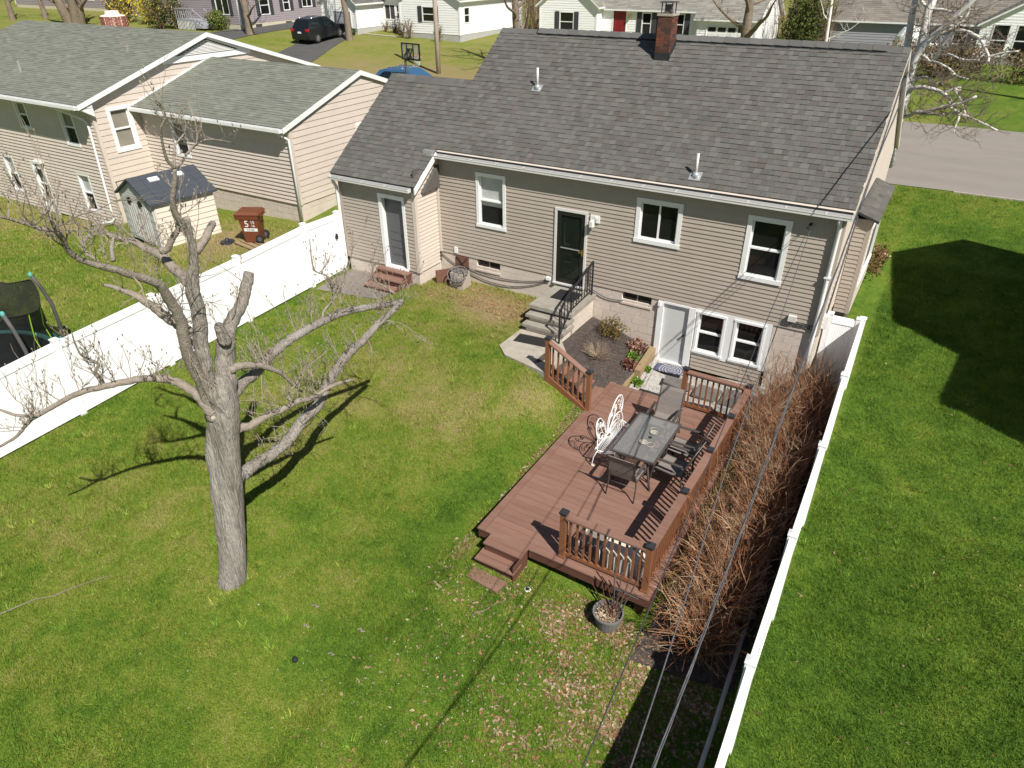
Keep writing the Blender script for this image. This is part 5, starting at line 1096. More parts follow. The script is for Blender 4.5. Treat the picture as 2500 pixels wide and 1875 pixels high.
# ================================================================ left yard: shed, bin, trampoline
shed = thing('garden_shed', 'cream resin garden shed with a dark blue roof beside the cream house', 'shed', (-20.5,-1.3,.75))
a_ = math.radians(-9); U_ = Vector((math.cos(a_), math.sin(a_), 0)); V_ = Vector((-math.sin(a_), math.cos(a_), 0)); O_ = Vector((-21.62,-2.2,.72)); Wd, Dp, Hh, Rh = 2.2, 2.05, 1.55, 2.12
P3 = lambda u, v, z: O_+U_*u+V_*v+Z*z
m = MB(); m.obox(O_, U_, V_, Z, .03, Wd-.03, .03, Dp-.03, 0, Hh); m.prism([P3(.03,.03,Hh),P3(Wd-.03,.03,Hh),P3(Wd/2,.03,Rh-.05)], V_*(Dp-.06)); sw = build(m, 'wall', 'shed_wall', shed)
n_ = 9
for i in range(n_):
    z0 = i*Hh/n_; m = MB(); m.hexa([P3(Wd+.012,.06,z0),P3(Wd+.012,Dp,z0),P3(Wd-.04,Dp,z0),P3(Wd-.04,.06,z0),P3(Wd-.01,.06,z0+Hh/n_),P3(Wd-.01,Dp,z0+Hh/n_),P3(Wd-.04,Dp,z0+Hh/n_),P3(Wd-.04,.06,z0+Hh/n_)]); build(m, 'siding_board', 'shed_wall', sw)
siding(sw, O_, U_, -V_, Hh, Rh-.06, .09, lambda z: (max(.03,(z-Hh)/(Rh-Hh)*Wd/2), min(Wd-.03, Wd-(z-Hh)/(Rh-Hh)*Wd/2)), [], 'shed_gray')
for (u0, u1) in ((.36,1.06),(1.08,1.80)):
    m = MB(); m.obox(O_, U_, V_, Z, u0, u1, -.03, .02, .06, 1.52); dd = build(m, 'door', 'shed_gray', shed)
    for k in range(4): m = MB(); m.obox(O_, U_, V_, Z, u0+.07+k*.16, u0+.17+k*.16, -.045, -.03, .15, 1.30); build(m, 'panel', 'shed_gray', dd)
    m = MB(); m.lathe([(.13,0),(.13,-.02),(0,-.02)], tuple(P3((u0+u1)/2,-.03,1.36)), 12, 'y'); build(m, 'arched_window', 'pane_dark', dd)
for u in (.04, 1.86):
    m = MB()
    for k in range(12): m.obox(O_, U_, V_, Z, u, u+.28, -.02-(k % 2)*.008, .02, .02+k*.128, .02+k*.128+.12)
    build(m, 'corner_stone_trim', 'shed_gray', shed)
for s_ in (0, 1):
    m = MB(); e0 = P3(-.10,-.12,Hh-.04) if s_ == 0 else P3(Wd+.10,-.12,Hh-.04); r0 = P3(Wd/2,-.12,Rh+.02)
    m.prism([e0, r0, r0-Z*.05, e0-Z*.05], V_*(Dp+.24)); ro = build(m, 'roof', 'shed_roof', shed)
    sl_ = (r0-e0); nrm = sl_.cross(V_).normalized(); nrm = nrm if nrm.z > 0 else -nrm
    for i in range(6):
        for j in range(6):
            a = e0+sl_*(i/6)+V_*((Dp+.24)*j/6); b = sl_*(1/6.1); c = V_*((Dp+.24)/6.1)
            m = MB(); m.prism([a+nrm*.001, a+c+nrm*.001, a+b+c+nrm*.001, a+b+nrm*.001], nrm*.012); build(m, 'roof_tile', 'shed_roof', ro)
    for j in ((.32,.68) if s_ else ()):
        a = e0+sl_*.78+V_*((Dp+.24)*j); m = MB(); m.obox(a, sl_.normalized(), V_, nrm, -.09, .09, -.16, .16, .012, .05); build(m, 'skylight', 'white', shed)
binn = thing('wheeled_bin', 'brown wheeled rubbish bin with white markings, standing on boards by the cream house', 'bin', (-17.15,-.75,.9))
aB = math.radians(-62); Ub = Vector((math.cos(aB), math.sin(aB), 0)); Vb = Vector((-math.sin(aB), math.cos(aB), 0)); Ob = Vector((-17.20,-.72,.92))
PB = lambda u, v, z: Ob+Ub*u+Vb*v+Z*z
m = MB(); m.hexa([PB(-.21,-.22,0),PB(.21,-.22,0),PB(.21,.24,0),PB(-.21,.24,0),PB(-.27,-.33,.86),PB(.27,-.33,.86),PB(.27,.31,.86),PB(-.27,.31,.86)]); bb_ = build(m, 'body', 'bin_brown', binn)
m = MB(); m.hexa([PB(-.285,-.37,.76),PB(.285,-.37,.76),PB(.285,.32,.76),PB(-.285,.32,.76),PB(-.31,-.42,.92),PB(.31,-.42,.92),PB(.31,.36,.92),PB(-.31,.36,.92)]); build(m, 'collar', 'bin_brown', binn)
m = MB(); m.hexa([PB(-.33,-.45,.92),PB(.33,-.45,.92),PB(.33,.39,.92),PB(-.33,.39,.92),PB(-.27,-.34,1.01),PB(.27,-.34,1.01),PB(.27,.33,1.01),PB(-.27,.33,1.01)]); lid = build(m, 'lid', 'bin_brown', binn)
for i in range(9): m = MB(); m.obox(Ob, Ub, Vb, Z, -.28+i*.066, -.255+i*.066, -.43, -.385, .74, .90); build(m, 'rib_or_light_stripe', 'bin_brown', binn)
for u in (-.25, .25):
    c = PB(u,.27,.13); m = MB(); m.tube([c-Ub*.035, c+Ub*.035], .13, 16); wh = build(m, 'wheel', 'rubber', binn)
    m = MB(); m.tube([c-Ub*.042, c+Ub*.042], .075, 10); build(m, 'hub', 'pad_gray', binn)
m = MB(); m.tube([PB(-.20,.34,.86),PB(-.20,.42,.88),PB(.20,.42,.88),PB(.20,.34,.86)], .02, 6); build(m, 'handle', 'bin_brown', binn)
def text(s, size, o, ux, uy, material, parent, name='lettering'):
    cu = bpy.data.curves.new('t', 'FONT'); cu.body = s; cu.size = size; cu.extrude = .002; cu.align_x = 'CENTER'; cu.align_y = 'CENTER'
    to = bpy.data.objects.new('t', cu); COL.objects.link(to); dg = bpy.context.evaluated_depsgraph_get(); me = bpy.data.meshes.new_from_object(to.evaluated_get(dg)); bpy.data.objects.remove(to)
    n_ = ux.cross(uy); mt = Matrix((( ux.x,uy.x,n_.x,0),(ux.y,uy.y,n_.y,0),(ux.z,uy.z,n_.z,0),(0,0,0,1))); me.transform(mt); me.materials.clear(); me.materials.append(M[material])
    ob = bpy.data.objects.new(name, me); ob.location = o; link(ob, parent); return ob
upv = (PB(.27,0,.86)-PB(.21,0,0)).normalized()
tx_ = lambda v, z, d=.007: PB(.21+.06*z/.86+d, v, z)
text('5', .30, tx_(-.08,.61), Vb, upv, 'white', binn); text('15', .14, tx_(.12,.67), Vb, upv, 'white', binn); text('16', .12, tx_(.12,.55), Vb, upv, 'white', binn)
m = MB(); m.obox(tx_(.02,.42,0), Vb, upv, Vb.cross(upv), -.22, .22, -.05, .05, -.002, .004); lb = build(m, 'label', 'white', binn)
text('518 465', .075, tx_(.02,.42,.008), Vb, upv, 'rubber', binn)
for k in range(4): m = MB(); m.obox((-17.6,-1.2,.84), Vector((math.cos(-.17),math.sin(-.17),0)), Vector((math.sin(.17),math.cos(.17),0)), Z, -.1, 1.1, k*.2, k*.2+.15, .03, .06); build(m, 'board', 'timber', label=['front board under the brown bin','second board under the brown bin','third board under the brown bin','rear board under the brown bin'][k], cat='board')
tr = thing('trampoline', 'round trampoline with black safety net and teal pole caps at the left edge', 'trampoline', (-16.08,-10.16,.4))
TC, TRr, tz = (-16.08,-10.16), 2.2, .4
pa_ = [math.radians(q) for q in (79.5, 17.3, -43, -103, -163, 140)]
m = MB(); m.lathe([(TRr-.28,1.02),(TRr-.28,1.05),(TRr,1.05),(TRr,1.02)], (*TC,0), 40); build(m, 'spring_pad', 'teal', tr)
m = MB(); m.lathe([(0,1.0),(TRr-.28,1.0),(TRr-.28,1.01),(0,1.01)], (*TC,0), 40); build(m, 'jumping_mat', 'rubber', tr)
for a in pa_:
    c, s = math.cos(a), math.sin(a); m = MB(); m.tube([(TC[0]+(TRr+.06)*c,TC[1]+(TRr+.06)*s,tz-.1),(TC[0]+(TRr+.06)*c,TC[1]+(TRr+.06)*s,1.9),(TC[0]+(TRr-.02)*c,TC[1]+(TRr-.02)*s,2.35),(TC[0]+(TRr-.12)*c,TC[1]+(TRr-.12)*s,2.66)], .042, 8); po = build(m, 'net_pole', 'pad_gray', tr, True)
    m = MB(); m.lathe([(.04,2.65),(.048,2.68),(.044,2.73),(.02,2.76)], (TC[0]+(TRr-.13)*c,TC[1]+(TRr-.13)*s,0), 8); build(m, 'pole_cap', 'teal', po, True)
m = MB(); n_ = 60
def nett(a, f):
    k = min(abs((a-b+math.pi) % (2*math.pi)-math.pi) for b in pa_); dip = .34*min(1, k/.52)**.8
    z = 1.03+(2.62-dip-1.03)*f; r = TRr-.16-.16*math.sin(f*math.pi)*(min(1, k/.52)); return (TC[0]+r*math.cos(a), TC[1]+r*math.sin(a), z)
for i in range(n_):
    a, b = 2*math.pi*i/n_, 2*math.pi*(i+1)/n_
    for j in range(5): m.quad(nett(a, j/5), nett(b, j/5), nett(b, (j+1)/5), nett(a, (j+1)/5))
build(m, 'safety_net', 'net', tr, True)
m = MB(); m.tube([nett(2*math.pi*i/n_, 1) for i in range(n_+1)], .015, 5); build(m, 'net_hem', 'rubber', tr)
for a in (.62, 1.0): m = MB(); m.tube([nett(a, 1), nett(a+.02, .55), nett(a+.05, .1)], .012, 4); build(m, 'strap', 'lime', tr)
# ================================================================ trees
TREE={
 'trunk':[(-6.97,-10.65,-0.28,0.322),(-6.94,-10.59,-0.05,0.286),(-6.91,-10.55,0.16,0.263),(-6.83,-10.4,0.99,0.242),(-6.77,-10.28,1.78,0.234),(-6.75,-10.24,2.16,0.243),(-6.71,-10.18,2.68,0.249),(-6.68,-10.11,3.16,0.262),(-6.64,-10.05,3.53,0.258),(-6.62,-10.01,3.79,0.22)],
 'stem_left':[(-6.68,-10.13,3.35,0.177),(-6.71,-10.22,3.7,0.144),(-6.67,-10.2,4.02,0.124),(-6.64,-10.19,4.27,0.111),(-6.59,-10.16,4.61,0.109),(-6.55,-10.15,4.95,0.107),(-6.53,-10.15,5.24,0.1),(-6.47,-10.1,5.48,0.073),(-6.43,-10.08,5.69,0.061),(-6.41,-10.09,5.9,0.05),(-6.38,-10.1,6.12,0.045)],
 'stem_right':[(-6.65,-10.06,3.32,0.172),(-6.67,-9.96,3.57,0.153),(-6.69,-9.87,3.85,0.14),(-6.7,-9.77,4.17,0.127),(-6.71,-9.65,4.36,0.104),(-6.68,-9.46,4.55,0.087),(-6.67,-9.32,4.73,0.081),(-6.69,-9.23,4.86,0.081),(-6.71,-9.13,4.99,0.07)],
 'stem_right_stub':[(-6.59,-9.85,4.24,0.091),(-6.58,-9.89,4.45,0.073),(-6.56,-9.9,4.55,0.056)],
 'leader':[(-6.43,-10.08,5.89,0.051),(-6.41,-10.15,6.01,0.046),(-6.37,-10.18,6.09,0.041),(-6.35,-10.24,6.25,0.036),(-6.3,-10.26,6.41,0.032),(-6.23,-10.24,6.57,0.028),(-6.17,-10.22,6.77,0.023)],
 'leader_a':[(-6.17,-10.22,6.77,0.021),(-6.15,-10.3,6.89,0.019),(-6.1,-10.34,7.04,0.016),(-6.05,-10.36,7.16,0.014),(-5.99,-10.38,7.26,0.012),(-5.91,-10.35,7.37,0.01),(-5.87,-10.39,7.5,0.008),(-5.84,-10.47,7.57,0.006)],
 'leader_b':[(-6.17,-10.22,6.77,0.019),(-6.25,-10.08,6.78,0.016),(-6.31,-9.9,6.87,0.014),(-6.34,-9.66,6.95,0.011),(-6.36,-9.4,6.9,0.009),(-6.4,-9.19,6.82,0.006)],
 'leader_c':[(-6.17,-10.22,6.77,0.016),(-6.24,-10.14,6.9,0.014),(-6.3,-10.04,6.99,0.011),(-6.33,-9.89,7.07,0.008),(-6.39,-9.79,7.15,0.006)],
 'stub_up':[(-6.42,-10.06,5.67,0.056),(-6.46,-9.86,5.77,0.052),(-6.53,-9.71,5.85,0.047),(-6.62,-9.59,5.86,0.048)],
 'limb_a':[(-6.66,-10.09,5.23,0.096),(-6.86,-10.03,5.24,0.088),(-7.08,-10.02,5.33,0.079),(-7.31,-10.01,5.44,0.07),(-7.54,-10.02,5.48,0.06),(-7.78,-10.04,5.55,0.051),(-8.05,-10.12,5.59,0.042),(-8.3,-10.17,5.66,0.032),(-8.55,-10.2,5.66,0.023)],
 'limb_b':[(-6.74,-10.22,3.35,0.117),(-6.67,-10.31,3.83,0.107),(-6.61,-10.41,4.19,0.098),(-6.53,-10.47,4.54,0.09),(-6.43,-10.5,4.93,0.082),(-6.37,-10.6,5.22,0.075),(-6.31,-10.69,5.43,0.068),(-6.26,-10.8,5.58,0.061),(-6.24,-10.98,5.71,0.055),(-6.22,-11.16,5.85,0.049),(-6.22,-11.36,5.98,0.043),(-6.21,-11.56,6.14,0.037),(-6.15,-11.66,6.31,0.032),(-6.07,-11.71,6.47,0.027),(-6.05,-11.89,6.59,0.022),(-6.03,-12.07,6.72,0.017),(-5.99,-12.2,6.8,0.013)],
 'limb_c':[(-6.69,-10.14,4.23,0.101),(-6.82,-10.11,4.32,0.09),(-7.0,-10.16,4.51,0.078),(-7.19,-10.24,4.66,0.067),(-7.37,-10.3,4.82,0.055),(-7.55,-10.37,4.94,0.044),(-7.75,-10.47,5.04,0.033),(-7.92,-10.52,5.07,0.022)],
 'limb_d':[(-6.65,-10.28,3.27,0.088),(-6.77,-10.32,3.47,0.081),(-6.9,-10.38,3.67,0.075),(-7.05,-10.48,3.8,0.069),(-7.23,-10.64,3.87,0.063),(-7.44,-10.85,3.88,0.057),(-7.65,-11.06,3.84,0.052),(-7.88,-11.32,3.8,0.046),(-8.1,-11.54,3.67,0.041),(-8.29,-11.72,3.54,0.035),(-8.45,-11.83,3.42,0.03),(-8.62,-11.97,3.21,0.025),(-8.81,-12.15,3.07,0.02)],
 'limb_d_side':[(-8.25,-11.74,3.56,0.028),(-8.37,-11.82,3.54,0.024),(-8.5,-11.92,3.57,0.02),(-8.63,-12.02,3.67,0.016)],
 'limb_d_up':[(-7.76,-11.05,3.79,0.028),(-7.72,-11.07,3.93,0.025),(-7.7,-11.12,4.08,0.022),(-7.63,-11.08,4.2,0.019),(-7.63,-11.17,4.32,0.016),(-7.62,-11.25,4.43,0.013),(-7.59,-11.28,4.63,0.01),(-7.54,-11.29,4.8,0.008)],
 'limb_e':[(-6.72,-9.98,3.25,0.114),(-6.74,-9.8,3.33,0.109),(-6.75,-9.61,3.41,0.104),(-6.73,-9.38,3.47,0.099),(-6.69,-9.09,3.63,0.094),(-6.63,-8.78,3.75,0.089),(-6.57,-8.46,3.81,0.084),(-6.47,-8.06,3.87,0.079),(-6.36,-7.65,3.87,0.074),(-6.25,-7.24,3.8,0.069),(-6.17,-6.89,3.73,0.063),(-6.13,-6.59,3.67,0.057)],
 'limb_f':[(-6.8,-10.13,1.99,0.152),(-6.8,-9.99,1.89,0.141),(-6.8,-9.86,1.92,0.123),(-6.76,-9.64,1.94,0.118),(-6.68,-9.36,2.01,0.119),(-6.61,-9.11,2.14,0.12),(-6.55,-8.87,2.33,0.114),(-6.46,-8.56,2.51,0.108),(-6.4,-8.31,2.83,0.101),(-6.34,-8.08,3.04,0.102),(-6.31,-7.88,3.18,0.095),(-6.21,-7.56,3.34,0.082),(-6.12,-7.26,3.53,0.076),(-6.04,-6.98,3.66,0.07),(-6.0,-6.78,3.75,0.063)],
 'limb_g':[(-6.65,-10.07,2.85,0.073),(-6.61,-9.94,2.82,0.067),(-6.54,-9.77,2.82,0.062),(-6.45,-9.55,2.89,0.056),(-6.36,-9.34,2.9,0.05),(-6.26,-9.11,2.95,0.044),(-6.15,-8.87,2.93,0.039),(-6.06,-8.66,3.01,0.032),(-5.96,-8.43,3.03,0.026),(-5.88,-8.24,3.01,0.02)],
 'limb_h':[(-6.57,-9.91,3.82,0.064),(-6.56,-9.77,3.82,0.057),(-6.5,-9.52,3.74,0.05),(-6.48,-9.34,3.61,0.043),(-6.46,-9.16,3.44,0.035),(-6.46,-9.01,3.21,0.028),(-6.44,-8.84,2.93,0.02)],
 'sprout_a':[(-6.65,-7.97,3.79,0.027),(-6.69,-7.9,3.88,0.024),(-6.65,-7.7,4.02,0.021),(-6.7,-7.64,4.2,0.017),(-6.77,-7.64,4.39,0.014),(-6.91,-7.76,4.53,0.011),(-6.96,-7.7,5.0,0.008)],
 'sprout_b':[(-6.64,-7.74,4.04,0.02),(-6.62,-7.58,4.08,0.016),(-6.6,-7.39,4.31,0.012),(-6.54,-7.13,4.88,0.008)],
 'sprout_c':[(-6.18,-6.7,3.84,0.021),(-6.3,-6.77,3.96,0.017),(-6.44,-6.89,4.13,0.013),(-6.49,-6.83,4.53,0.008)],
 'sprout_d':[(-7.21,-10.68,5.6,0.031),(-7.29,-10.6,5.74,0.026),(-7.34,-10.5,5.85,0.021)],
 'sprout_e':[(-8.14,-10.29,5.73,0.022),(-8.14,-10.5,5.61,0.02),(-8.05,-10.55,5.51,0.018),(-7.91,-10.49,5.39,0.016)],
 'sprout_f':[(-7.03,-10.14,5.59,0.048),(-6.96,-10.09,5.61,0.043),(-6.88,-10.02,5.77,0.039),(-6.79,-9.95,5.9,0.034),(-6.77,-9.99,6.08,0.03),(-6.74,-10.01,6.21,0.025)],
 'sprout_g':[(-6.37,-9.13,2.92,0.019),(-6.43,-9.11,3.03,0.017),(-6.4,-8.93,3.16,0.015),(-6.36,-8.74,3.34,0.012),(-6.3,-8.49,3.42,0.01),(-6.27,-8.31,3.48,0.008)],
}
BIRCH={
 'stem_a':[(-0.26,11.78,4.75,0.171),(-0.27,11.82,5.51,0.16),(-0.23,11.86,5.9,0.151),(-0.16,11.9,6.33,0.141),(-0.18,11.93,6.83,0.132),(-0.22,11.97,7.29,0.123),(-0.19,12.01,7.58,0.115),(-0.24,12.04,8.03,0.106),(-0.41,12.08,8.68,0.097)],
 'stem_b':[(-0.23,12.08,4.71,0.146),(-0.24,12.13,5.47,0.133),(-0.46,12.18,5.9,0.122),(-0.58,12.22,6.5,0.11),(-0.66,12.27,7.21,0.098),(-0.68,12.32,7.56,0.086),(-0.78,12.37,8.12,0.075)],
 'stem_c':[(-0.25,11.78,5.64,0.116),(-0.18,11.72,6.11,0.106),(0.03,11.65,6.55,0.096),(0.29,11.59,6.87,0.086),(0.57,11.53,7.22,0.077),(0.89,11.47,7.63,0.067),(1.06,11.41,8.06,0.058)],
 'br_a':[(-0.11,11.58,5.07,0.078),(-0.05,11.45,5.16,0.072),(0.18,11.33,5.24,0.066),(0.5,11.21,5.23,0.06),(0.85,11.08,5.14,0.055),(1.09,10.96,4.96,0.05),(1.14,10.83,4.81,0.045),(1.4,10.7,4.71,0.039),(1.65,10.58,4.63,0.034),(2.01,10.45,4.54,0.029),(2.5,10.33,4.37,0.024)],
 'br_b':[(-0.1,11.48,4.32,0.066),(0.11,11.29,4.43,0.061),(0.24,11.09,4.55,0.056),(0.61,10.9,4.66,0.05),(1.02,10.7,4.86,0.045),(1.39,10.51,5.0,0.04),(1.7,10.32,5.24,0.036)],
 'br_c':[(0.24,11.19,4.52,0.051),(0.63,11.03,4.55,0.045),(1.04,10.87,4.6,0.04),(1.39,10.71,4.68,0.034),(1.44,10.55,4.55,0.029),(1.42,10.38,4.38,0.023),(1.43,10.21,4.21,0.018)],
 'br_d':[(-0.17,11.78,5.34,0.052),(0.13,11.71,5.47,0.047),(0.34,11.63,5.45,0.042),(0.47,11.54,5.32,0.038),(0.63,11.46,5.37,0.034),(0.78,11.38,5.51,0.029),(0.98,11.3,5.7,0.025)],
 'br_e':[(-0.19,11.78,6.1,0.051),(0.02,11.69,6.08,0.045),(0.2,11.59,5.96,0.04),(0.39,11.49,5.95,0.034),(0.76,11.4,5.82,0.029),(1.07,11.31,5.63,0.024),(1.38,11.21,5.57,0.018)],
 'br_f':[(0.24,11.89,5.9,0.064),(0.4,11.79,6.19,0.06),(0.37,11.69,6.28,0.057),(0.49,11.59,6.58,0.053),(0.71,11.5,6.82,0.05),(1.01,11.4,6.8,0.047),(1.33,11.31,6.66,0.044),(1.54,11.21,6.43,0.041),(1.71,11.12,6.2,0.038),(1.73,11.02,6.08,0.036)],
 'br_g':[(1.71,11.12,6.2,0.036),(1.9,11.05,6.29,0.03),(2.09,10.99,6.36,0.023),(2.38,10.93,6.41,0.017)],
 'br_h':[(0.39,11.79,6.18,0.038),(0.74,11.7,6.14,0.031),(1.09,11.61,6.05,0.025),(1.51,11.51,6.07,0.018)],
 'br_i':[(-0.24,11.98,7.33,0.05),(0.07,11.89,7.34,0.043),(0.33,11.79,7.31,0.037),(0.59,11.7,7.21,0.03),(0.72,11.6,7.17,0.024)],
 'br_j':[(-0.14,11.78,6.3,0.051),(0.18,11.79,6.64,0.045),(0.64,11.8,6.94,0.039),(0.83,11.8,7.21,0.034),(0.82,11.8,7.48,0.029),(0.69,11.8,7.83,0.024)],
 'br_k':[(1.14,10.81,4.84,0.049),(1.11,10.81,4.86,0.043),(1.08,10.81,4.98,0.037)],
 'br_l':[(0.84,11.1,5.17,0.037),(1.1,11.05,5.31,0.035),(1.24,11.0,5.35,0.033),(1.2,10.94,5.28,0.031),(1.08,10.88,5.33,0.029),(1.22,10.83,5.18,0.027),(1.37,10.78,5.03,0.024),(1.47,10.72,4.86,0.022),(1.59,10.67,4.68,0.02),(1.7,10.62,4.63,0.018)],
 'br_m':[(-3.44,14.72,7.26,0.072),(-3.05,14.73,6.79,0.065),(-2.83,14.73,6.42,0.058),(-2.62,14.74,6.03,0.051),(-2.49,14.74,5.69,0.044)],
 'br_n':[(-0.51,11.98,7.58,0.05),(-0.26,11.98,7.35,0.037)],
}
def densify(pts, n=3, wob=.0):
    """Catmull-Rom through (x,y,z,r)"""
    P = [np.array(p, float) for p in pts]; P = [2*P[0]-P[1]]+P+[2*P[-1]-P[-2]]; out = []
    for i in range(1, len(P)-2):
        for k in range(n):
            t = k/n; a, b, c, d = P[i-1], P[i], P[i+1], P[i+2]
            q = .5*((2*b)+(-a+c)*t+(2*a-5*b+4*c-d)*t*t+(-a+3*b-3*c+d)*t**3)
            if wob: q[:3] += rng.normal(0, wob*q[3], 3)
            out.append(q)
    out.append(P[-2]); return out
def limb_mesh(m, pts, n=10, dens=4, jit=.05, wob=.08):
    q = densify(pts, dens, wob); m.tube([p[:3] for p in q], [max(.003, float(p[3])) for p in q], n, True, jit); return q
def twigs_on(m, q, count, lmin, lmax, up=.5, r0=.008, depth=2, t0=.15, sides=3, bud=None):
    """kinked twigs with sub-twigs along a limb polyline"""
    def grow(p, d, L, r, dep):
        pts = [p]; k = 5; dd = d.copy()
        for i in range(k):
            dd = (dd+Vector((R(-.35,.35), R(-.35,.35), R(-.25,.35)+up*.18))).normalized(); p = p+dd*(L/k); pts.append(p)
        m.tube(pts, [r*(1-.75*i/k) for i in range(k+1)], sides, False)
        if bud is not None: bud.append(pts[-1])
        if dep > 0:
            for _ in range(random.randint(2, 4)):
                i = random.randint(1, k-1); nd_ = (dd+Vector((R(-1,1), R(-1,1), R(-.4,.9)))).normalized(); grow(pts[i], nd_, L*R(.3,.6), r*.6, dep-1)
    for _ in range(count):
        i = int((t0+(1-t0)*random.random())*(len(q)-1)); p = Vector(q[i][:3]); a = Vector((R(-1,1), R(-1,1), R(-.5,1)+up)).normalized()
        grow(p, a, R(lmin, lmax), min(r0, max(.004, float(q[i][3])*.5)), depth)
tree = thing('bare_tree', 'big bare tree with cut-off stems and one long broken limb, alone on the lawn', 'tree', (-6.97,-10.65,-.05))
buds = []; tw = MB()
m = MB(); TREE['trunk'] = [(*p[:3], p[3]*.82) for p in TREE['trunk']]
trunk_pts = [(-7.0,-10.69,-.25,.33)]+[p if i < 7 else (*p[:3], r) for i, (p, r) in enumerate(zip(TREE['trunk'], [0]*7+[.235,.185,.10]))]
TREE['stem_left'] = [(-7.00,-10.64,-.2,.12),(-6.93,-10.53,.8,.10),(-6.86,-10.38,2.0,.115),(-6.81,-10.28,2.7,.14)]+[(*p[:3], p[3]*.88) for p in TREE['stem_left']]; TREE['stem_right'] = [(-6.67,-10.14,2.9,.19)]+TREE['stem_right']
for k_, s_ in (('limb_e',.80),('limb_f',.80),('limb_d',.85),('limb_a',.85),('limb_b',.85)): TREE[k_] = [TREE[k_][0]]+[(*p[:3], p[3]*s_) for p in TREE[k_][1:]]
qt = densify(trunk_pts, 6, .01); m.tube([p[:3] for p in qt], [float(p[3]) for p in qt], 28, True, .035)
for (dx, dy, z, r) in ((.12,-.07,3.22,.07),(.11,-.07,2.45,.06)):      # burls round healed cuts
    c = Vector((-6.78+dx, -10.22+dy, z)); d = Vector((dx, dy, .05)).normalized()
    m.tube([c-d*.08, c-d*.0, c+d*.05, c+d*.085, c+d*.075], [r*1.5, r*1.25, r*1.05, r*.72, r*.4], 12, True, .10)
trunk = build(m, 'trunk', 'bark', tree, True)
m = MB(); d = Vector((.17,-.10,.05)).normalized(); c = Vector((-6.78+.12,-10.22-.07,3.22))+d*.075; m.tube([c-d*.02, c+d*.006], .04, 10); build(m, 'knot', 'cut_wood', trunk)
for nm, pts in TREE.items():
    if nm == 'trunk': continue
    m = MB(); big = pts[0][3] > .06; q = limb_mesh(m, pts, 12 if big else 7, 5, .035 if big else .02, .07 if big else .06)
    build(m, 'limb' if big or 'limb' in nm else 'branch', 'bark' if 'stem' in nm or nm in ('limb_e', 'limb_f') else 'bark_limb', tree, True)
    L_ = sum((Vector(a[:3])-Vector(b[:3])).length for a, b in zip(pts[:-1], pts[1:]))
    dens = {'stem_left': 1, 'leader': 4, 'leader_a': 6, 'leader_b': 7, 'leader_c': 6, 'stem_right': 4, 'limb_b': 6, 'limb_a': 6, 'stub_up': 0, 'stem_right_stub': 3, 'limb_c': 5, 'limb_f': 8}.get(nm, 9)
    twigs_on(tw, q, int(L_*dens), .2, .75 if big else .5, .5, .0085, 2, .2, 3, buds)
    if nm in ('limb_e', 'limb_b', 'limb_a', 'limb_f'): twigs_on(tw, q, int(L_*2.4), .3, .9, -.55, .009, 2, .15, 3)
    if nm in ('limb_e', 'limb_d', 'limb_b', 'leader_a', 'leader_b'): twigs_on(tw, q, int(L_*2.5), .5, 1.0, 1.6, .008, 1, .3, 3, buds)
for p in buds[::3]: d = Vector((R(-.3,.3), R(-.3,.3), 1)).normalized(); tw.tube([p, p+d*.018, p+d*.04], [.004, .010, .002], 4, False)
build(tw, 'twigs', 'twig', tree, kind='stuff')
for nm, at_, dr in (('stem_right', TREE['stem_right'], 0), ('stem_left', TREE['stem_left'], 0)):
    a, b = Vector(at_[-2][:3]), Vector(at_[-1][:3]); d = (b-a).normalized(); m = MB(); m.tube([b-d*.01, b+d*.012], at_[-1][3]*.92, 12); build(m, 'cut_end', 'cut_wood' if nm == 'stem_left' else 'bark_limb', tree)
# birch at the front corner
birch = thing('birch_tree', 'white birch with leaning stems and drooping bare branches behind the right roof corner', 'tree', (.75,11.8,1.6))
tb_ = MB()
root_ = (.78,11.8,1.4,.17)
for nm, pts in BIRCH.items():
    m = MB()
    if nm in ('stem_a','stem_b'): a_, b_ = np.array(pts[1]), np.array(pts[0]); pts = [tuple(b_+(b_-a_)*2.2+np.array([0,0,-.4,.02])), tuple(b_+(b_-a_)*1.0)]+pts
    if nm == 'br_m': continue
    q = limb_mesh(m, pts, 9, 4, .05, .05); build(m, 'stem' if 'stem' in nm else 'branch', 'birch', birch, True)
    L_ = sum((Vector(a[:3])-Vector(b[:3])).length for a, b in zip(pts[:-1], pts[1:]))
    twigs_on(tb_, q, int(L_*(5 if 'stem' in nm else 12)), .4, 1.3, -.15, .012, 2, .5 if 'stem' in nm else .1, 3)
build(tb_, 'twigs', 'far_bark', birch, kind='stuff')
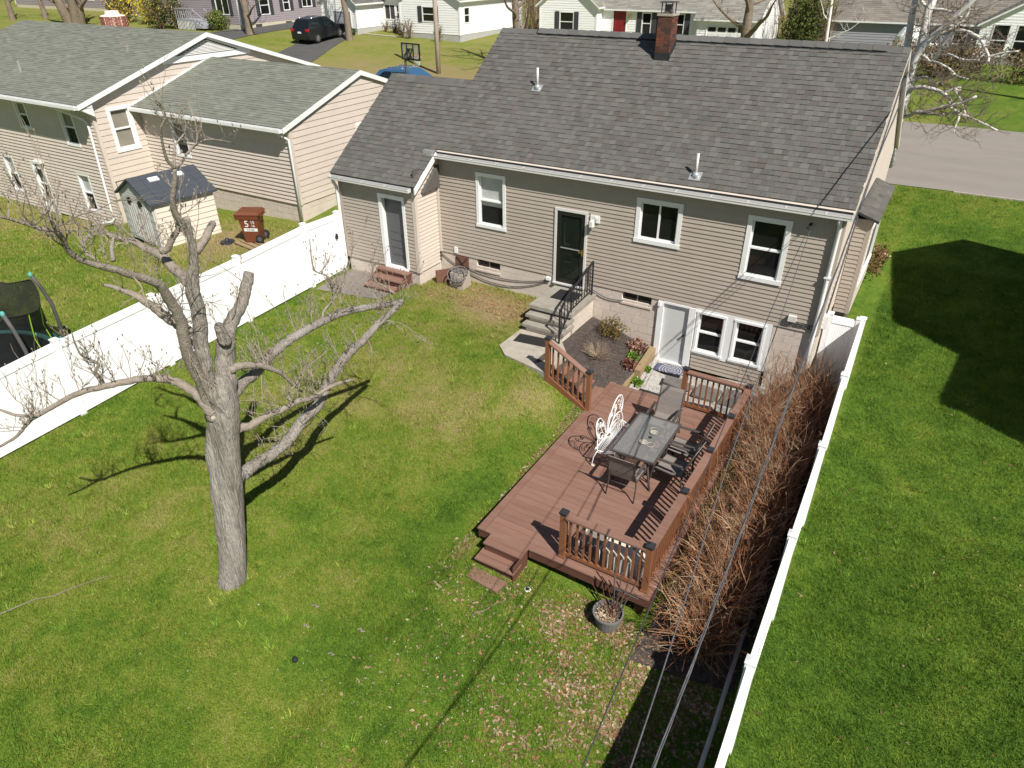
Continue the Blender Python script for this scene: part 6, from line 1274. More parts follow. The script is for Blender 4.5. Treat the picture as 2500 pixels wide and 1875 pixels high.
def gen_tree(name, label, x, y, h, r, seed, material='far_bark', spread=.5, nb=9, fork=.35, lean=(0, 0), multi=1, tw_n=6, tw_l=(.5, 1.4), z=None, group=None):
    random.seed(seed); z = g1(x, y) if z is None else z; t = thing(name, label, 'tree', (x, y, z), group); twm = MB()
    stems = []
    for s in range(multi):
        a = s*6.28/max(1, multi)+R(0, 1); off = .0 if multi == 1 else r*1.0
        ox, oy = math.cos(a)*off, math.sin(a)*off; sp = 0 if multi == 1 else h*.22
        P = [(x+ox*.5, y+oy*.5, z-.3, r*1.35), (x+ox, y+oy, z+.1, r*1.1)]
        for k in range(1, 6): f = k/5; P.append((x+ox+lean[0]*f*h+math.cos(a)*sp*f+R(-.1,.1)*h*.08, y+oy+lean[1]*f*h+math.sin(a)*sp*f+R(-.1,.1)*h*.08, z+h*f, r*(1-.8*f)))
        m = MB(); q = limb_mesh(m, P, 10, 4, .06, .05); build(m, 'trunk', material, t, True); stems.append(q)
        twigs_on(twm, q, 6, *tw_l, .5, .02, 2, .5, 3)
    m = MB()
    for b in range(nb*multi):
        q = stems[b % multi]; i = int((fork+(.95-fork)*(b//multi)/nb)*(len(q)-1)); p = Vector(q[i][:3]); rr = float(q[i][3])*R(.4,.6)
        a = b*2.4+R(-.5,.5); L_ = h*spread*(1.15-i/len(q))*R(.8,1.2); d = Vector((math.cos(a), math.sin(a), R(.25,.8))).normalized(); P = [(*p, rr)]
        for k in range(1, 6): d = (d+Vector((R(-.25,.25), R(-.25,.25), R(-.1,.25)))).normalized(); p = p+d*(L_/5); P.append((*p, rr*(1-.17*k)))
        lm = MB(); qq = limb_mesh(lm, P, 6, 3, .04, .05); build(lm, 'branch', material, t, True)
        twigs_on(twm, qq, tw_n, *tw_l, .4, .02, 2, .15, 3)
    build(twm, 'twigs', material, t, kind='stuff'); random.seed(99+seed); return t
gen_tree('street_tree', 'bare tree directly in front of the pale garage door across the street', -41.8, 31.3, 9, .27, 1, lean=(-.06,0), spread=.45, fork=.42, nb=8)
gen_tree('street_tree', 'bare spreading tree on the grass in front of the purple house', -50.6, 29.0, 9, .30, 2, spread=.5, fork=.3, nb=10)
gen_tree('street_tree', 'stout dark multi-stemmed bare tree behind the pale roof ridge at the upper left', -73, 27.6, 9, .48, 3, spread=.4, multi=5, nb=4, fork=.3)
gen_tree('street_tree', 'slim bare tree second from the left edge, in front of the lavender house', -81.5, 29.5, 8, .26, 4, spread=.4, nb=8)
gen_tree('street_tree', 'slim bare tree at the far left edge of the picture', -85, 28.0, 8, .28, 5, spread=.4, nb=8)
gen_tree('street_tree', 'tall bare tree with a wide low limb between the two white houses', -24.6, 28.5, 10, .30, 6, spread=.6, nb=11, fork=.3, tw_n=7)
gen_tree('street_tree', 'dark bare tree in front of the white garage right of the red door', -11.9, 37.0, 10, .36, 7, spread=.5, nb=10, fork=.3, tw_n=8)
gen_tree('birch_tree', 'second white birch whose trunk stands at the right edge across the road', 4.55, 31.0, 9, .25, 8, material='birch', spread=.4, nb=8, tw_n=7, fork=.5)
gen_tree('birch_tree', 'thin white birch stem in front of the round green bush', -6.5, 36.0, 9, .12, 9, material='birch', spread=.35, nb=7, lean=(-.10,0))
# brown woods behind the houses: a mass nobody could count
def wood(name, x0, x1, y0, y1, n, hmin, hmax, label=None):
    m = MB()
    for _ in range(n):
        x, y = R(x0, x1), R(y0, y1); z = g1(x, y)-.2; h = R(hmin, hmax); p = Vector((x, y, z)); d = Vector((R(-.15,.15), R(-.15,.15), 1)).normalized(); pts = [p]
        for k in range(4): d = (d+Vector((R(-.2,.2), R(-.2,.2), .1))).normalized(); p = p+d*h/4; pts.append(p)
        q = random.choice([(.20,.13,.08),(.26,.18,.11),(.17,.12,.09),(.24,.19,.13)]); m.cc = q; r = h*.008
        m.tube(pts, [r, r*.8, r*.6, r*.4, r*.15], 3, False)
        for k in range(7):
            i = random.randint(1, 3); e = (Vector((R(-1,1), R(-1,1), R(.1,1)))).normalized()*h*R(.12,.3); m.tube([pts[i], pts[i]+e*.5+Vector((0,0,.05)), pts[i]+e], [r*.5, r*.35, r*.12], 3, False)
    o = build(m, name, 'thicket', kind='stuff', label=label, cat='woods'); return o
wood('woods', -110, -30, 50, 75, 420, 5, 11, 'brown bare woods rising behind the houses on the left')
wood('woods', -33, -29.6, 42, 60, 260, 2.5, 7, 'brown brush in the gap between the two white houses')
wood('woods', -12, 30, 56, 80, 420, 4, 9, 'brown bare woods behind the houses on the right')
wood('brush', -11.5, -7.6, 43, 50, 160, 2, 5, 'tall tan brush between the white gable and the green bush')
# leafy bushes
def bush(name, label, x, y, rx, ry, h, cols, n=900, leaf=.07, z=None, stems=True, cat='bush', flat=0, stem_col=(.16,.11,.07)):
    z = g1(x, y) if z is None else z; t = thing(name, label, cat, (x, y, z)); m = MB()
    for _ in range(n):
        a, u = R(0, 6.283), random.random()**.45; v = R(-1, 1); s = math.sqrt(max(0, 1-v*v*(1-flat))); lump = 1+.22*math.sin(a*3+v*4)+.12*math.sin(a*7-v*5)
        p = Vector((x+rx*u*s*lump*math.cos(a), y+ry*u*s*lump*math.sin(a), z+h*.52+h*.48*v*max(u, .75)*lump))
        if p.z < z: continue
        d = Vector((R(-1,1), R(-1,1), R(-.3,1))).normalized(); e = d.orthogonal().normalized(); f_ = d.cross(e); l = leaf*R(.6,1.4); q = R(.7,1.3); c = random.choice(cols); m.cc = (c[0]*q, c[1]*q, c[2]*q)
        m.quad(p-e*l, p+f_*l*.6, p+e*l, p-f_*l*.6)
    build(m, 'crown', 'leafy', t, kind='stuff')
    if stems:
        m = MB(); m.cc = stem_col
        for _ in range(26):
            a = R(0, 6.28); p = Vector((x+R(-.1,.1)*rx, y+R(-.1,.1)*ry, z-.05)); e = Vector((x+rx*.95*math.cos(a)*R(.4,1), y+ry*.95*math.sin(a)*R(.4,1), z+h*R(.5,1.0))); m.tube([p, p.lerp(e, .5)+Vector((R(-.1,.1)*rx, 0, .1*h)), e], [.018*h, .012*h, .005*h], 3, False)
        build(m, 'stems', 'thicket', t)
    return t
GRN = [(.05,.085,.02),(.075,.11,.025),(.035,.06,.018),(.10,.115,.035)]; OLV = [(.13,.12,.035),(.17,.12,.05),(.09,.09,.03),(.2,.14,.06)]; YEL = [(.62,.47,.03),(.52,.40,.04),(.40,.33,.06)]
bush('forsythia_bush', 'yellow flowering bush in front of the grey-green house, nearer the brick chimney', -69.5, 30.5, 2.0, 1.2, 2.4, YEL+OLV, 1500, .10)
bush('forsythia_bush', 'brighter yellow flowering bush beside the tall olive shrub', -65.5, 30.6, 1.6, 1.1, 3.1, YEL, 1500, .10)
bush('evergreen_bush', 'tall olive vase-shaped shrub left of the grey porch', -61.9, 28.8, 1.5, 1.1, 2.7, OLV+GRN, 1800, .08)
bush('evergreen_bush', 'flat topped olive shrub touching the grey porch', -60.2, 29.2, 1.2, .9, 2.5, OLV+GRN, 1200, .08)
bush('evergreen_bush', 'rounded yellow-green bush between the porch steps and the bare tree', -54.9, 29.4, 1.0, .9, 1.6, [(.13,.17,.03),(.10,.14,.03),(.16,.19,.04)], 1500, .07)
bush('evergreen_bush', 'big round clipped dark green bush right of the white gable', -9.4, 42.5, 1.35, 1.3, 4.0, [(.05,.075,.015),(.07,.09,.02),(.1,.11,.03)], 3500, .09, flat=.5)
bush('small_bush', 'tiny green bush at the corner of the pale garage door', -43.0, 33.0, .4, .35, .6, GRN, 300, .06)
for (x, y, h, lb) in ((-41.9,36.0,.9,'low tan shrub under the picture window, left one'),(-38.7,34.2,1.2,'bare brown shrub beside the red brick steps'),(-37.9,34.1,1.5,'vase of bare brown stems below the shuttered window'),(-35.0,34.1,1.3,'bare thin shrub at the right corner of the white wing'),(-40.9,35.9,.9,'tan leafy shrub close to the iron railing')):
    bush('small_bush', lb, x, y, .5, .4, h, [(.22,.17,.08),(.18,.14,.07),(.13,.12,.05)], 220, .05)
bush('hedge', 'long bare brown hedge across the road with olive patches, in front of the blue-grey house', -.2, 36.5, 3.0, 1.0, 1.9, [(.20,.13,.08),(.17,.11,.07),(.15,.13,.05),(.24,.17,.10)], 4500, .07, flat=.7)
bush('hedge', 'second brown hedge at the right edge across the road', 4.8, 36.2, 2.2, 1.0, 1.8, [(.20,.13,.08),(.17,.11,.07),(.15,.13,.05),(.24,.17,.10)], 2600, .07, flat=.7)
bush('forsythia_bush', 'small yellow daffodil clump on the grass right of the white gable', -10.2, 41, .5, .3, .6, YEL+GRN, 260, .06)
bush('ground_shrub', 'brown leafy shrub against the house wall beyond the bay', .5, 7.2, .28, 1.3, .5, [(.22,.11,.05),(.17,.12,.05),(.10,.10,.03)], 700, .045)
# mulch-bed plants
bush('rust_shrub', 'rusty olive shrub against the block wall in the mulch bed', -4.62, -.55, .38, .34, .55, [(.20,.11,.04),(.16,.10,.04),(.12,.11,.03),(.09,.11,.02)], 1100, .022, z=g1(-4.62,-.55))
bush('red_leaf_heap', 'heap of dry reddish leaves in the mulch corner by the white basement door', -3.98, -.42, .26, .30, .34, [(.23,.12,.085),(.30,.19,.14),(.20,.10,.07)], 420, .040, stems=False)
bush('red_leaf_heap', 'low red-brown leaf clump beside the timber edging, nearer the deck', -3.86, -1.15, .22, .18, .28, [(.17,.06,.045),(.24,.12,.075),(.15,.06,.045)], 260, .035, stems=False)
for (x, y, r, lb) in ((-3.90,-.82,.17,'bright green tuft in the mulch, largest of the green tufts'),(-3.52,-.75,.10,'small bright green tuft next to the blue doormat'),(-3.50,-1.42,.14,'bright green tuft in the gravel near the deck edge')):
    bush('green_tuft', lb, x, y, r, r, r*1.5, [(.12,.22,.02),(.16,.28,.03),(.09,.17,.02)], 260, .028, stems=False, cat='plant')
tw2 = MB(); tw2.cc = (.36,.27,.19)
for _ in range(120):
    a = R(0, 6.28); p = Vector((-4.52,-1.55,g1(-4.52,-1.55))); q = [p]; d = Vector((math.cos(a)*.8, math.sin(a)*.8, R(.5,1.2))).normalized()
    for k in range(4): d = (d+Vector((R(-.3,.3), R(-.3,.3), R(-.1,.2)))).normalized(); q.append(q[-1]+d*R(.08,.15))
    tw2.tube(q, [.006,.005,.004,.003,.002], 3, False)
tt = build(tw2, 'dry_shrub', 'thicket', label='dry straw-coloured twiggy shrub in the middle of the mulch bed', cat='shrub')
# thicket of brown stems between deck and fence
m = MB()
TC_ = [(.32,.165,.09),(.42,.26,.15),(.22,.10,.052),(.50,.37,.24),(.17,.08,.042),(.36,.165,.075)]
for c_ in range(84):
    cx_, cy_ = R(-.62,.58), -.4-7.35*(c_+R(0,1))/84
    if c_ % 2: cx_ = R(-.05,.6)
    z = g1(cx_, cy_)-.03; H = R(1.2,1.9)**(1-.25*max(0, (-cy_-6.8)/1.0))
    for s in range(52):
        a = R(0, 6.28); out = random.random()**.8*.75; d = Vector((math.cos(a)*out*.62-.05, math.sin(a)*out-.06, 1)).normalized(); p = Vector((cx_+R(-.10,.10), cy_+R(-.10,.10), z)); L_ = H*R(.55,1.08); q = [p]; nseg = 6; bend = Vector((R(-.1,.1), R(-.12,.1), -.03-.10*out))
        for k in range(nseg): d = (d+bend+Vector((R(-.15,.15), R(-.15,.15), R(-.06,.06)))).normalized(); q.append(q[-1]+d*L_/nseg)
        if any(v.x > .80 and v.z < 1.7 for v in q) or any(v.x < -.78 and v.z < 1.1 for v in q): continue
        c = random.choice(TC_); w = R(.75,1.2); m.cc = (c[0]*w, c[1]*w, c[2]*w); r = R(.004,.0078); m.tube(q, [r*(1-.6*k/nseg) for k in range(nseg+1)], 3, False)
        for k in range(2):
            i = random.randint(2, nseg-1); e = (d+Vector((R(-1,1), R(-1,1), R(-.3,.6)))).normalized(); l = R(.12,.34); mid = q[i]+e*l*.55+Vector((0,0,R(-.02,.03))); m.tube([q[i], mid, q[i]+e*l+Vector((0,0,R(-.05,.04)))], [r*.6, r*.45, r*.25], 3, False)
            e2 = (e+Vector((R(-1,1), R(-1,1), R(-.3,.8)))).normalized()*l*R(.4,.8); m.tube([mid, mid+e2], [r*.45, r*.22], 3, False)
for _ in range(900):      # dead leaves still hanging
    x, y = R(-.6,.7), -.6-7.3*random.random(); p = Vector((x, y, g1(x, y)+R(.1,1.0))); d = Vector((R(-1,1), R(-1,1), R(-1,1))).normalized(); e = d.orthogonal().normalized(); f_ = d.cross(e); l = R(.012,.026); m.cc = random.choice([(.42,.15,.04),(.35,.2,.09),(.5,.22,.06),(.3,.12,.05)])
    m.quad(p-e*l, p+f_*l*.6, p+e*l, p-f_*l*.6)
build(m, 'thicket', 'thicket', kind='stuff', label='dense bare brown thicket between the deck railing and the white fence', cat='thicket')
m = MB(); m.tube([(x, y, g1(x, y)+.035) for x, y in ((.55,-4.5),(.58,-6.5),(.66,-8.6),(.70,-10.2),(.66,-11.0))], .035, 8); build(m, 'drain_pipe', 'pipe', label='pale plastic pipe lying along the foot of the right-hand fence in the shade', cat='pipe')
# ================================================================ vehicles, poles, wires
def car(name, label, loc, rot, paint, prof, cab, Wd=1.8, Ln=4.6, zr=1.7, pitch=0, tails=True):
    """side profiles in (x forward, z); body lofted with tumblehome"""
    t = thing(name, label, 'car', loc); t.rotation_euler = (0, -pitch, rot); Mx = Matrix.Translation(loc) @ t.rotation_euler.to_matrix().to_4x4(); WM[t.name] = Mx
    def put(mb, nm, mt, smooth=False, par=t):
        mb.v = [tuple(Mx @ Vector(v)) for v in mb.v]; o = build(mb, nm, mt, par, smooth); return o
    hw = Wd/2
    m = MB(); n = len(prof); L0 = len(m.v)
    rings = [(-hw, .90), (-hw+.02, 1.0), (hw-.02, 1.0), (hw, .90)]
    cx_, cz_ = sum(p[0] for p in prof)/n, sum(p[1] for p in prof)/n
    for (y, s) in ((-hw, .955), (-hw+.07, 1.0), (hw-.07, 1.0), (hw, .955)): m.v += [(cx_+(p[0]-cx_)*s, y, cz_+(p[1]-cz_)*s) for p in prof]
    for k in range(3):
        for i in range(n): j = (i+1) % n; m.f.append((k*n+i, k*n+j, (k+1)*n+j, (k+1)*n+i)); m.c.append(m.cc)
    m.f.append(tuple(range(n-1, -1, -1))); m.f.append(tuple(range(3*n, 4*n))); m.c += [m.cc]*2
    body = put(m, 'body', paint)
    m = MB(); n = len(cab); zb = min(p[1] for p in cab); 
    def yy(z): return hw-.06-(z-zb)/(zr-zb)*.17
    m.v += [(p[0], -yy(p[1]), p[1]) for p in cab]+[(p[0], yy(p[1]), p[1]) for p in cab]
    for i in range(n): j = (i+1) % n; m.f.append((i, j, n+j, n+i)); m.c.append(m.cc)
    m.f.append(tuple(range(n-1, -1, -1))); m.f.append(tuple(range(n, 2*n))); m.c += [m.cc]*2
    cabn = put(m, 'cabin', paint)
    # glass set into the cabin sides, front and back
    xs0, xs1 = cab[0][0], cab[-1][0]; top = sorted(cab, key=lambda p: -p[1])[:2]; xa, xb = sorted((top[0][0], top[1][0]))
    zt, zl = zr-.13, zb+.03
    for sg in (-1, 1):
        for (a, b) in ((.02, .36), (.39, .68), (.71, .97)):
            def ed(f, z): u = (z-zb)/(zr-zb); l = xs0+(xa-xs0)*u+.12; r_ = xs1+(xb-xs1)*u-.14; return l+(r_-l)*f
            m = MB(); P = lambda f, z, d: (ed(f, z), sg*(yy(z)+d), z); q = [P(a,zl,.008),P(b,zl,.008),P(b,zt,.008),P(a,zt,.008)]; q = q if sg > 0 else q[::-1]
            m.prism(q, (0,-sg*.03,0)); put(m, 'side_window', 'car_glass', par=cabn)
    for (x0_, x1_, nm) in ((xs1, xb, 'windscreen'), (xs0, xa, 'rear_window')):
        s = 1 if nm == 'windscreen' else -1; P = lambda u, y: (x0_+(x1_-x0_)*u+s*.012, y, zb+(zr-zb)*u+.008); wy = hw-.28
        m = MB(); m.prism([P(.12,-wy),P(.12,wy),P(.85,wy-.06),P(.85,-wy+.06)], (-s*.02,0,-.01)); put(m, nm, 'car_glass', par=cabn)
    for x in (Ln*.30, -Ln*.29):
        for sg in (-1, 1):
            m = MB(); m.lathe([(.0,-.11),(.30,-.11),(.345,-.07),(.345,.07),(.30,.11),(0,.11)], (x, sg*(hw-.09), .345), 22, 'y'); wh = put(m, 'wheel', 'rubber')
            m = MB(); m.lathe([(.0,.0),(.21,.0),(.22,.02),(.0,.05)][::1] if sg > 0 else [(.0,-.05),(.22,-.02),(.21,0),(0,0)], (x, sg*(hw+.02), .345), 14, 'y'); rim = put(m, 'rim', 'pad_gray', par=wh)
            for k in range(5):
                a = k*1.2566; m = MB(); m.beam((x+.03*math.cos(a), sg*(hw+.065), .345+.03*math.sin(a)), (x+.20*math.cos(a), sg*(hw+.05), .345+.20*math.sin(a)), .05, .02); put(m, 'spoke', 'alloy', par=wh)
    for sg in (-1, 1):
        m = MB(); m.box(-Ln/2+.02, -Ln/2+.28, sg*(hw-.17)-.14, sg*(hw-.17)+.145, .93, 1.10); put(m, 'tail_light', 'tail')
        m = MB(); m.box(Ln/2-.30, Ln/2-.03, sg*(hw-.22)-.17, sg*(hw-.22)+.17, .70, .86); put(m, 'headlight', 'alloy')
        m = MB(); m.box(.55, .75, sg*(hw+.09)-.10, sg*(hw+.09)+.08, zb-.02, zb+.14); put(m, 'wing_mirror', paint)
        m = MB(); m.tube([(xa+.15, sg*(hw-.32), zr), (xa+.2, sg*(hw-.32), zr+.06), (xb-.2, sg*(hw-.32), zr+.06), (xb-.15, sg*(hw-.32), zr)], .02, 5); put(m, 'roof_rail', 'alloy' if tails else paint)
    m = MB(); m.box(-Ln/2-.015, -Ln/2+.02, -.16, .16, .80, .92); put(m, 'number_plate', 'white')
    m = MB(); m.box(-Ln/2-.02, -Ln/2+.05, -.7, .7, .42, .50); put(m, 'bumper_strip', 'rubber')
    return t
SUVP = [(-2.30,.55),(-2.26,.34),(-1.75,.24),(1.85,.24),(2.25,.34),(2.30,.62),(2.22,.88),(1.30,1.05),(.95,1.08),(-2.18,1.10),(-2.28,.85)]
SUVC = [(-2.16,1.06),(-1.72,1.66),(-1.50,1.72),(.02,1.72),(.28,1.66),(1.12,1.06)]
zs_ = g1(-43.4,29.6)
car('parked_car', 'black estate car on the sloping driveway in front of the white house', (-43.95,30.35,g1(-43.7,30.35)+.03), math.radians(93), 'suv_paint', SUVP, SUVC, 1.82, 4.6, 1.72, pitch=math.radians(4.2))
BLP = [(-2.1,.5),(-2.05,.3),(2.0,.3),(2.15,.55),(2.05,.78),(1.1,.95),(-2.0,.98)]; BLC = [(-2.0,.94),(-1.55,1.42),(-1.2,1.50),(.1,1.50),(.35,1.45),(1.2,.94)]
car('parked_car', 'blue car parked behind the wing roof, only its roof and windows showing', (-25.35,18.1,g1(-25.35,18.1)+.02), math.radians(4), 'car_blue', BLP, BLC, 1.76, 4.3, 1.50, tails=False)
m = MB(); m.box(-55.2,-51.2,47,48.9,4.0,5.6); gm_ = build(m, 'shed', 'orange_shade', label='orange and white awning glimpsed between the purple and the white houses', cat='awning')
m = MB(); m.tube([(-28.5,25.05,1.6),(-28.5,25.05,5.5),(-28.46,25.05,11.5)], [.155,.145,.115], 12); build(m, 'utility_pole', 'pole_wood', label='weathered wooden utility pole on the grass across the street', cat='pole', smooth=True)
# basketball hoop
hp = thing('basketball_hoop', 'black portable basketball hoop with a clear backboard, behind the wing roof', 'basketball hoop', (-20.75,12.0,1.7))
bz = g1(-20.7,12.05); m = MB(); m.box(-21.2,-20.2,11.6,12.5,bz,bz+.16); build(m, 'base', 'rubber', hp)
m = MB(); m.tube([(-20.72,12.05,bz+.1),(-20.70,12.05,5.0)], .05, 8); build(m, 'pole', 'iron', hp, True)
nB_ = Vector((.78,.63,0)).normalized(); uB = Vector((-.63,.78,0)); cB = Vector((-20.32,12.0,5.13))
# board runs along uB' ~ facing away to the right
uB = Vector((1,-.12,0)).normalized(); nB_ = Vector((.12,1,0)).normalized()
m = MB(); m.obox(cB, uB, nB_, Z, -.53, .53, -.012, .012, -.31, .31); build(m, 'backboard', 'backboard', hp)
m = MB()
for a in ((-.57,-.51,-.35,.35),(.51,.57,-.35,.35),(-.51,.51,.30,.35),(-.51,.51,-.35,-.28)): m.obox(cB, uB, nB_, Z, a[0], a[1], -.025, .025, a[2], a[3])
build(m, 'frame', 'iron', hp)
m = MB()
for a, b in (((-.2,-.31),(-.2,.3)),((.2,-.31),(.2,.3)),((-.2,.12),(.2,.12)),((-.12,-.3),(.15,.1)),((.12,-.3),(-.15,.1))): m.beam(cB+uB*a[0]+Z*a[1]-nB_*.04, cB+uB*b[0]+Z*b[1]-nB_*.04, .035)
m.beam(Vector((-20.70,12.05,4.75)), cB-Z*.2-nB_*.05, .07); m.beam(Vector((-20.70,12.05,4.98)), cB+Z*.1-nB_*.05, .05); build(m, 'bracket', 'iron', hp)
rc = cB+nB_*.33-Z*.20
m = MB(); m.tube([rc+uB*.23*math.cos(a)+nB_*.23*math.sin(a) for a in np.linspace(0, 6.283, 20)], .012, 5); build(m, 'rim', 'orange', hp)
m = MB()
for k in range(10):
    a, b = k*.628, (k+1)*.628; p = lambda a, r, z: rc+uB*r*math.cos(a)+nB_*r*math.sin(a)-Z*z
    m.tube([p(a,.23,0), p(a+.31,.18,.16), p(a,.13,.32), p(a+.31,.13,.40)], .007, 3, False); m.tube([p(a,.23,0), p(a-.31,.18,.16), p(a,.13,.32), p(a-.31,.13,.40)], .007, 3, False)
build(m, 'net', 'white', hp)
# overhead wires
def wire(name, label, pts, r, mt='wire', n=5, cat='cable'):
    m = MB(); q = densify([(p[0], p[1], p[2], r) for p in pts], 10); m.tube([v[:3] for v in q], r, n); return build(m, name, mt, label=label, cat=cat, smooth=True)
sc = densify([(p[0],p[1],p[2],.011) for p in ((.10,4.6,6.55),(.26,2.01,6.17),(.29,-.59,5.58),(.37,-4.0,4.75),(.48,-7.98,3.95),(.585,-10.4,3.82),(.68,-12.5,3.9),(.8,-15.5,4.2),(1.0,-20,5.0))], 14)
cable = thing('service_cable', 'thick twisted grey power cable running from the gable over the thicket to the bottom edge', 'cable', (.3,-1,5.5))
for k in range(3):
    m = MB(); ph = k*2.094; pts = []
    for i, v in enumerate(sc): a = i*.55+ph; pts.append((v[0]+.0085*math.cos(a), v[1], v[2]+.0085*math.sin(a)))
    m.tube(pts, .0065 if k else .005, 6); build(m, 'strand', 'cable', cable, True)
m = MB(); m.tube([(.10,4.6,6.55),(.06,4.3,6.2),(.05,3.2,5.0),(.05,2.1,4.1),(.05,1.0,2.9),(.04,.25,1.95)], .016, 6); m.tube([(.10,4.6,6.55),(.12,4.4,6.45),(.05,4.5,6.2)], .014, 5); build(m, 'down_lead', 'wire', cable, True)
m = MB(); m.box(.0,.12,.15,.32,1.75,2.05); build(m, 'meter', 'white', label='white electric box on the gable wall above the short fence return', cat='box')
wire('phone_wire', 'thin dark wire from the rear wall hook, the one passing nearest the deck', [(-.65,-.10,4.07),(-.40,-4.2,4.02),(-.05,-8.4,4.1),(.30,-12.67,4.2),(.6,-17,4.5)], .0058)
wire('phone_wire', 'thin grey wire between the thin dark wire and the thick twisted cable', [(-.62,-.10,4.05),(-.26,-4.2,3.75),(.05,-8.0,3.63),(.50,-12.2,3.7),(.9,-17,4.1)], .0072, 'cable')
m = MB(); m.lathe([(.02,0),(.03,-.04),(.02,-.10),(.035,-.12),(.02,-.15)], (-.64,0,4.07), 8, 'y'); m.tube([(-.64,-.12,4.05),(-.7,-.06,3.98),(-.62,-.03,3.94)], .012, 5); build(m, 'wire_hook', 'iron', label='small dark wire hook on the rear wall right of the tall window', cat='hook')
m = MB(); m.tube([(.27,8.0,g1(.27,8.0)+.10),(.78,7.85,g1(.78,7.85)+.06)], .04, 6); build(m, 'drain_spout', 'white', label='white drain spout lying on the grass beside the bay', cat='spout', smooth=True)
# ================================================================ leaf litter and grass
def leaves(name, n, sampler, size, cols, label, lift=.012):
    V_, F_, C_ = [], [], []
    xs, ys = sampler(n); zs = gz(xs, ys)+lift
    for i in range(len(xs)):
        c = Vector((xs[i], ys[i], zs[i])); a = R(0, 6.28); t = Vector((math.cos(a), math.sin(a), R(-.35,.5))).normalized(); s = t.cross(Z).normalized(); s = (s+Z*R(-.6,.6)).normalized(); l = R(*size); b = len(V_); up = Vector((0,0,l*R(.1,.5)))
        for q in (c-t*l, c+s*l*.55+up, c+t*l*1.1, c-s*l*.55+up*R(.2,1)): V_.append((q.x, q.y, q.z))
        F_.append((b, b+1, b+2)); F_.append((b, b+2, b+3)); k = random.choice(cols); w = R(.75,1.2); C_ += [(k[0]*w, k[1]*w, k[2]*w)]*2
    m = MB(); m.v, m.f, m.c = V_, F_, C_
    build(m, name, 'leaf_litter', kind='stuff', label=label, cat='leaves')
LC = [(.30,.20,.12),(.36,.26,.165),(.23,.135,.07),(.42,.33,.23),(.17,.095,.05),(.30,.155,.075),(.26,.19,.12)]
def dens_sampler(rects, f, mx):
    def fn(n):
        X_, Y_ = [], []
        while len(X_) < n:
            r_ = rects[rng.integers(len(rects))]; x = rng.uniform(r_[0], r_[1], 400); y = rng.uniform(r_[2], r_[3], 400); ok = rng.random(400) < f(x, y); X_ += list(x[ok]); Y_ += list(y[ok])
        return np.array(X_[:n]), np.array(Y_[:n])
    return fn
f1 = lambda x, y: np.clip(1.2*np.exp(-((x+.4)**2/1.0+(y+8.6)**2/1.6))+.95*np.exp(-((x+1.6)**2/1.8+(y+8.35)**2/.35))+.35*np.exp(-((x+1.4)**2/2+(y+9.6)**2/1.4))+.03, 0, 1)*(.06+2.2*(vn(x, y, 2.2, 5)*.6+.4*vn(x, y, 5.5, 6))**2.4)
leaves('leaf_litter', 5600, dens_sampler([(-4.3,.75,-12,-7.7)], f1, 1), (.014,.042), LC, 'dry tan leaves thick on the ground around the planter and the end of the thicket')
leaves('leaf_litter', 3000, dens_sampler([(-.78,.78,-9.5,-.4)], lambda x, y: np.full(x.shape, .6), 1), (.02,.045), LC, 'dry leaves under the brown thicket')
leaves('leaf_litter', 900, dens_sampler([(-9.8,-6.6,-1.4,-.05)], lambda x, y: .25+.75*vn(x, y, 3, 2), 1), (.02,.04), [(.32,.17,.08),(.38,.24,.13),(.25,.13,.07)], 'brown leaves along the foundation between the hose box and the stoop')
leaves('leaf_litter', 700, dens_sampler([(-4.25,-4.02,-8.2,-3.2),(-4.4,-3.0,-8.9,-7.7)], lambda x, y: np.clip(.1+.9*vn(x, y, 2.5, 3)**2+np.where(y < -7.8, .4, 0), 0, 1), 1), (.02,.042), LC, 'dry leaves gathered along the left edge of the deck and its steps')
leaves('leaf_litter', 1000, dens_sampler([(-9,-1,-14,-8.5),(-4,.6,-14,-9)], lambda x, y: np.clip(.08+.5*np.exp(-((x+1.5)**2/9+(y+10)**2/7)), 0, 1), 1), (.007,.019), [(.46,.42,.34),(.42,.34,.25),(.52,.48,.42),(.34,.24,.15),(.28,.19,.11)], 'small pale leaf flecks scattered over the lawn')
leaves('leaf_litter', 260, dens_sampler([(1.1,5,-13,10),(-12,-5,-13,-2)], lambda x, y: np.full(x.shape, .5), 1), (.018,.04), LC, 'few single brown leaves on the open lawns')
leaves('leaf_litter', 220, dens_sampler([(-3.75,-3.3,-1.7,-.1),(-11.2,-10.3,-2.0,-1.0)], lambda x, y: np.full(x.shape, .5), 1), (.015,.035), [(.36,.2,.1),(.42,.28,.16)], 'leaf scraps by the timber edging and the side steps')
leaves('leaf_litter', 2600, dens_sampler([(-5.15,-3.85,-2.4,-.1)], lambda x, y: np.full(x.shape, .5), 1), (.008,.02), [(.05,.04,.035),(.09,.07,.06),(.035,.03,.03),(.16,.12,.09)], 'dark bark chips of the mulch bed', .035)
leaves('gravel_stones', 5200, dens_sampler([(-3.55,-.3,-1.86,-.1)], lambda x, y: np.full(x.shape, .5), 1), (.010,.020), [(.42,.40,.37),(.55,.53,.5),(.3,.28,.26),(.48,.44,.38)], 'grey gravel stones between the deck and the basement wall', .03)
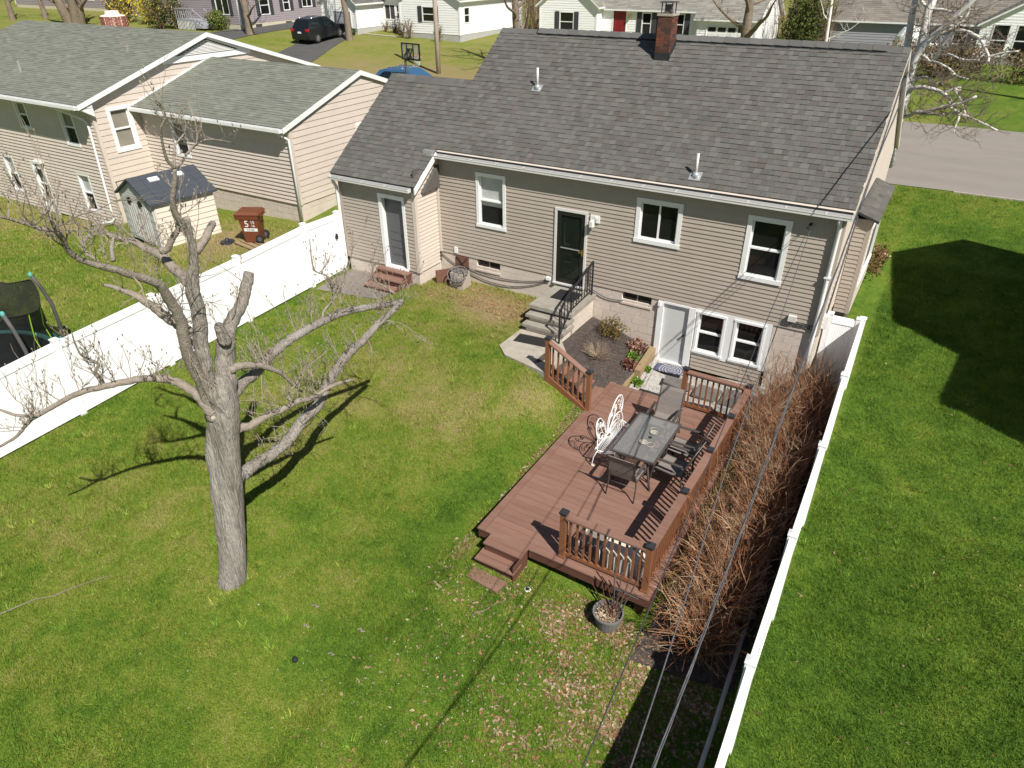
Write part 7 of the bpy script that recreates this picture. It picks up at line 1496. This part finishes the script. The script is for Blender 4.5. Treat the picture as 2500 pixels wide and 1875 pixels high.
for k, (x, y, l, lb) in enumerate(((-4.5,-10.2,.12,'pale splinter of wood on the lawn right of the tree'),(-5.4,-10.25,.10,'pale flat chip of bark just right of the trunk base'),(-4.6,-10.75,.09,'bent pale bark chip on the lawn, nearest the bottom'),(-5.25,-10.6,.09,'forked brown bark chip near the trunk base'))):
    z = g1(x, y)+.03; m = MB(); l *= .62; m.tube([(x-l, y, z),(x-l*.3, y+.03, z+.012),(x+l*.4, y+.01, z+.01),(x+l, y+.04, z)], [.007,.019,.016,.005], 5); build(m, 'bark_chip', 'bark_limb', label=lb, cat='bark chip')
for k, (a, b, lb) in enumerate((((-9.4,-13.0),(-8.6,-11.6),'long thin fallen stick on the lawn left of the tree'),((-3.2,-9.0),(-2.95,-8.55),'curved fallen twig on the grass near the deck steps'))):
    m = MB(); P = [Vector((a[0]+(b[0]-a[0])*t+R(-.04,.04), a[1]+(b[1]-a[1])*t+R(-.04,.04), 0)) for t in np.linspace(0, 1, 7)]
    m.tube([(p.x, p.y, g1(p.x, p.y)+.03) for p in P], [.010,.009,.008,.007,.006,.005,.004], 4); build(m, 'fallen_stick', 'twig', label=lb, cat='stick')
def blades(name, rects, dens, size, label, seed):
    rg = np.random.default_rng(seed); XY = []
    for (x0, x1, y0, y1, k) in rects:
        n = int((x1-x0)*(y1-y0)*dens*k); XY.append(np.stack([rg.uniform(x0, x1, n), rg.uniform(y0, y1, n)], -1))
    P = np.concatenate(XY); x, y = P[:, 0], P[:, 1]
    def inside(poly):
        px, py = np.array(poly).T; c = np.zeros(len(x), bool); j = len(px)-1
        for i in range(len(px)):
            c ^= ((py[i] > y) != (py[j] > y)) & (x < (px[j]-px[i])*(y-py[i])/(py[j]-py[i]+1e-12)+px[i]); j = i
        return c
    bad = np.zeros(len(x), bool)
    for poly in ([(-10.25,0),(-10.25,-1.0),(-12.9,-1.0),(-12.9,9),(.0,9),(.0,-.0)], [(-4.02,-1.85),(-.78,-1.85),(-.78,-7.64),(-2.97,-7.64),(-2.97,-8.15),(-3.76,-8.15),(-3.76,-7.64),(-4.02,-7.64)], wp, [(-5.3,-2.5),(-4.0,-2.3),(-3.6,-2.0),(-.1,-2.0),(-.1,0),(-5.35,0)], [(-12.85,-2.5),(-10.75,-2.25),(-10.4,-1.0),(-12.85,-1.0)], [(-6.6,-1.9),(-5.3,-1.9),(-5.3,0),(-6.6,0)], [(-.9,0),(.86,0),(.9,-8.6),(-.75,-8.6)], [(0,1.9),(.4,1.9),(.4,4.9),(0,4.9)], [(-5.0,-3.35),(-3.9,-3.3),(-3.9,-2.3),(-5,-2.3)], [(-40,-.47),(-24.95,-.47),(-24.95,1.36),(-17.1,1.36),(-17.1,9),(-40,9)], [(-21.75,-2.3),(-19.3,-2.65),(-18.9,-.5),(-21.4,0)]):
        bad |= inside(poly)
    dr = dry(x, y); keep = ~bad & (rg.random(len(x)) < np.clip(1.25-1.1*np.clip(dr-.4, 0, 1), .15, 1))
    keep &= ~((f1(x, y) > .75) & (rg.random(len(x)) < .7))
    x, y, dr = x[keep], y[keep], dr[keep]; n = len(x); z = gz(x, y)
    a = rg.uniform(0, 6.283, n); tuft = .65+.7*vn(x, y, 3.1, 9); h = rg.uniform(size[0], size[1], n)*tuft; ln = rg.uniform(.2, 1.0, n)*h; w = rg.uniform(.0035, .0065, n)*(size[2] if len(size) > 2 else 1)
    la = rg.uniform(0, 6.283, n); tone = np.ones(n)
    # coarse tufts: longer, paler blades leaning outward round their own centre
    nt = int(len(x)/1500); ci = rg.integers(0, n, nt); per = 46
    tx = np.repeat(x[ci], per)+rg.normal(0, .055, nt*per)*np.repeat(rg.uniform(.5, 1.6, nt), per); ty = np.repeat(y[ci], per)+rg.normal(0, .055, nt*per)*np.repeat(rg.uniform(.5, 1.6, nt), per)
    ta = np.arctan2(ty-np.repeat(y[ci], per), tx-np.repeat(x[ci], per)); k2 = nt*per
    x = np.append(x, tx); y = np.append(y, ty); z = np.append(z, gz(tx, ty)); dr = np.append(dr, np.repeat(dr[ci]+rg.uniform(-.28, .12, nt), per)); a = np.append(a, ta+1.57); la = np.append(la, ta+rg.normal(0, .4, k2)); h = np.append(h, rg.uniform(.05, .11, k2)); ln = np.append(ln, rg.uniform(.03, .11, k2)); w = np.append(w, rg.uniform(.004, .007, k2)); tone = np.append(tone, np.repeat(rg.uniform(.9, 1.5, nt), per)); n = len(x)
    V = np.empty((n, 3, 3)); V[:, 0] = np.stack([x-np.cos(a)*w, y-np.sin(a)*w, z-.008], -1); V[:, 1] = np.stack([x+np.cos(a)*w, y+np.sin(a)*w, z-.008], -1); V[:, 2] = np.stack([x+np.cos(la)*ln, y+np.sin(la)*ln, z+h], -1)
    me = bpy.data.meshes.new(name); me.vertices.add(n*3); me.vertices.foreach_set('co', V.ravel()); me.loops.add(n*3); me.loops.foreach_set('vertex_index', np.arange(n*3)); me.polygons.add(n); me.polygons.foreach_set('loop_start', np.arange(0, n*3, 3)); me.polygons.foreach_set('loop_total', np.full(n, 3)); me.update(calc_edges=True)
    d = me.attributes.new('dry', 'FLOAT', 'POINT'); d.data.foreach_set('value', np.repeat(dr+rg.normal(0, .06, n), 3).astype(np.float32))
    d = me.attributes.new('tone', 'FLOAT', 'POINT'); d.data.foreach_set('value', np.repeat(tone*rg.uniform(.62, 1.5, n), 3).astype(np.float32))
    me.materials.append(M['grass_blade']); o = bpy.data.objects.new(name, me); link(o); tag(o, label, 'grass', 'stuff'); return n
blades('lawn_grass', [(-13,-4,-14.2,-7,1.25),(-4.3,.9,-14.2,-7.5,1.4),(-13,-4,-7,-1,1.0),(-10.5,-5,-1.2,0,.8)], 2300, (.030,.075), 'short spring grass of the fenced back lawn', 1)
blades('lawn_grass', [(.95,5.2,-12.5,-3,1.3),(.9,5.5,-3,8,.8),(.2,6,8,13.4,.35)], 2300, (.035,.095), 'lush green grass of the lawn right of the white fence', 2)
blades('lawn_grass', [(-34,-13.1,-12,1,.12)], 2300, (.05,.10,2.4), 'patchy grass of the yard left of the white fence', 3)
